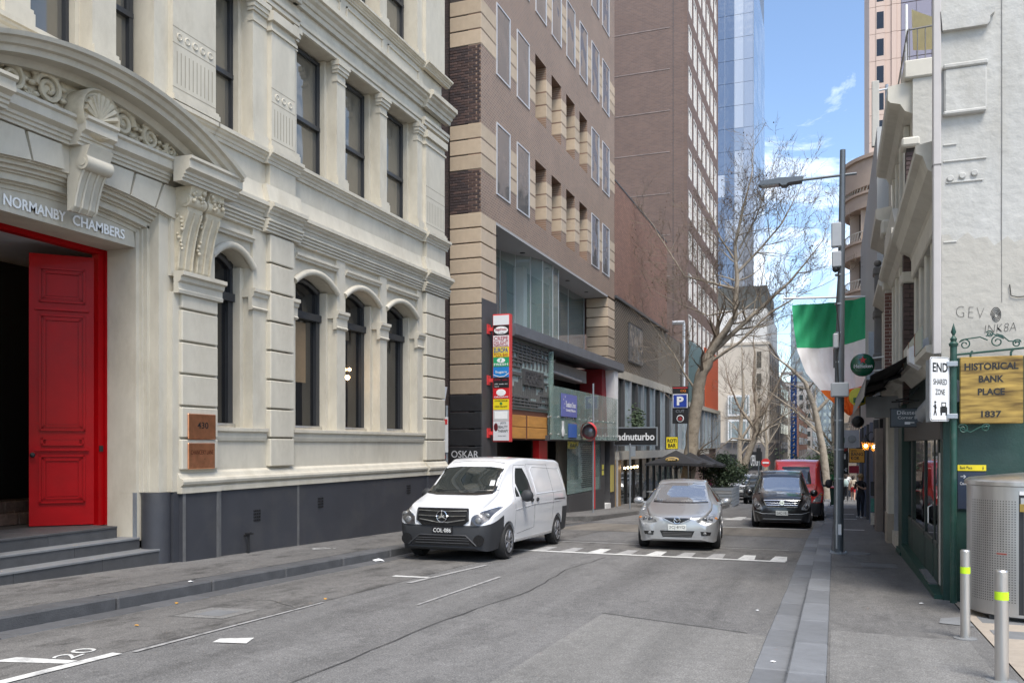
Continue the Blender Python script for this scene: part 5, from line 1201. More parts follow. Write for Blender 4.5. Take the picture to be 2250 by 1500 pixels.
# ================================================================ pink office tower
pt = thing('pink_tower', 'tall pink stone office tower with a purple glass strip', 'building', (12, 123, G(120)))
PK = mat('pink_panel', (.56, .43, .36), .75, var=.04, sc=.5); PG = glass('purple_glass', (.33, .28, .29), .08, .8, .04, .3)
bx('wall', PK, pt, 4.4, 40, 123.3, 150, -3, 75)
for x0, x1, d in ((4.2, 5.0, 0), (5.02, 6.1, -.08), (6.9, 7.5, -.1), (7.52, 8.0, 0), (6.12, 6.88, .1)):
    z = 20
    while z < 74: bx('stone_panel', PK, pt, x0, x1, 123 + d, 123.3, z, z + 3.5); z += 3.55
z = 20
wme = MB().box(0, .85, -.03, .1, 0, 2.2).mesh('window', M['pane_dark']); gme = MB().box(0, 1.75, -.02, .1, 0, 3.45).mesh('glass_panel', PG)
while z < 74:
    piece('window', wme, pt, (5.1, 122.93, z + .6))
    for c in range(4): piece('glass_panel', gme, pt, (8.05 + c * 1.8, 123.0, z))
    z += 3.55
# ================================================================ STREET FURNITURE
RX, RZ = (1, 0, 0), (0, 0, 1)      # lettering directions on signs that face the camera end of the street
M['sign_white'] = mat('sign_white', (.7, .71, .72), .4, var=.03)
M['pole_grey'] = mat('pole_grey', (.13, .145, .16), .45, .5, var=.15, sc=5, dirt=.3, dsc=5)
M['bag'] = mat('box_grey', (.36, .38, .4), .55, var=.05)
# lamp post on the right kerb
lx, ly = .06, 17.5; lz = G(ly) + .1
lp = thing('lamp_post', 'tall grey steel lamp post with a side arm on the right kerb', 'street lamp', (lx, ly, lz))
MB().tube([(lx, ly, lz), (lx + .02, ly, 3.4), (lx + .04, ly, 4.2), (lx + .075, ly, 7.22)], [.088, .085, .07, .05], 16).build('pole', M['pole_grey'], lp, smooth=40)
MB().lathe([(.16, lz), (.16, lz + .02), (.1, lz + .03)], (lx, ly, 0), 20).build('base_plate', M['galv'], lp)
for k in range(6): MB().lathe([(.02, lz + .0), (.02, lz + .05)], (lx + .13 * math.cos(k), ly + .13 * math.sin(k), 0), 6).build('bolt', M['galv'], lp)
MB().tube([(lx - .66, ly, 6.73), (lx + .32, ly, 6.75)], .026, 8).build('arm', M['pole_grey'], lp, smooth=40)
hd = MB().prism([(-1.4, 6.7), (-1.36, 6.68), (-1.0, 6.68), (-.96, 6.64), (-.88, 6.64), (-.84, 6.68), (-.6, 6.69), (-.58, 6.77), (-1.0, 6.79), (-1.34, 6.76)], ly - .12, ly + .12, 'y').build('lamp_head', M['pole_grey'], lp)
bx('lens', mat('lamp_lens', (.4, .42, .42), .2), hd, -1.34, -1.02, ly - .1, ly + .1, 6.668, 6.682)
for x0, x1, z0, z1, n_ in ((-.13, .05, 5.36, 5.82, 'equipment_box'), (-.12, .05, 4.98, 5.28, 'camera_box'), (-.1, .0, 3.46, 3.74, 'equipment_box'), (-.14, .18, 2.55, 2.82, 'equipment_box')):
    bx(n_, M['bag'] if z0 < 5 or n_ == 'equipment_box' else M['pole_grey'], lp, lx + x0, lx + x1, ly - .2, ly - .06, z0, z1, .02)
MB().ball((lx - .05, ly - .13, 4.95), .06, 10).build('camera_dome', M['black'], lp, smooth=60)
MB().tube([(lx - .08, ly - .1, 3.46), (lx - .08, ly - .1, 3.1)], .012, 6).build('cable', M['wire'], lp)
MB().tube([(lx, ly - .09, 4.9), (lx - .04, ly - .11, 4.3), (lx + .02, ly - .1, 3.7), (lx - .03, ly - .12, 3.3), (lx, ly - .1, 2.8)], .012, 5).build('cable', M['wire'], lp)
for k in range(8): MB().lathe([(.092 - .002 * k, 1.0 + k * .55), (.092 - .002 * k, 1.03 + k * .55)], (lx + .01, ly, 0), 16).build('strap', M['galv'], lp)
bx('white_patch', M['sign_white'], lp, lx - .05, lx + .05, ly - .092, ly - .08, lz + .36, lz + .56)
MB().tube([(lx - .03, ly - .095, lz + .1), (lx - .02, ly - .09, 2.6)], .02, 6).build('conduit', mat('conduit_pale', (.4, .43, .45), .4, .4), lp)
# bollards
def bollard(x, y, h, r, label):
    z = G(y) + .1
    b = thing('bollard', label, 'bollard', (x, y, z), 'stainless bollards at the corner')
    MB().lathe([(r, 0), (r, h - .01), (r - .008, h)], (x, y, z), 28).build('post', M['steel'], b, smooth=30)
    MB().lathe([(r + .001, h * .735), (r + .001, h * .81)], (x, y, z), 28, caps=False).build('reflective_band', mat('lime_band', (.55, .85, .02), .5, var=.03), b, smooth=60)
    MB().lathe([(r + .06, 0), (r + .06, .008), (r, .012)], (x, y, z), 20).build('collar', M['paver'], b)
    return b
bollard(1.14, 9.06, .83, .042, 'stainless steel bollard with lime band in front of the perforated bin')
bollard(1.16, 7.3, .83, .047, 'nearer stainless steel bollard with lime band cut by the bottom edge')
# perforated stainless bin
def bin_mat():
    m, n, l, b = nodes('perforated_steel')
    setp(b, Metallic=1, Roughness=.38, Base_Color=(.5, .5, .5, 1))
    tcn = n.new('ShaderNodeTexCoord'); a = n.new('ShaderNodeTexNoise'); a.inputs['Scale'].default_value = 5; a.inputs['Detail'].default_value = 6
    mpn = n.new('ShaderNodeMapping'); mpn.inputs['Scale'].default_value = (1, 1, .15); l.new(tcn.outputs['Object'], mpn.inputs[0]); l.new(mpn.outputs[0], a.inputs[0])
    r = n.new('ShaderNodeMapRange'); r.inputs[1].default_value = .3; r.inputs[2].default_value = .7; r.inputs[3].default_value = .5; r.inputs[4].default_value = .78
    l.new(a.outputs[0], r.inputs[0]); l.new(r.outputs[0], b.inputs['Base Color'])
    return m
BC = Vector((1.93, 10.75, 0)); BR = .56; bz = G(10.75) + .1
bn = thing('recycling_bin', 'large round perforated stainless steel bin with padlocks by the green wall', 'bin', (BC.x, BC.y, bz))
MB().lathe([(BR - .04, .05), (BR, .07), (BR, 1.42), (BR - .01, 1.43)], (BC.x, BC.y, bz), 64).build('shell', bin_mat(), bn, smooth=35)
MB().lathe([(BR + .025, 1.43), (BR + .025, 1.47), (BR - .02, 1.5), (.2, 1.54), (.02, 1.56)], (BC.x, BC.y, bz), 64).build('lid', M['steel'], bn, smooth=35)
bx('base', M['black'], bn, BC.x - .4, BC.x + .4, BC.y - .4, BC.y + .4, bz, bz + .06); 
mb = MB()          # the punched holes, thin dark discs standing a hair proud of the shell
DA = (R(200), R(251))
for i in range(19):
    a = DA[0] + (DA[1] - DA[0]) * i / 18
    for j in range(41):
        z = bz + .22 + j * .0262
        c = Vector((BC.x + (BR + .0015) * math.cos(a), BC.y + (BR + .0015) * math.sin(a), z)); t = Vector((-math.sin(a), math.cos(a), 0)) * .0068; u = Vector((0, 0, .0068))
        mb.quad(c - t, c - u, c + t, c + u)
for i in range(14):
    a = R(277) + R(38) * i / 13
    for j in range(41):
        z = bz + .22 + j * .0262
        c = Vector((BC.x + (BR + .0015) * math.cos(a), BC.y + (BR + .0015) * math.sin(a), z)); t = Vector((-math.sin(a), math.cos(a), 0)) * .0068; u = Vector((0, 0, .0068))
        mb.quad(c - t, c - u, c + t, c + u)
mb.build('perforation', M['deep'], bn)['kind'] = 'stuff'
def onbin(a, z0, z1, w_, t, name, m, r0=0):
    a = R(a); o = Vector((BC.x + (BR + r0) * math.cos(a), BC.y + (BR + r0) * math.sin(a), 0)); mb = MB(); tv = Vector((-math.sin(a), math.cos(a), 0)); nv_ = Vector((math.cos(a), math.sin(a), 0))
    P = [o + tv * u + nv_ * v + Vector((0, 0, bz + z)) for u in (-w_ / 2, w_ / 2) for v in (-.01, t) for z in (z0, z1)]
    mb.add(P, [(0, 1, 3, 2), (4, 6, 7, 5), (0, 4, 5, 1), (2, 3, 7, 6), (0, 2, 6, 4), (1, 5, 7, 3)]); return mb.build(name, m, bn)
onbin(257, .1, 1.38, .05, .004, 'seam_recess', M['frame_dark']); onbin(261, .1, 1.25, .035, .02, 'hinge_rod', M['steel']); onbin(266, .1, 1.25, .03, .02, 'hinge_rod', M['steel']); onbin(270, .1, 1.38, .05, .003, 'seam_recess', M['frame_dark'])
for a in (258, 269): onbin(a, 1.17, 1.25, .05, .04, 'padlock', mat('brass', (.5, .34, .1), .35, .9)); onbin(a, 1.25, 1.31, .035, .025, 'lock_hasp', M['steel'])
onbin(266, .1, .18, .045, .04, 'padlock', mat('brass_low', (.45, .3, .1), .35, .9)); onbin(263, 1.34, 1.38, .16, .006, 'sticker', M['sign_white'])
onbin(238, .71, .725, .1, .003, 'rust_streak', mat('rust_red', (.3, .06, .04), .7))
# green post with finial, END SHARED ZONE sign, and the bank place sign in its scroll bracket
gp = thing('sign_post', 'dark green post with spear finial at the bar corner', 'post', (1.32, 11.48, G(11.5) + .1))
px, py = 1.32, 11.48
MB().tube([(px, py, G(11.5) + .05), (px, py, 2.86)], .038, 12).build('post', M['green_post'], gp, smooth=50)
MB().lathe([(.045, 2.82), (.055, 2.85), (.03, 2.88), (.04, 2.91), (.012, 2.95), (.03, 2.99), (.001, 3.1)], (px, py, 0), 10).build('finial', M['green_post'], gp, smooth=50)
mb = MB(); MB().tube([(px + .02, py, 2.72), (2.25, py, 2.79)], .013, 6).build('bracket_bar', M['green_post'], gp)
def scroll(x, z, r, fl, tail):
    n = 26; pts = [(x + fl * (r * (.25 + .75 * k / n)) * math.cos(k / n * 9), py, z + (r * (.25 + .75 * k / n)) * math.sin(k / n * 9)) for k in range(n + 1)]
    return MB().tube(pts + [(a, py, b) for a, b in tail], .008, 5).build('scroll', M['green_post'], gp, smooth=60)
scroll(1.44, 2.84, .065, 1, [(1.44, 2.9), (1.6, 2.92), (1.68, 2.88)]); scroll(1.78, 2.86, .075, -1, [(1.74, 2.95), (1.66, 2.93)]); scroll(1.98, 2.83, .05, -1, [(1.9, 2.86), (1.83, 2.93), (1.77, 2.95)]); scroll(1.7, 2.95, .04, 1, [])
scroll(1.42, 1.84, .06, 1, [(1.5, 1.8), (1.6, 1.86)]); scroll(1.66, 1.85, .05, -1, [(1.6, 1.86)])
bs = thing('bank_sign', 'gilded timber sign reading HISTORICAL BANK PLACE 1837', 'sign', (1.71, py, 1.9))
def gold_mat():
    m, n, l, b = nodes('gilded_timber'); setp(b, Roughness=.4, Metallic=.25)
    tcn = n.new('ShaderNodeTexCoord'); mpn = n.new('ShaderNodeMapping'); mpn.inputs['Scale'].default_value = (1.2, 3, 9); l.new(tcn.outputs['Object'], mpn.inputs[0])
    a = n.new('ShaderNodeTexNoise'); a.inputs['Scale'].default_value = 2.2; a.inputs['Detail'].default_value = 8; l.new(mpn.outputs[0], a.inputs[0])
    r = n.new('ShaderNodeValToRGB'); r.color_ramp.elements[0].position = .3; r.color_ramp.elements[0].color = (.09, .05, .012, 1); r.color_ramp.elements[1].position = .7; r.color_ramp.elements[1].color = (.5, .33, .08, 1)
    l.new(a.outputs[0], r.inputs[0]); l.new(r.outputs[0], b.inputs['Base Color']); return m
bx('board', gold_mat(), bs, 1.385, 2.045, py - .012, py + .012, 1.9, 2.69, .01)
for st, z, w_, h in (('HISTORICAL', 2.53, .56, .085), ('BANK', 2.385, .26, .08), ('PLACE', 2.235, .28, .08), ('1837', 1.975, .21, .075)): text('lettering', st, M['black'], bs, (1.715 - w_ / 2, py - .013, z), RX, RZ, w_, h, .003, .03)
for x in (1.5, 1.92): MB().tube([(x, py, 2.69), (x, py, 2.73), (x + .02, py, 2.76)], .012, 6).build('hanger', M['green_post'], bs)
# END SHARED ZONE plate, turned towards the lane
ez = thing('zone_sign', 'white END SHARED ZONE sign clamped to the green post', 'sign', (1.16, 11.36, 1.95))
E0 = Vector((1.045, 11.24, 1.93)); ed = Vector((.235, .235, 0)).normalized(); EW, EH = .33, .76; en_ = ed.cross(Vector((0, 0, 1)))
def ebox(u0, u1, v0, v1, t0, t1, name, m, par):
    P = [E0 + ed * u + en_ * t + Vector((0, 0, v)) for u in (u0, u1) for t in (t0, t1) for v in (v0, v1)]
    return MB().add(P, [(0, 1, 3, 2), (4, 6, 7, 5), (0, 4, 5, 1), (2, 3, 7, 6), (0, 2, 6, 4), (1, 5, 7, 3)]).build(name, m, par)
def rounded(w_, h, r, n=5):
    pts = []
    for cx_, cy_, a0 in ((w_ - r, h - r, 0), (r, h - r, 90), (r, r, 180), (w_ - r, r, 270)):
        for k in range(n + 1): a = R(a0 + 90 * k / n); pts.append((cx_ + r * math.cos(a), cy_ + r * math.sin(a)))
    return pts
def plate(pts, t0, t1, name, m, par, dx=0, dz=0):
    n = len(pts); V = [E0 + ed * (a + dx) + en_ * t0 + Vector((0, 0, b + dz)) for a, b in pts] + [E0 + ed * (a + dx) + en_ * t1 + Vector((0, 0, b + dz)) for a, b in pts]
    return MB().add(V, [list(range(n)), list(range(n, 2 * n))] + [(i, (i + 1) % n, n + (i + 1) % n, n + i) for i in range(n)]).build(name, m, par)
plate(rounded(EW, EH, .035), -.004, 0, 'plate', M['sign_white'], ez)
plate(rounded(EW - .016, EH - .016, .03), 0, .0012, 'border', M['black'], ez, .008, .008); plate(rounded(EW - .03, EH - .03, .026), .001, .0024, 'face', M['sign_white'], ez, .015, .015)
def et(st, v, w_, h, b=.0): text('lettering', st, M['black'], ez, E0 + ed * ((EW - w_) / 2) + en_ * .003 + Vector((0, 0, v)), ed, RZ, w_, h, .001, b)
et('END', .58, .25, .11, .025); et('SHARED', .43, .23, .07, .015); et('ZONE', .31, .16, .07, .015)
ebox(.165, .285, .1, .17, .002, .0035, 'car_symbol', M['black'], ez); ebox(.185, .265, .17, .225, .002, .0035, 'car_symbol', M['black'], ez); ebox(.2, .25, .18, .212, .0035, .004, 'car_symbol', M['sign_white'], ez)
for u in (.17, .255): ebox(u, u + .028, .07, .1, .002, .0035, 'car_symbol', M['black'], ez)
pts = [E0 + ed * u + en_ * .003 + Vector((0, 0, v)) for u, v in ((.075, .24), (.075, .235))]
mb = MB().tube([E0 + ed * .08 + en_ * .003 + Vector((0, 0, .2)), E0 + ed * .08 + en_ * .003 + Vector((0, 0, .14))], .012, 5).tube([E0 + ed * .08 + en_ * .003 + Vector((0, 0, .14)), E0 + ed * .06 + en_ * .003 + Vector((0, 0, .07))], .007, 5).tube([E0 + ed * .08 + en_ * .003 + Vector((0, 0, .14)), E0 + ed * .1 + en_ * .003 + Vector((0, 0, .07))], .007, 5).tube([E0 + ed * .05 + en_ * .003 + Vector((0, 0, .18)), E0 + ed * .105 + en_ * .003 + Vector((0, 0, .16))], .006, 5).ball(E0 + ed * .08 + en_ * .003 + Vector((0, 0, .225)), .014, 8)
mb.build('walker_symbol', M['black'], ez)
for v in (.68, .06): MB().box(1.24, 1.36, 11.42, 11.5, 1.93 + v - .03, 1.93 + v + .03, .006).build('clamp', M['galv'], ez)
ez2 = tag(bx('road_sign', M['galv'], None, -.165, .165, -.003, .003, 0, .76), 'grey back of a second sign plate behind the END SHARED ZONE sign', 'sign'); ez2.location = (1.1, 11.62, 1.93); ez2.rotation_euler = (0, 0, R(108))
# street name plates on the green wall
yn = tag(bx('street_sign', mat('street_yellow', (.75, .6, .01), .4), None, 1.385, 1.69, 11.655, 11.675, 1.34, 1.41), 'yellow street name plate reading Bank Place on the green wall', 'sign')
text('lettering', 'Bank Place', M['black'], yn, (1.41, 11.653, 1.36), RX, RZ, .13, .035, .001); text('lettering', 'i', M['black'], yn, (1.65, 11.653, 1.355), RX, RZ, .012, .04, .001)
nb = tag(bx('wayfinding_sign', mat('navy_plate', (.02, .03, .055), .4), None, 1.385, 1.69, 11.655, 11.675, .88, 1.325), 'navy wayfinding plate pointing to Collins St under the yellow plate', 'sign')
text('lettering', 'Collins St', M['sign_white'], nb, (1.41, 11.653, 1.17), RX, RZ, .13, .035, .001); MB().tube([(1.415, 11.652, 1.27), (1.47, 11.652, 1.27)], .004, 4).tube([(1.45, 11.652, 1.29), (1.47, 11.652, 1.27), (1.45, 11.652, 1.25)], .004, 4).build('arrow', M['sign_white'], nb)
# bar sign on its iron bracket
dk = thing('bar_sign', 'slate grey hanging sign with white lettering and a pointing hand', 'sign', (1.05, 15, 1.95))
bx('board', mat('slate', (.07, .085, .1), .5), dk, .83, 1.34, 14.98, 15.02, 1.94, 2.22, .008); bx('rim', M['black'], dk, .815, 1.355, 14.985, 15.015, 1.925, 2.235)
text('lettering', 'Diksteins', M['sign_white'], dk, (.92, 14.978, 2.13), RX, RZ, .36, .06, .001); text('lettering', 'Corner Bar', M['sign_white'], dk, (.93, 14.978, 2.06), RX, RZ, .34, .045, .001)
bx('pointing_hand', M['sign_white'], dk, 1.03, 1.11, 14.977, 14.98, 1.975, 2.015); bx('pointing_hand', M['sign_white'], dk, 1.11, 1.17, 14.977, 14.98, 1.995, 2.01)
MB().tube([(.84, 15, 2.33), (1.37, 15, 2.36)], .014, 6).tube([(.95, 15, 2.24), (.95, 15, 2.34)], .008, 5).tube([(1.25, 15, 2.24), (1.25, 15, 2.36)], .008, 5).tube([(.9, 15, 2.36)] + [(1.0 + .3 * k / 8, 15, 2.38 + .25 * (k / 8) ** 1.5) for k in range(9)], .01, 5).build('bracket', M['wire'], dk)
# folding arm awning
aw = thing('awning', 'black folding arm awning with pale roller and striped valance over the bar', 'awning', (1.2, 19, 2.6))
cvs = mat('black_canvas', (.022, .02, .02), .8, var=.3, sc=3)
mb = MB(); n = 14
for i in range(n):
    ya, yb = 14.2 + 9.6 * i / n, 14.2 + 9.6 * (i + 1) / n; sg = lambda y: -.05 * math.sin((y - 14.2) / 9.6 * math.pi * 5) ** 2
    mb.quad((1.24, ya, 3.12), (1.24, yb, 3.12), (.85, yb, 2.88 + sg(yb)), (.85, ya, 2.88 + sg(ya))); mb.quad((.85, ya, 2.88 + sg(ya)), (.85, yb, 2.88 + sg(yb)), (.46, yb, 2.68), (.46, ya, 2.68))
mb.build('canvas', cvs, aw, smooth=60)
mb = MB()
for i in range(28):
    ya, yb = 14.2 + 9.6 * i / 28, 14.2 + 9.6 * (i + 1) / 28; d = .03 * (i % 2)
    mb.quad((.45, ya, 2.7), (.45, yb, 2.7), (.44 - d, yb, 2.42 - d), (.44 + d - .03, ya, 2.42 - .03 + d))
mb.build('valance', mat('grey_valance', (.3, .29, .28), .8, var=.3, sc=6, stretch=(1, 6, 1)), aw)
MB().tube([(1.2, 14.0, 3.1), (1.2, 23.9, 3.1)], .09, 10).build('roller', M['sign_white'], aw, smooth=50); MB().box(0.44, .5, 14.15, 23.9, 2.63, 2.7, .01).build('front_rail', M['pole_grey'], aw)
for y in (16.2, 19.5, 23): MB().tube([(1.24, y, 2.9), (.8, y + .5, 2.78), (.48, y, 2.66)], .03, 6).build('folding_arm', M['black'], aw)
MB().prism([(1.25, 3.2), (1.0, 3.05), (1.0, 2.85), (1.15, 2.75), (1.28, 2.9)], 13.7, 14.1, 'y').build('roller_cover', M['sign_white'], aw)
ls = tag(bx('light_box', mat('grey_lightbox', (.3, .32, .34), .5), None, .6, 1.28, 19.5, 19.62, 2.22, 2.66, .01), 'blank pale grey sign panel under the black awning', 'sign')
# round beer sign
hs = thing('beer_sign', 'round green beer sign with a red star on a white bracket', 'sign', (.7, 25, 3.79))
MB().lathe([(.02, 24.9), (.2, 24.91), (.29, 24.95), (.31, 25), (.29, 25.05), (.02, 25.1)], (.69, 0, 3.79), 32, 'y').build('disc', mat('beer_green', (.005, .09, .045), .2, var=.2, sc=3, coat=.5), hs, smooth=60)
text('lettering', 'Heineken', M['sign_white'], hs, (.47, 24.885, 3.7), RX, RZ, .46, .1, .006, .012)
star = [(.69 + (.1 if k % 2 == 0 else .042) * math.sin(k * math.pi / 5), 3.91 + (.1 if k % 2 == 0 else .042) * math.cos(k * math.pi / 5)) for k in range(10)]
MB().prism(star, 24.88, 24.92, 'y').build('star', mat('star_red', (.6, .02, .02), .4), hs); MB().tube([(.9, 25, 3.96), (1.25, 25, 4.0)], .02, 5).tube([(.9, 25, 3.62), (1.25, 25, 3.65)], .02, 5).build('bracket', M['white'], hs)
bp = tag(MB().lathe([(.02, 21.9), (.2, 21.92), (.22, 22), (.2, 22.05)], (.52, 0, 2.78), 24, 'y').build('pub_sign', mat('sign_lime', (.5, .45, .02), .4)), 'round yellow and green sign half hidden by the awning valance', 'sign'); bx('emblem', mat('emblem_green', (.02, .1, .03), .5), bp, .4, .64, 21.88, 21.9, 2.64, 2.76)
sp_ = tag(MB().lathe([(.05, 23.9), (.14, 23.95), (.16, 24.2), (.12, 24.3)], (.55, 0, 2.25), 16, 'y').build('speaker', M['black']), 'small black round loudspeaker under the awning corner', 'loudspeaker')
# orange restaurant sign, lanterns and the far signs
bk = thing('restaurant_sign', 'square orange sign with black capital letters below the lanterns', 'sign', (.75, 33, 1.3))
bx('board', mat('sign_orange', (.6, .27, .02), .45), bk, .47, .97, 32.98, 33.02, 1.03, 1.52, .008); bx('rim', M['black'], bk, .45, .99, 32.985, 33.015, 1.01, 1.54)
for st, z, w_, h in (("LET'S", 1.4, .18, .07), ('BANG', 1.27, .4, .11), ('KOK', 1.13, .28, .11)): text('lettering', st, M['black'], bk, (.53, 32.976, z), RX, RZ, w_, h, .002, .015)
MB().tube([(.7, 33, 1.54), (1.25, 33, 1.56)], .02, 5).build('bracket', M['wire'], bk)
def lantern(x, y, z, label):
    t = thing('lantern', label, 'lantern', (x, y, z), 'wall lanterns by the pub door')
    MB().lathe([(.02, -.24), (.08, -.22), (.13, .02)], (x, y, z), 6).build('glass', mat('lantern_glow', (.8, .4, .05), .3) if 'lgl' not in M else M['lgl'], t)
    MB().lathe([(.16, .02), (.14, .06), (.06, .14), (.02, .2), (.03, .23), (.004, .27)], (x, y, z), 10).build('cap', M['black'], t); MB().ball((x, y, z - .1), .05, 8).build('bulb', M['lamp_on'], t)
    MB().tube([(x, y, z + .2), (x + .15, y, z + .35), (1.25, y, z + .3)], .018, 5).build('bracket', M['black'], t)
M['lgl'] = clear('lantern_glass', (.8, .45, .1), .35)
lantern(.92, 30, 1.72, 'left glowing amber lantern above the orange restaurant sign'); lantern(1.1, 27.9, 1.7, 'right glowing amber lantern beside the brown stucco pier')
fs = thing('hotel_sign', 'white and green projecting shop sign behind the lamp post', 'sign', (.3, 47, 2.2))
bx('board', mat('pale_sign', (.5, .53, .58), .5), fs, .0, 1.15, 47, 47.06, 1.5, 2.4); MB().prism([(.05, 1.75), (.45, 1.75), (.45, 2.0), (.25, 2.2), (.05, 2.0)], 46.97, 47, 'y').build('house_mark', mat('mark_green', (.01, .14, .08), .5), fs)
MB().lathe([(.2, 46.99), (.2, 46.97), (.17, 46.96)], (.8, 0, 1.95), 20, 'y').build('ring_mark', M['galv'], fs)
f2s = thing('sushi_sign', 'dark sign with white lettering and a red panel under the green house sign', 'sign', (.3, 46, 1)); bx('board', M['black'], f2s, .0, .62, 46, 46.05, .2, 1.3); text('lettering', 'SUSHI', M['sign_white'], f2s, (.05, 45.98, .32), RX, RZ, .5, .2, .003, .02); text('lettering', 'iii', M['sign_white'], f2s, (.1, 45.98, .95), RX, RZ, .4, .25, .003, .02); bx('red_panel', mat('panel_crimson', (.4, .02, .05), .5), f2s, .64, 1.1, 46, 46.05, .25, .62)
# Irish flag hung from a pole across the street
fl = thing('flag', 'huge green white and orange vertical flag hanging from a white pole', 'flag', (1.2, 39, 7.9))
MB().tube([(-2.1, 39, 7.95), (1.3, 39, 7.83)], .045, 8).build('pole', M['white'], fl)
def flag_x(t): # left and right edges down the flag, t from 0 at the top
    kl = [(0, -1.74), (.2, -1.66), (.4, -1.52), (.6, -1.18), (.81, -.43), (1, .5)]; kr = [(0, 1.2), (.35, 1.19), (.6, 1.3), (.81, 1.38), (.92, 1.2), (1, .75)]
    f_ = lambda ks: next(a[1] + (b[1] - a[1]) * (t - a[0]) / (b[0] - a[0]) for a, b in zip(ks, ks[1:]) if t <= b[0] + 1e-6)
    return f_(kl), f_(kr)
nu, nv = 46, 64; V = []
for j in range(nv + 1):
    t = j / nv; a, b = flag_x(t)
    for i in range(nu + 1):
        s_ = i / nu; x = a + (b - a) * s_
        ztop_ = 7.66 + .16 * (s_ ** 3) - .02 * math.sin(s_ * math.pi)
        z = ztop_ - 4.75 * t - .25 * t * math.sin(s_ * math.pi) * 0 + .28 * t * (1 - t) * (s_ - .5) * 2
        y = 39 + 1.1 * math.sin(t * 2.6) * math.sin(s_ * math.pi) + .09 * math.sin(24 * s_ + 3 * t) * (.3 + abs(t - .3)) + .05 * math.sin((s_ - 1) * 30 * (1 - t) + 4 * t) * (1 - t) + .02 * math.sin(60 * s_ + 20 * t)
        V.append((x, y, z))
me_cols = [mat('flag_green', (.03, .38, .17), .75, var=.06), mat('flag_white', (.86, .84, .85), .75, var=.04), mat('flag_orange', (.8, .16, .015), .75, var=.08)]
for ci, (t0, t1, nm) in enumerate(((0, .37, 'green_stripe'), (.37, .77, 'white_stripe'), (.77, 1, 'orange_stripe'))):
    mb = MB(); j0, j1 = round(t0 * nv), round(t1 * nv); sub = V[j0 * (nu + 1):(j1 + 1) * (nu + 1)]
    # the seams sag: shift the boundary rows a little with s
    mb.add(sub, [(r * (nu + 1) + i, r * (nu + 1) + i + 1, (r + 1) * (nu + 1) + i + 1, (r + 1) * (nu + 1) + i) for r in range(j1 - j0) for i in range(nu)])
    mb.build(nm, me_cols[ci], fl, smooth=80)
# ---------------------------------------------------------------- left side signs and posts
def post(name, label, cat, x, y, h, r=.035, m='galv', dz=.15):
    t = thing(name, label, cat, (x, y, G(y) + dz)); MB().tube([(x, y, G(y) + dz), (x, y, G(y) + dz + h)], r, 10).build('pole', M[m], t, smooth=50); return t
mp_ = post('mirror_post', 'grey pole with a red hooded convex traffic mirror', 'traffic mirror', -8.62, 31.9, 4.9)
zc = 2.15; xm = -8.72
hood = MB(); n = 26
for k in range(n):
    a0, a1 = math.pi * 2 * k / n, math.pi * 2 * (k + 1) / n
    f_ = lambda a, r, y: (xm + r * math.sin(a) * .95 + .0, y, zc + r * 1.5 * math.cos(a) * .75)
    d0, d1 = .12 + .22 * max(0, math.cos(a0)), .12 + .22 * max(0, math.cos(a1))
    hood.quad(f_(a0, .32, 31.7), f_(a1, .32, 31.7), f_(a1, .3, 31.7 - d1), f_(a0, .3, 31.7 - d0))
hood.build('hood', RED, mp_, smooth=60)
MB().lathe([(.01, 31.56), (.15, 31.59), (.28, 31.68), (.3, 31.74)], (xm, 0, zc), 24, 'y').build('mirror', M['pane_mirror'], mp_, smooth=60)
MB().tube([(xm + .1, 31.8, zc + .2), (-8.56, 31.85, zc - .1), (-8.55, 31.86, .2), (-8.56, 31.87, G(32) + .3)], .02, 5).build('cable', RED, mp_); bx('bracket', RED, mp_, xm - .02, -8.6, 31.7, 31.9, zc - .06, zc + .06)
ps = post('sign_post', 'plain grey sign pole with a grey plate near the cafe', 'post', -8.35, 37.0, 2.85)
bx('plate', M['galv'], ps, -8.3, -8.1, 36.95, 36.97, 1.15, 1.6)
lpp = post('parking_post', 'grey pole with a tall narrow parking sign by the cream building corner', 'sign', -9.8, 21.2, 3.3, dz=.02)
bx('parking_plate', M['sign_white'], lpp, -9.86, -9.74, 21.14, 21.16, 1.45, 2.4); bx('red_mark', RED, lpp, -9.85, -9.75, 21.135, 21.14, 2.2, 2.34); MB().prism([(-9.95, 2.7), (-9.85, 2.72), (-9.76, 3.2), (-9.85, 3.22)], 21.0, 21.16, 'y').build('lamp_unit', M['sign_white'], lpp); MB().ball((-9.88, 21.16, 1.32), .06, 8).build('red_lamp', RED, lpp)
ad = thing('fashion_sign', 'black projecting sign with bold white lower case lettering over the cafe', 'sign', (-8.2, 39.0, 2.1))
bx('board', M['black'], ad, -9.55, -7.62, 39.15, 39.25, 1.66, 2.42); bx('rim', M['galv'], ad, -9.6, -7.57, 39.17, 39.27, 1.61, 2.47)
text('lettering', 'adnuturbo', M['sign_white'], ad, (-9.42, 39.14, 1.86), RX, RZ, 1.72, .34, .004, .025)
pk = thing('parking_sign', 'tall black sign with a blue and white P for parking', 'sign', (-6.85, 41, 3.5))
bx('board', M['black'], pk, -7.24, -6.5, 41.15, 41.3, 2.66, 4.42)
PBL = mat('parking_blue', (.015, .045, .3), .4)
f = bx('white_square', M['sign_white'], pk, -7.22, -6.52, 41.12, 41.15, 3.4, 4.06); bx('blue_square', PBL, f, -7.18, -6.56, 41.1, 41.12, 3.44, 4.02); text('lettering', 'P', M['sign_white'], f, (-7.02, 41.09, 3.52), RX, RZ, .32, .42, .004, .04)
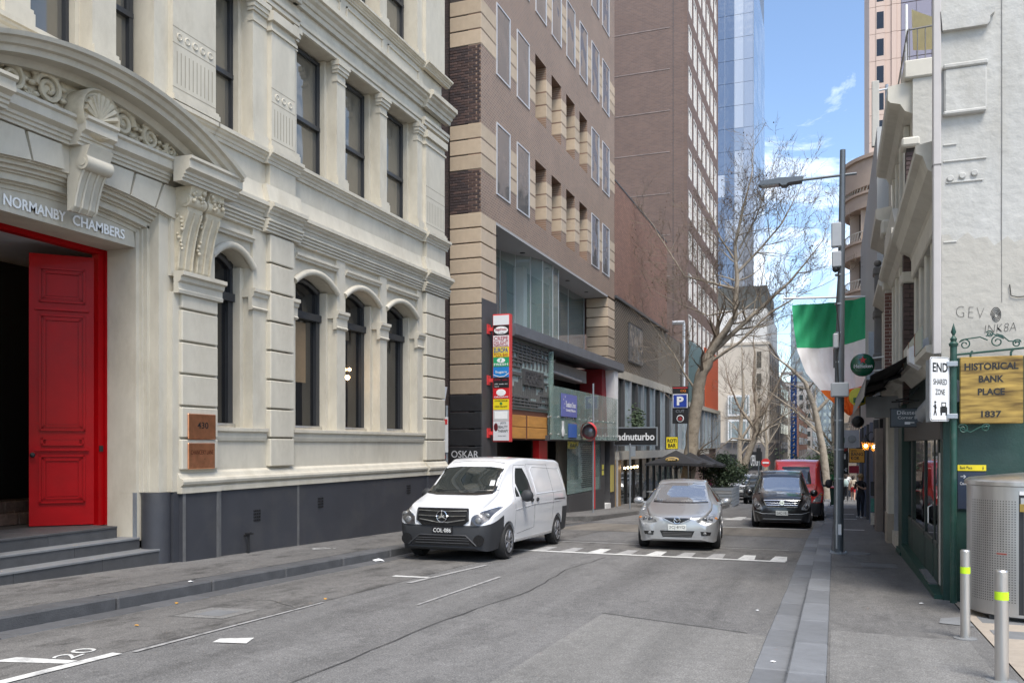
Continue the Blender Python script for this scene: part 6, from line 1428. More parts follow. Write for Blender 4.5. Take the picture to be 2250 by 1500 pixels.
text('lettering', 'CQ', OR, pk, (-6.86, 41.14, 4.14), RX, RZ, .26, .13, .003, .02); bx('red_bar', RED, pk, -7.22, -6.52, 41.14, 41.15, 4.33, 4.37); text('lettering', 'CUT', M['galv'], pk, (-7.08, 41.14, 3.18), RX, RZ, .4, .13, .003)
MB().lathe([(.17, 41.15), (.17, 41.13), (.14, 41.125)], (-6.87, 0, 2.9), 20, 'y').build('ring', M['sign_white'], pk); MB().lathe([(.135, 41.13), (.135, 41.12)], (-6.87, 0, 2.9), 20, 'y').build('disc', M['black'], pk); text('lettering', 'CAR\nPARK', RED, pk, (-6.96, 41.118, 2.82), RX, RZ, .18, .15, .002, .02)
MB().tube([(-6.55, 41.3, 4.3), (-6.5, 41.3, G(41) + .1)], .03, 6).build('pole', M['pole_grey'], pk)
def roti(x, y, z, label):
    t = thing('bar_sign', label, 'sign', (x, y, z)); bx('board', YL, t, x, x + .52, y, y + .06, z, z + .54); bx('rim', M['black'], t, x - .015, x + .535, y + .01, y + .07, z - .015, z + .555)
    text('lettering', 'ROTI', M['black'], t, (x + .05, y - .004, z + .29), RX, RZ, .42, .17, .003, .03); text('lettering', 'BAR', M['black'], t, (x + .08, y - .004, z + .07), RX, RZ, .36, .17, .003, .03); return t
roti(-7.32, 40.0, 1.47, 'square yellow sign with black capital letters above the black umbrellas')
# black cafe umbrellas
def umbrella(x, y, label, sc=1.0):
    z = G(y) + .15; t = thing('cafe_umbrella', label, 'umbrella', (x, y, z), 'black cafe umbrellas over the tables'); h = 2.45
    MB().tube([(x, y, z), (x, y, z + h)], .03, 8).build('pole', M['black'], t); bx('base', M['charcoal'], t, x - .3, x + .3, y - .3, y + .3, z, z + .06)
    cvm = mat('umbrella_black', (.016, .016, .018), .7, var=.2) if 'umb' not in M else M['umb']; M['umb'] = cvm
    w_ = 1.2 * sc; mb = MB(); top = (x, y, z + h + .18); cs = [(x - w_, y - w_, z + h - .42), (x + w_, y - w_, z + h - .42), (x + w_, y + w_, z + h - .42), (x - w_, y + w_, z + h - .42)]
    for k in range(4):
        a, b = Vector(cs[k]), Vector(cs[(k + 1) % 4]); mm = (a + b) / 2; mm.z += .05; tp_ = Vector(top)
        for p, q in ((a, mm), (mm, b)):
            c1, c2 = tp_.lerp(p, .5), tp_.lerp(q, .5); c1.z -= .05; c2.z -= .05
            mb.quad(tp_, c1, c2); mb.quad(c1, p, q, c2); mb.quad(p, p - Vector((0, 0, .1)), q - Vector((0, 0, .1)), q)
    mb.build('canopy', cvm, t)
    for k in range(4): MB().tube([(x, y, z + 1.7), ((x + cs[k][0]) / 2, (y + cs[k][1]) / 2, z + h - .2)], .015, 4).build('strut', M['black'], t)
    lg = MB().ball((x - .0, y - .86 * w_, z + h - .23), 1, 16, (.3, .03, .11)).build('badge', mat('badge_gold', (.55, .38, .12), .5), t); MB().ball((x, y - .88 * w_, z + h - .235), 1, 16, (.25, .03, .08)).build('badge_centre', M['black'], lg); text('lettering', 'BREW', mat('badge_letter', (.6, .42, .15), .5), t, (x - .18, y - .93 * w_, z + h - .28), RX, (0, .25, 1), .36, .08, .003, .02)
umbrella(-6.8, 39.6, 'black cafe umbrella with a gold oval badge, nearest the camera'); umbrella(-6.75, 43.4, 'second black cafe umbrella in front of the plane tree trunk'); umbrella(-6.6, 46.9, 'third black cafe umbrella towards the leafy shrub', .95)
# cafe tables, chairs
def chair(x, y, rz, label):
    z = G(y) + .15; t = thing('cafe_chair', label, 'chair', (x, y, z), 'cafe chairs under the umbrellas'); t.rotation_euler = (0, 0, rz); OFF[t.name] = Vector((0, 0, 0))
    MB().lathe([(.22, .44), (.22, .47)], (0, 0, 0), 14).build('seat', M['charcoal'], t)
    mb = MB()
    for k in range(9): a = R(200 + k * 17.5); mb.tube([(.21 * math.cos(a), .21 * math.sin(a), .46), (.25 * math.cos(a), .27 * math.sin(a), .88 - .02 * abs(k - 4))], .012, 4)
    mb.tube([(.25 * math.cos(R(200 + k * 17.5)), .27 * math.sin(R(200 + k * 17.5)), .88 - .02 * abs(k - 4)) for k in range(9)], .02, 5); mb.build('backrest', M['charcoal'], t)
    for sx in (-1, 1):
        for sy in (-1, 1): MB().tube([(sx * .17, sy * .17, .45), (sx * .2, sy * .2, 0)], .014, 5).build('leg', M['black'], t)
    return t
def table(x, y, label):
    z = G(y) + .15; t = thing('cafe_table', label, 'table', (x, y, z), 'cafe tables under the umbrellas'); MB().lathe([(.36, .72), (.36, .75)], (x, y, z), 18).build('tabletop', M['galv'], t); MB().tube([(x, y, z), (x, y, z + .72)], .03, 6).build('pedestal', M['black'], t); MB().lathe([(.24, 0), (.22, .03)], (x, y, z), 14).build('base', M['black'], t)
chair(-6.4, 37.6, R(160), 'woven black cafe chair in front of the umbrellas'); 
for k, (x, y) in enumerate(((-7.6, 38.6), (-7.4, 40.6), (-7.2, 42.6), (-6.2, 40.8))):
    table(x, y, ('cafe table nearest the shop glass', 'cafe table second along the shop glass', 'cafe table by the plane tree trunk', 'cafe table at the kerb under the first umbrella')[k]); chair(x + .6, y + .1, R(90), ('cafe chair at the table nearest the shop glass', 'cafe chair at the second table along the glass', 'cafe chair beside the plane tree trunk', 'cafe chair at the kerbside table')[k])
mn = tag(MB().box(-7.0, -6.55, 37.2, 37.25, G(37) + .15, G(37) + 1.0).box(-7.0, -6.55, 37.45, 37.5, G(37) + .15, G(37) + 1.0).box(-7, -6.55, 37.2, 37.5, G(37) + .96, G(37) + 1.02).build('menu_stand', M['black']), 'black menu stand on the pavement beside the silver car', 'stand'); bx('poster', M['sign_white'], mn, -6.95, -6.65, 37.19, 37.2, G(37) + .2, G(37) + .5)
# planter box with a leafy shrub
pz = G(47)
pt_ = thing('planter_box', 'long grey slatted planter box at the kerb edge', 'planter', (-5.4, 47.5, pz))
for k in range(6): bx('slat', M['galv'] if k % 2 else mat('planter_slat', (.26, .27, .28), .7, var=.15), pt_, -6.4, -5.02, 46.1, 46.14, pz + .03 + k * .17, pz + .18 + k * .17); bx('slat', M['galv'], pt_, -5.04, -5.0, 46.14, 49.6, pz + .03 + k * .17, pz + .18 + k * .17)
bx('inner_box', M['charcoal'], pt_, -6.38, -5.05, 46.15, 49.6, pz - .2, pz + 1.0)
# ================================================================ VEHICLES
def paint_mat(name, col, metal=0, rough=.32):
    m = mat(name, col, rough, metal, var=.03, sc=3, coat=1, dirt=.12, dsc=2, dcol=[c * .8 + .02 for c in col]); return m
VG = glass('car_glass', (.018, .022, .022), .02, .9, .002)
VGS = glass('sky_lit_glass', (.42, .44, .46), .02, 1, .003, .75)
TYR = mat('tyre_rubber', (.02, .02, .021), .8, var=.2, sc=20, bump=.3, bsc=80); RIMM = mat('wheel_rim', (.28, .28, .29), .4, .7, var=.1); CHR = mat('chrome', (.75, .76, .78), .12, 1, var=.02)
BUMP = mat('grey_bumper', (.028, .03, .034), .6, var=.08, sc=30, bump=.1, bsc=200); BLKP = mat('gloss_black', (.01, .01, .011), .25, var=.02)
HLG = mat('headlight_lens', (.2, .205, .21), .28, .3, var=.5, sc=16, coat=.2); HLB = mat('headlight_bowl', (.06, .06, .065), .3, .3, var=.4, sc=20, coat=1); AMB = mat('indicator_amber', (.4, .14, .02), .4)
PLW = mat('plate_white', (.6, .62, .6), .4); PLB = mat('plate_black', (.012, .012, .014), .4); SEAM = mat('seam_line', (.05, .05, .055), .7)
def cr_(ks, y):
    """smooth interpolation through stations [(y, v...)]"""
    if y <= ks[0][0]: return ks[0][1:]
    if y >= ks[-1][0]: return ks[-1][1:]
    for i in range(len(ks) - 1):
        if y <= ks[i + 1][0]:
            a, b = ks[i], ks[i + 1]; p = ks[max(i - 1, 0)]; q = ks[min(i + 2, len(ks) - 1)]; h = b[0] - a[0]; t = (y - a[0]) / h; r = []
            for c in range(1, len(a)):
                d = (b[c] - a[c]) / h
                def slope(l, m_, n_):
                    if l[0] == m_[0] or m_[0] == n_[0]: return d
                    s1 = (m_[c] - l[c]) / (m_[0] - l[0]); s2 = (n_[c] - m_[c]) / (n_[0] - m_[0])
                    return 0 if s1 * s2 <= 0 else 2 * s1 * s2 / (s1 + s2)
                m0, m1 = slope(p, a, b), slope(a, b, q)
                r.append((2 * t ** 3 - 3 * t * t + 1) * a[c] + (t ** 3 - 2 * t * t + t) * h * m0 + (3 * t * t - 2 * t ** 3) * b[c] + (t ** 3 - t * t) * h * m1)
            return r
class Car:
    def __init__(s, name, label, cat, x, y, rz, st, wheels, wr, ww, track, paint, sc=1.0, zsill=.24, split=None):
        s.t = thing(name, label, cat, (x, y, G(y) + .004)); s.t.rotation_euler = (math.atan((G(y + 2.5) - G(y)) / 2.5) if rz is not None else 0, 0, rz or 0); s.t.scale = (sc,) * 3; OFF[s.t.name] = Vector((0, 0, 0))
        L = st[-1][0]; ysx = [k * .04 for k in range(int(L / .04) + 1)] + [L]
        ysx = sorted(set([0, .012, .03] + ysx + [L - .02])); rows = []; Rw = wr + .055
        for yy in ysx:
            zl, zb, zt, wl, wb, wt = cr_(st, yy); z0 = zl
            for wy in wheels:
                d = abs(yy - wy)
                if d < Rw: z0 = max(z0, wr * .98 + math.sqrt(Rw * Rw - d * d) * .97)
            zb = max(zb, z0 + .06); zt = max(zt, zb + .02)
            pts = [(0, z0), (wl * .7, z0)]
            for i in range(8):
                z = z0 + (zb - z0) * i / 7; u = max(0, min(1, (z - zsill) / max(.05, zb - zsill)))
                pts.append((wl + (wb - wl) * math.sin(u * math.pi / 2) + .012 * math.sin(u * math.pi), z))
            r = min(.09, (zt - zb) * .45, wt * .3)
            for i in range(1, 7):
                u = i / 6; pts.append((wb + (wt - wb) * (u ** 1.15), zb + (zt - r - zb) * u))
            for i in range(1, 5):
                a = i / 4 * math.pi / 2; pts.append((wt - r * .9 * (1 - math.cos(a)), zt - r + r * math.sin(a)))
            xw = pts[-1][0]
            for i in range(1, 5): u = i / 4; pts.append((xw * (1 - u), zt + .025 * math.sin(u * math.pi / 2)))
            rows.append([(px_, yy, pz_) for px_, pz_ in pts] + [(-px_, yy, pz_) for px_, pz_ in pts[-2:0:-1]])
        n = len(rows[0]); mb = MB(); V = [p for r in rows for p in r]; F = []
        for i in range(len(rows) - 1):
            for k in range(n): F.append((i * n + k, i * n + (k + 1) % n, (i + 1) * n + (k + 1) % n, (i + 1) * n + k))
        F += [list(range(n)), list(range((len(rows) - 1) * n, len(rows) * n))]
        mb.add(V, F); s.body = mb.build('body', [paint, BUMP], s.t, smooth=38); s.bvh = BVHTree.FromPolygons(V, F); s.st = st
        if split:      # clean colour break between painted body and plastic bumper
            bm = bmesh.new(); bm.from_mesh(s.body.data)
            for co, no in split[0]: bmesh.ops.bisect_plane(bm, geom=bm.verts[:] + bm.edges[:] + bm.faces[:], plane_co=co, plane_no=no)
            for f in bm.faces:
                c_ = f.calc_center_median()
                if split[1](c_): f.material_index = 1
            bm.to_mesh(s.body.data); bm.free(); s.body.data.set_sharp_from_angle(angle=R(38))
        bx('underbody', M['black'], s.t, -.62, .62, .25, L - .25, .2, .62); s.wh(wheels, wr, ww, track)
    def wh(s, wheels, r, w_, tr):
        tm = MB().lathe([(r * .62, -w_ / 2 + .01), (r * .9, -w_ / 2), (r * .98, -w_ / 2 + .03), (r, -w_ / 2 + .06), (r, w_ / 2 - .06), (r * .98, w_ / 2 - .03), (r * .9, w_ / 2), (r * .62, w_ / 2 - .01)], n=36, ax='x').mesh('wheel', TYR, smooth=30)
        rm = MB().lathe([(r * .64, -.01), (r * .64, .02), (r * .57, .0), (r * .5, -.05), (r * .2, -.03), (r * .16, .0), (.01, .005)], n=30, ax='x'); 
        for k in range(10):
            a = 2 * math.pi * k / 10; rm.tube([(-.01, r * .15 * math.cos(a), r * .15 * math.sin(a)), (.0, r * .58 * math.cos(a), r * .58 * math.sin(a))], [r * .06, r * .075], 5)
        rmm = rm.mesh('rim', RIMM, smooth=40)
        for wy in wheels:
            for sx in (-1, 1):
                o = link('wheel', tm, s.t, (sx * (tr - w_ / 2), wy, r)); link('rim', rmm, o, (sx * w_ * .46, 0, 0), (0, 0, 0 if sx > 0 else math.pi))
    def patch(s, name, m, poly, ax='y', sgn=-1, eps=.008, parent=None, cuts=3, both=False, thick=.012, smooth=50):
        """a panel cut to a front-view (x, z) or side-view (y, z) outline and laid on the bodywork"""
        for flip in ((1, -1) if both else (1,)):
            bm = bmesh.new()
            if ax == 'y': vs = [bm.verts.new((p * flip, 0, q)) for p, q in poly]
            else: vs = [bm.verts.new((0, p, q)) for p, q in poly]
            f = bm.faces.new(vs); bmesh.ops.triangulate(bm, faces=[f]); bmesh.ops.subdivide_edges(bm, edges=bm.edges[:], cuts=cuts, use_grid_fill=True)
            d = Vector((0, -sgn, 0)) if ax == 'y' else Vector((-sgn * flip, 0, 0))
            for v in bm.verts:
                o = v.co - d * 6
                h = s.bvh.ray_cast(o, d)[0]
                if h is None: h = s.bvh.find_nearest(Vector((v.co.x, 3 if ax != 'y' else .3, v.co.z)) if ax == 'y' else Vector((sgn * flip * .9, v.co.y, v.co.z)))[0]
                v.co = h - d * eps
            e = [x for x in bm.edges if len(x.link_faces) == 1]; r = bmesh.ops.extrude_edge_only(bm, edges=e)
            for v in [q for q in r['geom'] if isinstance(q, bmesh.types.BMVert)]: v.co += d * (eps + thick)
            bmesh.ops.recalc_face_normals(bm, faces=bm.faces)
            me = bpy.data.meshes.new(name); bm.to_mesh(me); bm.free(); me.materials.append(m); me.polygons.foreach_set('use_smooth', [True] * len(me.polygons)); me.set_sharp_from_angle(angle=R(smooth))
            o = link(name, me, parent or s.t); OFF[o.name] = Vector((0, 0, 0))
        return o
    def hit(s, x, z, ax='y', sgn=-1):
        d = Vector((0, 1, 0)) if ax == 'y' else Vector((-sgn, 0, 0)); o = Vector((x, -5, z)) if ax == 'y' else Vector((sgn * 5, x, z))
        return s.bvh.ray_cast(o, d)[0] or Vector((x, 0, z))
    def strip(s, name, m, pts, r, ax='y', sgn=-1, parent=None, off_=0.004):
        d = Vector((0, 1, 0)) if ax == 'y' else Vector((-sgn, 0, 0)); P = []
        for (a, b), (c, e) in zip(pts, pts[1:]):
            for k in range(6): P.append((a + (c - a) * k / 6, b + (e - b) * k / 6))
        P.append(pts[-1]); return MB().tube([s.hit(a, b, ax, sgn) - d * off_ for a, b in P], r, 5).build(name, m, parent or s.t, smooth=60)
    def plate(s, txt, z, m, mt, w_=.37, h=.125, y=None):
        p = s.hit(0, z + h / 2); yy = (p.y if y is None else y) - .03
        o = bx('number_plate', m, s.t, -w_ / 2, w_ / 2, yy, yy + .08, z, z + h, .006); text('lettering', txt, mt, o, (-w_ * .43, yy - .001, z + h * .25), RX, RZ, w_ * .86, h * .55, .001, .0)
    def mirror(s, x, y, z, m, w_=.24, h=.2):
        for sx in (-1, 1):
            o = MB().ball((sx * x, y, z), 1, 14, (w_ / 2, .09, h / 2)).box(sx * (x - w_ * .4), sx * (x - w_ * .75), y - .02, y + .05, z - h * .35, z - h * .1).build('mirror', m, s.t, smooth=50)
def lerp_poly(*p): return list(p)
# ---- white van
VW = paint_mat('van_white', (.74, .75, .77)); SV = paint_mat('silver_paint', (.42, .43, .44), .55, .3); BV = paint_mat('black_paint_gloss', (.008, .008, .009)); RV = paint_mat('van_red', (.55, .03, .025)); JG = paint_mat('jeep_grey', (.06, .068, .07), .3)
vst = [(0, .26, .62, .86, .62, .72, .5), (.05, .22, .7, .98, .72, .8, .62), (.15, .2, .78, 1.03, .82, .88, .7), (.4, .22, .86, 1.1, .88, .93, .72), (.95, .26, 1.0, 1.27, .9, .95, .72), (1.3, .28, 1.08, 1.5, .91, .957, .68), (1.85, .28, 1.1, 1.8, .92, .96, .66), (2.2, .28, 1.1, 1.88, .92, .962, .7), (2.7, .28, 1.1, 1.91, .92, .964, .74), (4.8, .3, 1.1, 1.9, .92, .962, .76), (5.15, .32, 1.08, 1.87, .9, .945, .75), (5.3, .36, 1.05, 1.8, .86, .92, .72), (5.37, .4, 1.0, 1.65, .8, .88, .68)]
VSPLIT = ([((0, 0, .66), (0, -.26, 1)), ((0, .66, 0), (0, 1, 0)), ((0, 4.72, 0), (0, 1, 0)), ((0, 5, .84), (0, 0, 1))],
          lambda p: (p.y < .66 and p.z < .66 + .26 * p.y) or (p.y > 4.72 and p.z < .84))
v = Car('parked_van', 'white panel van with grey bumper and grille parked at the left kerb', 'van', -6.44, 13.75, R(2.2), vst, (.93, 4.36), .335, .225, .955, VW, .97, split=VSPLIT)
v.patch('grille', BLKP, [(-.5, .74), (-.4, .66), (0, .645), (.4, .66), (.5, .74), (.49, .95), (.46, .97), (-.46, .97), (-.49, .95)], eps=.022)
for z, w_ in ((.91, .47), (.82, .46), (.715, .44)): 
    v.strip('grille_bar', CHR if z < .9 else CHR, [(-w_, z + .012 if z > .75 else z + .05), (-.12, z), (.12, z), (w_, z + .012 if z > .75 else z + .05)], .011, off_=.034)
v.strip('grille_rim', BUMP, [(-.5, .74), (-.49, .96), (.49, .96), (.5, .74)], .014, off_=.02)
p = v.hit(0, .82); em = MB(); em.lathe([(.108, -.01), (.108, .01), (.094, .012), (.094, -.01)], (0, p.y - .05, p.z), 30, 'y', caps=False)
for k in range(3):
    a = R(90 + 120 * k); em.prism([(p.x + .1 * math.cos(a), p.z + .1 * math.sin(a)), (p.x + .02 * math.cos(a + R(60)), p.z + .02 * math.sin(a + R(60))), (p.x, p.z), (p.x + .02 * math.cos(a - R(60)), p.z + .02 * math.sin(a - R(60)))], p.y - .062, p.y - .045, 'y')
em.build('badge', CHR, v.t)
v.patch('headlight', HLB, [(.54, .67), (.7, .66), (.86, .78), (.91, .98), (.8, .95), (.6, .85), (.555, .8)], eps=.02, both=True)
for sx in (-1, 1):
    p = v.hit(sx * .68, .745); MB().ball(p + Vector((0, -.02, 0)), .065, 12, (1, .4, 1)).build('headlamp', HLG, v.t, smooth=60); p = v.hit(sx * .8, .84); MB().ball(p + Vector((0, -.01, 0)), .06, 12, (1.1, .4, .8)).build('headlamp', HLG, v.t, smooth=60)
    p = v.hit(sx * .7, .4); MB().lathe([(.1, p.y - .03), (.1, p.y - .01), (.06, p.y + .0)], (p.x, 0, p.z), 18, 'y').build('fog_light', BLKP, v.t, smooth=40)
    v.strip('light_line', CHR, [(sx * .57, .82), (sx * .7, .9), (sx * .88, .985)], .006, off_=.02)
v.patch('lower_grille', BLKP, [(-.62, .3), (.62, .3), (.48, .45), (.3, .47), (-.3, .47), (-.48, .45)], eps=.022)
for z in (.34, .39, .43): v.strip('grille_slat', BUMP, [(-.52, z), (.52, z)], .008, off_=.026)
v.strip('bumper_lip', BUMP, [(-.66, .3), (-.45, .48), (.45, .48), (.66, .3)], .016, off_=.02)
v.plate('COL·086', .5, PLB, M['white'], .4, .13)
v.patch('windscreen', VG, [(-.68, 1.25), (-.4, 1.225), (.4, 1.225), (.68, 1.25), (.6, 1.79), (.3, 1.83), (-.3, 1.83), (-.6, 1.79)], cuts=4, eps=.006)
v.patch('scuttle', BLKP, [(-.66, 1.21), (-.4, 1.185), (.4, 1.185), (.66, 1.21), (.68, 1.255), (.4, 1.23), (-.4, 1.23), (-.68, 1.255)], cuts=4, eps=.012)
for x0, x1 in ((-.5, .15), (.1, .7)): v.strip('wiper', BLKP, [(x0, 1.25), (x1, 1.28)], .011, off_=.02)
bx('permit_sticker', M['sign_white'], v.t, .5, .58, 0, 0, 0, 0) if False else v.patch('permit_sticker', M['sign_white'], [(.5, 1.36), (.59, 1.36), (.57, 1.46), (.485, 1.46)], eps=.012)
for sx in (-1, 1):
    v.patch('side_window', VG, [(1.42, 1.15), (1.6, 1.15), (1.62, 1.33), (1.5, 1.24)], 'x', sx, .007); v.patch('side_window', VG, [(1.67, 1.15), (2.42, 1.17), (2.4, 1.45), (2.3, 1.7), (2.02, 1.7), (1.7, 1.4)], 'x', sx, .007)
    for pts in ([(1.3, .45), (1.32, 1.1), (1.5, 1.3), (2.0, 1.76), (2.5, 1.76), (2.52, .5), (1.45, .44)], [(2.56, .5), (2.56, 1.78), (4.0, 1.78), (4.0, 1.1), (3.88, .6)]): v.strip('door_seam', SEAM, pts, .0035, 'x', sx, off_=.0)
    v.strip('door_track', SEAM, [(4.05, 1.03), (5.0, 1.03)], .011, 'x', sx, off_=.002); v.strip('crease', VW, [(1.3, .9), (2.5, .97), (4.6, .98)], .006, 'x', sx)
    v.strip('panel_press', VW, [(2.72, 1.18), (2.7, 1.66), (2.9, 1.73), (4.9, 1.7), (5.05, 1.2), (2.72, 1.17)], .012, 'x', sx, off_=-.004)
    for y in (2.36, 2.74):
        p = v.hit(y, 1.06, 'x', sx); MB().ball(p + Vector((sx * .01, 0, 0)), .05, 10, (.5, 1.9, .8)).build('door_handle', BUMP, v.t, smooth=60)
    v.strip('sill', mat('sill_grey', (.3, .3, .3), .5) if 'sill' not in M else M['sill'], [(1.4, .31), (3.9, .32)], .03, 'x', sx, off_=-.01); 
v.mirror(1.06, 1.72, 1.16, BUMP, .26, .24)
# ---- silver sedan
sst = [(0, .24, .5, .66, .5, .58, .4), (.05, .2, .56, .7, .64, .7, .5), (.16, .18, .62, .74, .74, .79, .58), (.4, .2, .7, .8, .8, .845, .64), (.8, .22, .78, .89, .83, .868, .7), (1.2, .22, .84, .975, .84, .874, .7), (1.32, .22, .86, 1.01, .84, .875, .68), (1.7, .22, .9, 1.26, .845, .877, .6), (2.05, .22, .92, 1.43, .85, .877, .56), (2.45, .22, .93, 1.465, .85, .877, .56), (2.95, .22, .95, 1.44, .85, .875, .55), (3.3, .22, .96, 1.34, .845, .87, .55), (3.85, .24, .97, 1.1, .83, .86, .6), (4.2, .27, .95, 1.08, .8, .84, .66), (4.42, .3, .9, 1.03, .74, .79, .64), (4.49, .36, .85, .96, .68, .74, .58)]
c = Car('silver_sedan', 'silver sedan driving towards the camera past the speed hump', 'car', -3.02, 17.7, R(6), sst, (.84, 3.48), .315, .205, .87, SV, .97)
c.patch('grille', BLKP, [(-.29, .685), (.29, .685), (.24, .655), (.07, .575), (-.07, .575), (-.24, .655)], eps=.01); c.strip('grille_rim', SV, [(-.3, .69), (-.25, .65), (-.07, .565), (.07, .565), (.25, .65), (.3, .69)], .012, off_=.01)
p = c.hit(0, .635); em = MB().lathe([(.07, -.01), (.07, .01), (.058, .012), (.058, -.01)], (0, p.y - .03, p.z), 24, 'y', caps=False); em.tube([(-.055, p.y - .035, p.z + .03), (0, p.y - .04, p.z - .02), (.055, p.y - .035, p.z + .03)], .01, 5); em.build('badge', CHR, c.t)
c.patch('headlight', HLG, [(.42, .6), (.6, .585), (.8, .63), (.835, .72), (.76, .745), (.55, .69), (.44, .64)], eps=.012, both=True)
for sx in (-1, 1):
    for xx, r_ in ((.56, .055), (.68, .05)): p = c.hit(sx * xx, .645); MB().ball(p + Vector((0, -.012, 0)), r_, 12, (1, .35, 1)).build('headlamp', HLB, c.t, smooth=60)
    p = c.hit(sx * .79, .67); MB().ball(p + Vector((0, -.006, 0)), .035, 8, (1, .5, 1)).build('indicator', AMB, c.t, smooth=60)
c.patch('intake', BLKP, [(-.36, .42), (.36, .42), (.3, .285), (-.3, .285)], eps=.008); c.patch('fog_recess', BLKP, [(.48, .41), (.7, .4), (.68, .33), (.5, .32)], eps=.008, both=True)
for z in (.315, .345, .375): c.strip('mesh_bar', M['charcoal'], [(-.3, z), (.3, z)], .006, off_=.014)
for sx in (-1, 1): p = c.hit(sx * .57, .365); MB().ball(p + Vector((0, -.015, 0)), .032, 10, (1.2, .5, 1)).build('fog_light', HLG, c.t, smooth=60)
c.plate('2CJ·8YQ', .42, PLW, M['wire'], .38, .125)
c.strip('hood_seam', SEAM, [(-.8, .76), (-.5, .73), (-.28, .695), (.28, .695), (.5, .73), (.8, .76)], .003, off_=.0)
c.patch('windscreen', VGS, [(-.66, 1.0), (-.3, .985), (.3, .985), (.66, 1.0), (.5, 1.36), (.25, 1.4), (-.25, 1.4), (-.5, 1.36)], cuts=4, eps=.005)
c.patch('scuttle', BLKP, [(-.6, .97), (-.3, .957), (.3, .957), (.6, .97), (.6, 1.0), (.3, .987), (-.3, .987), (-.6, 1.0)], cuts=3, eps=.008)
for x0, x1 in ((-.6, 0), (.02, .56)): c.strip('wiper', BLKP, [(x0, 1.0), (x1, 1.015)], .009, off_=.014)
for sx in (-1, 1):
    c.patch('side_window', VG, [(1.62, .98), (2.5, .985), (2.5, 1.36), (2.15, 1.36)], 'x', sx, .006); c.patch('side_window', VG, [(2.56, .985), (3.3, 1.0), (3.15, 1.3), (2.56, 1.37)], 'x', sx, .006)
    c.strip('door_seam', SEAM, [(1.35, .4), (1.4, .95), (2.53, .97), (2.53, .35)], .003, 'x', sx, off_=0)
c.mirror(.98, 1.62, .99, SV, .24, .16)
# ---- black people mover
bst = [(0, .26, .6, .82, .6, .7, .5), (.05, .22, .7, .93, .72, .8, .6), (.15, .2, .78, 1.0, .82, .88, .66), (.4, .22, .86, 1.08, .88, .925, .68), (.85, .26, 1.0, 1.18, .9, .945, .7), (1.2, .28, 1.06, 1.42, .91, .955, .7), (1.7, .28, 1.08, 1.78, .92, .96, .68), (2.1, .28, 1.08, 1.89, .92, .96, .7), (2.7, .28, 1.08, 1.925, .92, .96, .74), (4.7, .3, 1.08, 1.91, .92, .96, .76), (5.0, .34, 1.0, 1.85, .88, .93, .74), (5.12, .4, .95, 1.6, .82, .88, .68)]
b = Car('black_van', 'glossy black people mover with chrome grille parked at the right kerb', 'van', -1.5, 27.2, R(4), bst, (.9, 4.1), .335, .22, .955, BV, .92)
b.patch('grille', BLKP, [(-.56, .9), (.56, .9), (.46, .7), (-.46, .7)], eps=.014)
b.strip('grille_rim', CHR, [(-.57, .91), (.57, .91), (.47, .69), (-.47, .69), (-.57, .91)], .012, off_=.02); b.strip('grille_bar', CHR, [(-.52, .83), (-.12, .82), (.12, .82), (.52, .83)], .008, off_=.022); b.strip('grille_bar', CHR, [(-.49, .76), (.49, .76)], .008, off_=.022)
p = b.hit(0, .83); MB().lathe([(.075, -.01), (.075, .01)], (0, p.y - .04, p.z), 20, 'y').build('badge', CHR, b.t); text('badge_letter', 'H', BLKP, b.t, (-.04, p.y - .055, p.z - .035), RX, RZ, .08, .07, .002, .02)
b.patch('headlight', HLG, [(.6, .62), (.78, .6), (.88, .72), (.9, .9), (.84, 1.0), (.72, .82), (.62, .7)], eps=.016, both=True)
for sx in (-1, 1): p = b.hit(sx * .75, .72); MB().ball(p + Vector((0, -.015, 0)), .075, 12, (1, .4, 1)).build('headlamp', HLB, b.t, smooth=60)
b.strip('bumper_line', M['galv'], [(-.9, .56), (-.6, .47), (.6, .47), (.9, .56)], .008, off_=.006); b.strip('bumper_line', M['galv'], [(-.88, .3), (.88, .3)], .01, off_=.006); b.patch('intake', M['black'], [(-.6, .34), (.6, .34), (.66, .44), (-.66, .44)], eps=.006)
b.plate('2AC·181', .42, PLW, M['wire'], .38, .15)
b.patch('windscreen', VGS, [(-.76, 1.15), (-.4, 1.12), (.4, 1.12), (.76, 1.15), (.64, 1.76), (.3, 1.8), (-.3, 1.8), (-.64, 1.76)], cuts=4, eps=.006)
for x0, x1 in ((-.6, .05), (0, .6)): b.strip('wiper', BLKP, [(x0, 1.16), (x1, 1.18)], .01, off_=.016)
for sx in (-1, 1):
    for poly in ([(1.45, 1.14), (2.35, 1.14), (2.35, 1.68), (2.0, 1.68)], [(2.42, 1.14), (3.6, 1.14), (3.6, 1.68), (2.42, 1.68)], [(3.67, 1.14), (4.85, 1.14), (4.75, 1.66), (3.67, 1.68)]): b.patch('side_window', VG, poly, 'x', sx, .007)
b.mirror(1.07, 1.6, 1.15, BV, .26, .24)
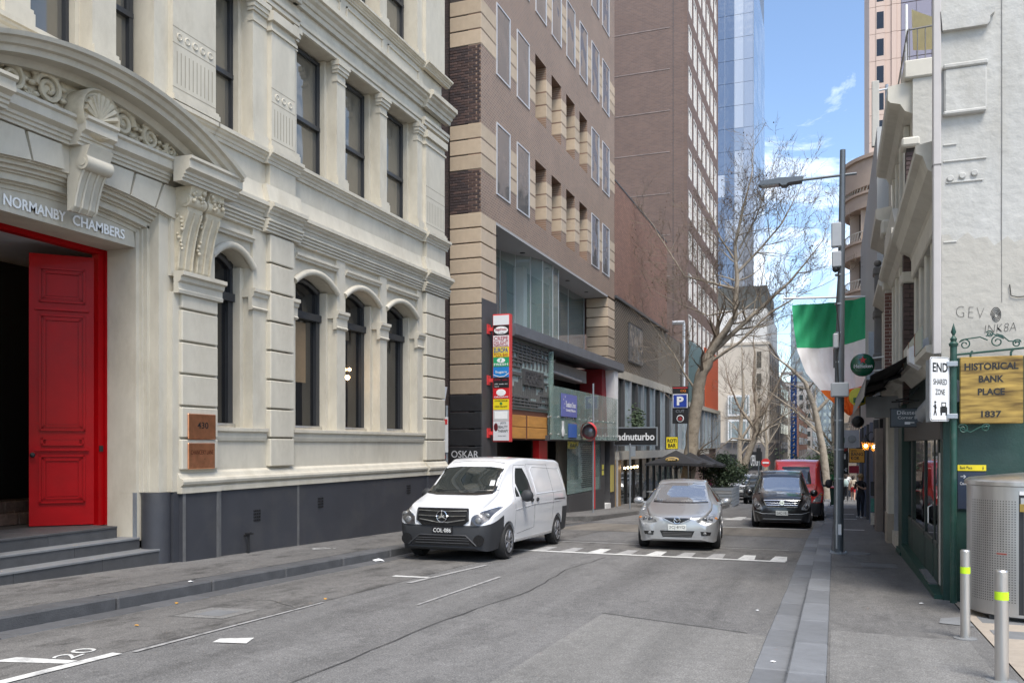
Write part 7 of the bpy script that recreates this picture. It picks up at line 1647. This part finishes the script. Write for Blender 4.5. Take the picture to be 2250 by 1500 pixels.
# ---- red van behind it
rst = [(0, .28, .62, .86, .6, .74, .5), (.05, .24, .72, .98, .76, .84, .62), (.2, .22, .85, 1.12, .88, .95, .7), (.5, .24, .98, 1.24, .93, 1.0, .74), (.95, .28, 1.14, 1.42, .95, 1.02, .78), (1.5, .3, 1.2, 2.0, .96, 1.03, .78), (1.9, .3, 1.2, 2.32, .97, 1.035, .84), (2.5, .3, 1.2, 2.42, .97, 1.035, .9), (5.2, .32, 1.2, 2.42, .97, 1.03, .9), (5.45, .36, 1.2, 2.36, .95, 1.0, .88), (5.55, .4, 1.1, 2.2, .9, .95, .82)]
r = Car('red_van', 'tall bright red delivery van parked behind the black van', 'van', -1.35, 33.4, R(1), rst, (1.0, 4.65), .345, .23, 1.03, RV, .95, split=([((0, 0, .7), (0, -.1, 1)), ((0, .62, 0), (0, 1, 0))], lambda p: p.y < .62 and p.z < .7 + .1 * p.y))
r.patch('headlight', HLG, [(.6, .72), (.9, .74), (.97, 1.12), (.86, 1.06), (.68, .86)], eps=.016, both=True)
for sx in (-1, 1): p = r.hit(sx * .93, 1.0); MB().ball(p + Vector((0, -.01, 0)), .06, 8).build('indicator', AMB, r.t, smooth=60)
r.patch('windscreen', VG, [(-.86, 1.42), (.86, 1.42), (.76, 2.12), (-.76, 2.12)], cuts=4, eps=.006)
for sx in (-1, 1): r.patch('side_window', VG, [(1.35, 1.32), (2.4, 1.3), (2.4, 1.95), (1.85, 2.0)], 'x', sx, .007); r.patch('wheel_trim', BUMP, [(1.5, .32), (4.2, .34), (4.2, .5), (1.5, .48)], 'x', sx, .01)
r.mirror(1.2, 1.5, 1.45, BUMP, .26, .36)
# ---- dark grey jeep-like car and silver SUV further off on the left
jst = [(0, .4, .75, .98, .7, .76, .66), (.08, .36, .82, 1.06, .78, .83, .72), (.5, .36, .9, 1.1, .82, .87, .74), (1.3, .34, .98, 1.14, .84, .9, .74), (1.45, .34, 1.0, 1.3, .84, .9, .7), (1.9, .34, 1.02, 1.64, .85, .9, .66), (2.3, .34, 1.02, 1.68, .85, .9, .66), (3.9, .36, 1.02, 1.66, .84, .89, .66), (4.3, .42, .98, 1.4, .8, .86, .66), (4.4, .46, .95, 1.15, .76, .82, .64)]
j = Car('grey_jeep', 'dark grey boxy four wheel drive with round headlights and slotted grille', 'car', -4.15, 51.6, R(-1), jst, (.85, 3.5), .36, .22, .9, JG)
for k in range(7): j.patch('grille_slot', BLKP, [(-.3 + k * .09, .72), (-.25 + k * .09, .72), (-.25 + k * .09, .92), (-.3 + k * .09, .92)], cuts=1, eps=.01)
for sx in (-1, 1): p = j.hit(sx * .52, .86); MB().lathe([(.13, p.y - .03), (.12, p.y - .05), (.01, p.y - .06)], (p.x, 0, p.z), 18, 'y').build('headlight', HLG, j.t, smooth=50)
j.patch('bumper', BUMP, [(-.84, .4), (.84, .4), (.84, .66), (-.84, .66)], eps=.02); j.patch('windscreen', VG, [(-.68, 1.14), (.68, 1.14), (.6, 1.58), (-.6, 1.58)], eps=.006); j.mirror(1.02, 1.6, 1.15, JG, .24, .2); j.plate('1KD·7QH', .5, PLW, M['wire'])
for sx in (-1, 1): j.patch('side_window', VG, [(1.6, 1.12), (2.6, 1.12), (2.6, 1.54), (1.95, 1.56)], 'x', sx, .007)
ust = [(0, .36, .7, .9, .66, .74, .6), (.06, .32, .78, .98, .78, .84, .7), (.3, .3, .86, 1.04, .86, .92, .76), (1.2, .3, .98, 1.12, .88, .94, .78), (1.4, .3, 1.02, 1.3, .88, .94, .74), (2.0, .3, 1.04, 1.68, .88, .94, .68), (2.6, .3, 1.04, 1.74, .88, .94, .68), (4.3, .32, 1.04, 1.7, .88, .93, .68), (4.7, .38, 1.0, 1.3, .84, .9, .68), (4.8, .42, .95, 1.15, .8, .86, .66)]
u = Car('silver_suv', 'silver four wheel drive with roof rails waiting beside the leafy shrub', 'car', -5.9, 58.5, R(-1), ust, (.9, 3.7), .37, .23, .94, SV)
u.patch('grille', BLKP, [(-.5, .74), (.5, .74), (.46, .9), (-.46, .9)], eps=.01); u.strip('grille_bar', CHR, [(-.5, .83), (.5, .83)], .02, off_=.02); u.patch('headlight', HLG, [(.54, .74), (.82, .76), (.86, .92), (.56, .9)], eps=.012, both=True); u.patch('intake', BUMP, [(-.8, .36), (.8, .36), (.8, .5), (-.8, .5)], eps=.012)
u.patch('windscreen', VG, [(-.7, 1.13), (.7, 1.13), (.6, 1.6), (-.6, 1.6)], eps=.006); u.mirror(1.06, 1.6, 1.15, SV, .24, .18); u.plate('1PC·3LD', .54, PLW, M['wire'])
for sx in (-1, 1):
    u.patch('side_window', VG, [(1.6, 1.12), (3.9, 1.12), (3.8, 1.56), (2.0, 1.6)], 'x', sx, .007); MB().tube([(sx * .62, 2.2, 1.72), (sx * .62, 2.3, 1.79), (sx * .62, 4.1, 1.78), (sx * .62, 4.2, 1.7)], .02, 5).build('roof_rail', M['black'], u.t)
# ================================================================ TREES AND PLANTS
BARK = mat('plane_bark', (.32, .275, .215), .9, var=.3, sc=4, bump=.3, bsc=30, dirt=1, dsc=3.2, dcol=(.15, .12, .085)); BARKD = mat('twig_bark', (.17, .135, .1), .9, var=.25, sc=3); BARKP = mat('pale_bark', (.42, .37, .3), .9, var=.3, sc=3, dirt=.6, dsc=4, dcol=(.2, .16, .12)); LEAFD = mat('dry_leaf', (.1, .055, .025), .8, var=.4, sc=2)
def tree(name, label, base, limbs, r0, seed, levels=4, twig=.75, leaves=500, bark=None, spread=.55, dens=1.0, group=None):
    """limbs: measured polylines (offsets from base); random branches and twigs grow from them"""
    rnd = random.Random(seed); t = thing(name, label, 'tree', base, group); bv = Vector(base); tr, tw, lf = MB(), MB(), MB(); tips = []
    def grow(p, d, ln, r, lv):
        n = 4; pts = [p]; q = p; dd = d.copy()
        for k in range(n):
            dd = (dd + Vector((rnd.gauss(0, .16), rnd.gauss(0, .16), rnd.gauss(.07, .13)))).normalized(); q = q + dd * (ln / n); pts.append(q)
        (tr if lv >= 3 else tw).tube(pts, [r * (1 - .72 * k / n) for k in range(n + 1)], 6 if lv >= 3 else 3, caps=False)
        if lv <= 0: tips.append((q, dd)); tips.append((pts[2], dd)); return
        m = rnd.choice((3, 4)) if lv > 1 else rnd.choice((3, 4, 5))
        for k in range(int(m * dens + .5)):
            i = min(n, 1 + int(n * (k + .6) / m)); o = pts[i]; ax = Vector((rnd.gauss(0, 1), rnd.gauss(0, 1), rnd.gauss(0, .6))); ax -= dd * ax.dot(dd); ax.normalize()
            nd = (dd * (1 - spread * .55) + ax * spread * rnd.uniform(.7, 1.2) + Vector((0, 0, .12))).normalized(); grow(o, nd, ln * rnd.uniform(.5, twig), max(r * .5 * (1 - .1 * i), .008), lv - 1)
        tips.append((q, dd))
    for li, (pts, ra, rb, nb, lv) in enumerate(limbs):
        P = [bv + Vector(p) for p in pts]; m = len(P); fine = []
        for k in range(m - 1):
            for s_ in range(4):
                u_ = s_ / 4; fine.append(P[k].lerp(P[k + 1], u_) + Vector((rnd.gauss(0, .03), rnd.gauss(0, .03), 0)) * (ra * 2))
        fine.append(P[-1]); N_ = len(fine)
        tr.tube(fine, [ra + (rb - ra) * k / (N_ - 1) for k in range(N_)], 10 if ra > .1 else 7, caps=True)
        for k in range(nb):
            u_ = .25 + .75 * (k + rnd.random()) / nb; i = min(N_ - 2, int(u_ * (N_ - 1))); d = (fine[i + 1] - fine[i]).normalized(); ax = Vector((rnd.gauss(0, 1), rnd.gauss(0, 1), rnd.gauss(.2, .7))); ax -= d * ax.dot(d); ax.normalize()
            grow(fine[i], (d * .5 + ax * .8).normalized(), rnd.uniform(1.2, 2.4) * (1 - .25 * u_) * twig / .75, max((ra + (rb - ra) * u_) * .42, .012), lv)
        grow(fine[-1], (fine[-1] - fine[-2]).normalized(), 2.0 * twig / .75, rb, lv)
    tr.build('trunk', bark or BARK, t, smooth=60); o = tw.build('crown', BARKD if bark is None else bark, t); o['kind'] = 'stuff' if False else o.get('kind', 'thing')
    del o['kind']
    for k in range(leaves):
        q, d = tips[rnd.randrange(len(tips))]; c = q + Vector((rnd.gauss(0, .08), rnd.gauss(0, .08), rnd.gauss(-.05, .06))); a = Vector((rnd.gauss(0, 1), rnd.gauss(0, 1), rnd.gauss(0, 1))).normalized(); e = a.cross(Vector((.3, .2, 1))).normalized(); s_ = rnd.uniform(.03, .055)
        lf.quad(c - a * s_, c - e * s_ * .7, c + a * s_, c + e * s_ * .7)
    if leaves: lf.build('leaves', LEAFD, t)['kind'] = 'stuff'
    return t
zb = G(44) + .15
tree('plane_tree', 'large leaning bare plane tree rising behind the black umbrellas', (-7.0, 44, zb), [
    ([(0, 0, -.1), (.05, 0, 1.3), (.2, 0, 3.0), (.45, -.1, 4.9), (.75, -.2, 6.5), (1.15, -.2, 7.5)], .36, .27, 3, 2),
    ([(1.15, -.2, 7.5), (1.9, -.4, 8.6), (2.4, -.5, 9.3), (2.5, -.5, 11.0), (2.4, -.4, 12.8), (2.8, -.5, 14.6), (3.2, -.6, 16.0)], .18, .03, 26, 3),
    ([(1.15, -.2, 7.5), (2.1, 0, 8.4), (3.6, .3, 9.8), (4.9, .5, 11.0), (6.2, .6, 12.6)], .15, .025, 22, 3),
    ([(.95, -.2, 7.0), (2.6, -.5, 8.0), (4.1, -.6, 9.4), (5.6, -.7, 10.2)], .09, .02, 15, 3),
    ([(2.5, -.5, 10.6), (1.4, -.3, 11.0), (-.1, -.2, 11.5), (-1.5, 0, 13.8)], .08, .02, 18, 3),
    ([(2.5, -.5, 11.4), (3.4, -.2, 12.4), (4.6, 0, 13.8), (5.2, 0, 15.0)], .075, .02, 18, 3),
    ([(2.45, -.4, 12.0), (1.7, -.6, 13.2), (1.1, -.7, 14.8)], .055, .018, 12, 3),
    ([(2.6, -.4, 12.6), (3.4, -.6, 14.0), (4.0, -.7, 15.6)], .05, .016, 12, 3),
    ([(.55, -.1, 5.6), (-.1, -.3, 6.6), (-.6, -.5, 7.6), (-1.2, -.8, 8.4)], .065, .018, 10, 3),
    ([(2.4, -.4, 9.6), (1.0, .1, 9.5), (-.4, .2, 10.2)], .05, .018, 10, 3)], .36, 11, leaves=1300, dens=1.0, twig=.7)
tree('street_tree', 'smaller bare plane tree in front of the pale corner building', (-7.3, 74, G(74) + .15), [
    ([(0, 0, 0), (.3, 0, 2.4), (1.1, 0, 4.4), (1.3, 0, 6.5), (1.0, 0, 8.6), (1.1, 0, 11.4)], .33, .08, 9, 3), ([(1.2, 0, 5.4), (2.3, .2, 7.6), (3.6, .3, 10.4)], .16, .05, 8, 3), ([(1.1, 0, 5.2), (-.2, 0, 7.0), (-1.0, 0, 9.0)], .14, .05, 8, 3), ([(.9, 0, 4.2), (-.8, .3, 4.4), (-2.0, .3, 3.4)], .1, .03, 3, 2), ([(1.2, 0, 4.6), (3.0, 0, 6.0), (4.6, 0, 6.9)], .09, .03, 6, 3)], .33, 5, leaves=150, dens=.95)
tree('street_tree', 'leaning bare tree low behind the lamp post on the right kerb', (-.5, 62, G(62)), [([(0, 0, 0), (-.2, 0, 3.0), (-.75, 0, 6.0), (-1.4, 0, 8.0), (-2.6, 0, 9.2)], .3, .08, 8, 3), ([(-.75, 0, 5.9), (.6, 0, 7.4), (1.5, 0, 9.0)], .13, .04, 6, 3), ([(-.5, 0, 4.6), (-2.2, 0, 6.2), (-3.6, 0, 7.3)], .1, .03, 6, 3)], .3, 21, leaves=100)
tree('street_tree', 'pale barked bare tree against the pale corner building', (-8.6, 86, G(86) + .15), [([(0, 0, 0), (-.1, 0, 4.0), (.3, 0, 8.5), (.2, 0, 12)], .3, .08, 8, 3), ([(0, 0, 4.4), (1.6, 0, 7.0), (2.4, 0, 10)], .14, .04, 7, 3), ([(0, 0, 3.0), (1.8, 0, 5.2), (3.8, 0, 6.2)], .11, .03, 6, 3)], .3, 31, leaves=60, bark=BARKP)
for k, (x, y, lb) in enumerate(((-8.2, 112, 'bare tree at the kerb beside the blue mast'), (-.3, 95, 'bare tree on the right kerb beyond the leaning one'), (-.2, 130, 'distant bare tree on the right kerb before the hill'), (-8.3, 190, 'distant bare tree on the left kerb before the hill'))):
    tree('street_tree', lb, (x, y, G(y) + .1), [([(0, 0, 0), (.2, 0, 3.5), (0, 0, 7), (.3, 0, 10)], .28, .08, 9, 2), ([(.1, 0, 4), (1.6, 0, 6.5), (2.4, 0, 9)], .12, .05, 6, 2), ([(.1, 0, 4), (-1.6, 0, 6.5), (-2.2, 0, 8)], .12, .05, 6, 2)], .28, 40 + k, leaves=0, dens=1.1)
def shrub(name, label, c, rad, n, seed, stems=3, lsz=(.05, .1)):
    rnd = random.Random(seed); t = thing(name, label, 'shrub', c); mb = MB(); cv = Vector(c)
    for k in range(stems): MB().tube([cv + Vector((rnd.uniform(-.1, .1), rnd.uniform(-.1, .1), 0)), cv + Vector((rnd.gauss(0, rad[0] * .3), rnd.gauss(0, rad[1] * .3), rad[2] * .9)), cv + Vector((rnd.gauss(0, rad[0] * .5), rnd.gauss(0, rad[1] * .5), rad[2] * 1.6))], [.04, .03, .012], 5).build('stem', BARKD, t)
    cl = [(Vector((rnd.gauss(0, .45) * rad[0], rnd.gauss(0, .45) * rad[1], rad[2] * (1 + rnd.gauss(0, .42)))), rnd.uniform(.18, .34) * min(rad)) for _ in range(26)]
    for k in range(n):
        o, rr_ = cl[rnd.randrange(len(cl))]; p = cv + o + Vector((rnd.gauss(0, 1), rnd.gauss(0, 1), rnd.gauss(0, 1))) * rr_; a = Vector((rnd.gauss(0, 1), rnd.gauss(0, 1), rnd.gauss(0, .6))).normalized(); e = a.orthogonal().normalized(); e = Matrix.Rotation(rnd.uniform(0, 6.28), 3, a) @ e; s_ = rnd.uniform(*lsz); mb.quad(p - a * s_, p - e * s_ * .45, p + a * s_, p + e * s_ * .45)
    o = mb.build('foliage', M['leaf'], t); o['kind'] = 'stuff'; return t
shrub('leafy_shrub', 'dense dark green shrub growing in the grey planter box', (-5.5, 48, G(48) + 1.0), (1.15, 1.0, .8), 5200, 3, 5)
shrub('leafy_shrub', 'small round tree top behind the red van roof', (-3.9, 95, G(95) + .1), (1.3, 1.3, 1.5), 1500, 4, 2, (.09, .16)); shrub('leafy_shrub', 'dark green bush between the red van and the lamp post', (-.9, 70, G(70) + .1), (1.2, 1.2, 1.9), 2200, 6, 3, (.08, .14)); shrub('leafy_shrub', 'far green bush at the end of the right kerb', (-1.6, 105, G(105) + .1), (1.6, 1.6, 1.6), 1300, 8, 3, (.1, .18))
# ================================================================ PEOPLE
def person(label, x, y, rz, h, top, legs, skin, hair, pose='walk', short=False, phone=False, bag=None, group=None, z=None, hairlen=.5):
    z = (G(y) + .1) if z is None else z; t = thing('person', label, 'person', (x, y, z), group); t.rotation_euler = (0, 0, rz); OFF[t.name] = Vector((0, 0, 0)); k = h / 1.7
    E_ = []; V_ = []; Rr = []
    def nv_(p, r_, par=None):
        V_.append(Vector(p) * k); Rr.append(r_ * k)
        if par is not None: E_.append((par, len(V_) - 1))
        return len(V_) - 1
    pel = nv_((0, 0, .93), .135); ch = nv_((0, .01, 1.2), .125, pel); sh = nv_((0, .0, 1.38), .12, ch); nk = nv_((0, -.01, 1.48), .05, sh); hd = nv_((0, -.03, 1.58), .088, nk); nv_((0, -.03, 1.66), .078, hd)
    st = .2 if pose == 'walk' else .03
    for s_ in (-1, 1):
        hp = nv_((s_ * .09, 0, .86), .095, pel); kn = nv_((s_ * .1, -s_ * st * .6 - .02, .48), .062, hp); an = nv_((s_ * .1, -s_ * st + (.08 if pose == 'walk' and s_ < 0 else 0), .09), .045, kn); nv_((s_ * .11, -s_ * st - .14, .035), .035, an)
        shd = nv_((s_ * .17, .0, 1.37), .062, sh)
        if phone: el = nv_((s_ * .24, -.05, 1.12), .045, shd); wr_ = nv_((s_ * .07, -.27, 1.24), .03, el)
        else: el = nv_((s_ * .23, s_ * st * .5, 1.1), .045, shd); wr_ = nv_((s_ * .24, s_ * st * .9 - .08, .88), .03, el)
        d = Vector((0, -.05, .05)) if phone else Vector((0, -.02, -.08))
        pm_ = V_[wr_] / k + d; pa = nv_(pm_, .032, wr_)
        for q in range(4): nv_(pm_ + d * (.8 + .12 * (q % 3)) + Vector(((q - 1.5) * .016, 0, 0)), .009, pa)
        nv_(pm_ + Vector((-s_ * .035, -.02, .01)), .011, pa)
    me = bpy.data.meshes.new('p'); me.from_pydata(V_, E_, []); ob = bpy.data.objects.new('p', me); C.objects.link(ob); md = ob.modifiers.new('s', 'SKIN'); md.use_smooth_shade = True
    for i, sv in enumerate(me.skin_vertices[0].data): sv.radius = (Rr[i], Rr[i] * (.75 if i in (0, 1, 2) else 1)); sv.use_root = (i == 0)
    ob.modifiers.new('u', 'SUBSURF').levels = 1
    dg = bpy.context.evaluated_depsgraph_get(); dg.update(); bm_ = bpy.data.meshes.new_from_object(ob.evaluated_get(dg)); bpy.data.objects.remove(ob)
    for m_ in (skin, top, legs, M['sign_white']): bm_.materials.append(m_)
    for p in bm_.polygons:
        c = p.center / k; arm = abs(c.x) > .19 or (phone and c.y < -.14 and c.z > 1.0)
        p.material_index = 0 if (c.z > 1.46 or (arm and c.z < 1.2) or (phone and c.y < -.14 and c.z > 1.0)) else (3 if c.z < .075 else (1 if c.z > (.95 if not arm else 0) else (0 if short and c.z < .6 else 2))); p.use_smooth = True
    bm_.name = 'body'; b_ = link('body', bm_, t); OFF[b_.name] = Vector()
    hm = MB().ball((0, .0, 1.62 * k), .115 * k, 10, (1, 1, 1)).ball((0, .045 * k, (1.6 - .1 * hairlen) * k), .1 * k, 8, (1, .8, 1 + hairlen * .6)); hm.build('hair', hair, t, smooth=70)
    MB().ball((0, -.122 * k, 1.57 * k), .02 * k, 6).build('nose', skin, t); 
    for s_ in (-1, 1): MB().ball((s_ * .035 * k, -.112 * k, 1.6 * k), .012 * k, 6).build('eye', M['black'], t)
    MB().box(-.025 * k, .025 * k, -.118 * k, -.1 * k, 1.525 * k, 1.533 * k).build('mouth', mat('lip', (.3, .1, .08), .6) if 'lip' not in M else M['lip'], t)
    if bag: MB().ball((0, .16 * k, 1.15 * k), .2 * k, 10, (.8, .5, 1.1)).build('backpack', bag, t, smooth=70)
    return t
M['lip'] = mat('lip', (.3, .1, .08), .6); SK = mat('skin', (.5, .3, .21), .6, var=.05); SK2 = mat('skin_tan', (.4, .24, .16), .6, var=.05)
def cl(n_, c_): return mat('cloth_' + n_, c_, .85, var=.12, sc=8, bump=.1, bsc=40)
BKc, NV, WHc, TNc, RDc = cl('black', (.014, .014, .016)), cl('navy', (.018, .022, .035)), cl('white', (.6, .6, .58)), cl('tan', (.5, .42, .32)), cl('red', (.35, .015, .02))
HB, HD = mat('hair_blond', (.3, .2, .1), .8, var=.3, sc=20), mat('hair_dark', (.03, .02, .015), .7)
wm = person('woman in a black top and dark jeans looking down at a phone', .9, 35.1, R(-35), 1.66, BKc, NV, SK, HB, 'stand', phone=True, z=G(35.1) + .1)
ph_ = tag(MB().box(.74, .8, 34.78, 34.86, G(35) + .1 + 1.28, G(35) + .1 + 1.4, .005).build('phone', BLKP), 'black phone held by the woman in black', 'phone')
person('walker with a pale jacket and light backpack on the right pavement', .62, 57.5, R(180), 1.68, WHc, BKc, SK2, HD, bag=cl('mint', (.35, .45, .42))); person('walker in a tan top and red shorts on the right pavement', 1.05, 58.2, R(175), 1.6, TNc, RDc, SK, HD, short=True)
person('walker in a white shirt beyond the pair on the right pavement', .85, 66, R(10), 1.75, WHc, NV, SK, HD); person('walker in red further along the right pavement', .3, 68, R(0), 1.7, RDc, BKc, SK2, HD)
person('person in maroon standing by the cafe shrub', -6.6, 49.6, R(60), 1.6, cl('maroon', (.15, .02, .05)), BKc, SK2, HD, 'stand', z=G(49.6) + .15); person('person in a white top by the end of the planter box', -6.0, 50.6, R(200), 1.55, WHc, BKc, SK, HD, 'stand', z=G(50.6) + .15)
person('person in dark clothes crossing far down the street', -4.6, 92, R(80), 1.7, BKc, NV, SK, HD, z=G(92)); person('person in green far along the right kerb', -.2, 80, R(0), 1.7, cl('green', (.02, .25, .08)), BKc, SK, HD, z=G(80) + .1)
# ================================================================ SMALL THINGS
wb_ = thing('wheelie_bin', 'green wheelie bin with a red lid at the right kerb', 'bin', (-.25, 48.5, G(48.5) + .1)); z = G(48.5) + .1
MB().prism([(-.2, z + .08), (.2, z + .08), (.27, z + .95), (-.27, z + .95)], 48.2, 48.75, 'y').build('body', mat('bin_green', (.01, .05, .03), .5), wb_); MB().box(-.3, .3, 48.12, 48.8, z + .95, z + 1.02, .02).build('lid', RED, wb_)
for sx in (-1, 1): MB().lathe([(.1, sx * .22 - .03), (.1, sx * .22 + .03)], (0, 48.75, z + .1), 14, 'x').build('wheel', TYR, wb_)
for o in wb_.children: o.location.x -= .0
tl = thing('traffic_light', 'black traffic light pole on the far right pavement', 'traffic light', (.75, 72, G(72) + .1)); MB().tube([(.75, 72, G(72)), (.75, 72, 1.8)], .06, 8).build('pole', M['black'], tl)
lh = bx('light_head', M['black'], tl, .55, .95, 71.8, 72, .2, 1.5)
for k, c_ in enumerate(((.3, .02, .02), (.3, .2, .02), (.02, .35, .15))): MB().lathe([(.13, 71.79), (.11, 71.76)], (.75, 0, 1.28 - .42 * k), 12, 'y').build('lens', mat('signal_%d' % k, c_, .3), lh)
t2 = thing('traffic_light', 'traffic light pole with a no entry disc by the pale corner building', 'traffic light', (-8.3, 104, G(104) + .15)); MB().tube([(-8.3, 104, G(104)), (-8.3, 104, 1.8)], .07, 8).build('pole', M['pole_grey'], t2); bx('light_head', M['black'], t2, -8.55, -8.05, 103.8, 104, -.2, 1.3); MB().lathe([(.5, 103.7), (.5, 103.66)], (-7.5, 0, -.4), 16, 'y').build('disc', RED, t2)
bx('disc_bar', M['sign_white'], t2, -7.85, -7.15, 103.62, 103.66, -.5, -.3)
def litter(label, x, y, m, s_, seed, dz=.01, nm='litter'):
    rnd = random.Random(seed); mb = MB(); n = 9; V = []
    for k in range(n): a = 2 * math.pi * k / n; V.append((x + s_ * rnd.uniform(.5, 1) * math.cos(a), y + s_ * .6 * rnd.uniform(.5, 1) * math.sin(a), G(y) + dz + rnd.uniform(0, .3) * s_))
    c = (x, y, G(y) + dz + s_ * .4); mb.add(V + [c, (x, y, G(y) + dz)], [(k, (k + 1) % n, n) for k in range(n)] + [((k + 1) % n, k, n + 1) for k in range(n)])
    return tag(mb.build(nm, m), label, 'litter' if nm == 'litter' else 'leaf')
litter('crumpled pinkish paper bag in the left gutter', -7.35, 5.85, mat('paper_pink', (.5, .3, .25), .8, var=.3, sc=20), .12, 1); litter('crumpled white paper by the front of the white van', -7.45, 13.3, M['sign_white'], .12, 2); litter('white scrap on the left kerb stone', -7.7, 8.9, M['sign_white'], .06, 3, .155)
LY = mat('leaf_yellow', (.5, .25, .03), .7)
for k, (x, y, lb) in enumerate(((-6.65, 6.9, 'yellow fallen leaf near the bay number'), (-5.9, 9.2, 'yellow fallen leaf beside the long white bay line'), (-7.3, 8.2, 'dry leaf lying in the left gutter'))): litter(lb, x, y, LY, .035, 10 + k, .012, 'fallen_leaf')
for k, (x, y, dz, lb) in enumerate(((-.5, 7.7, .02, 'white paper scrap on the right gutter stones'), (-.85, 10.5, .012, 'small white scrap on the road near the right gutter'), (.95, 11.2, .11, 'white scrap by the bar threshold'))): litter(lb, x, y, M['sign_white'], .03, 20 + k, dz)
tag(text('pavement_mark', 'C.', M['line'], None, (-8.75, 13.3, G(13.3) + .158), (.5, 1, -.03), (-1, .5, 0), .45, .18, .001), 'white spray letters on the left pavement', 'marking')
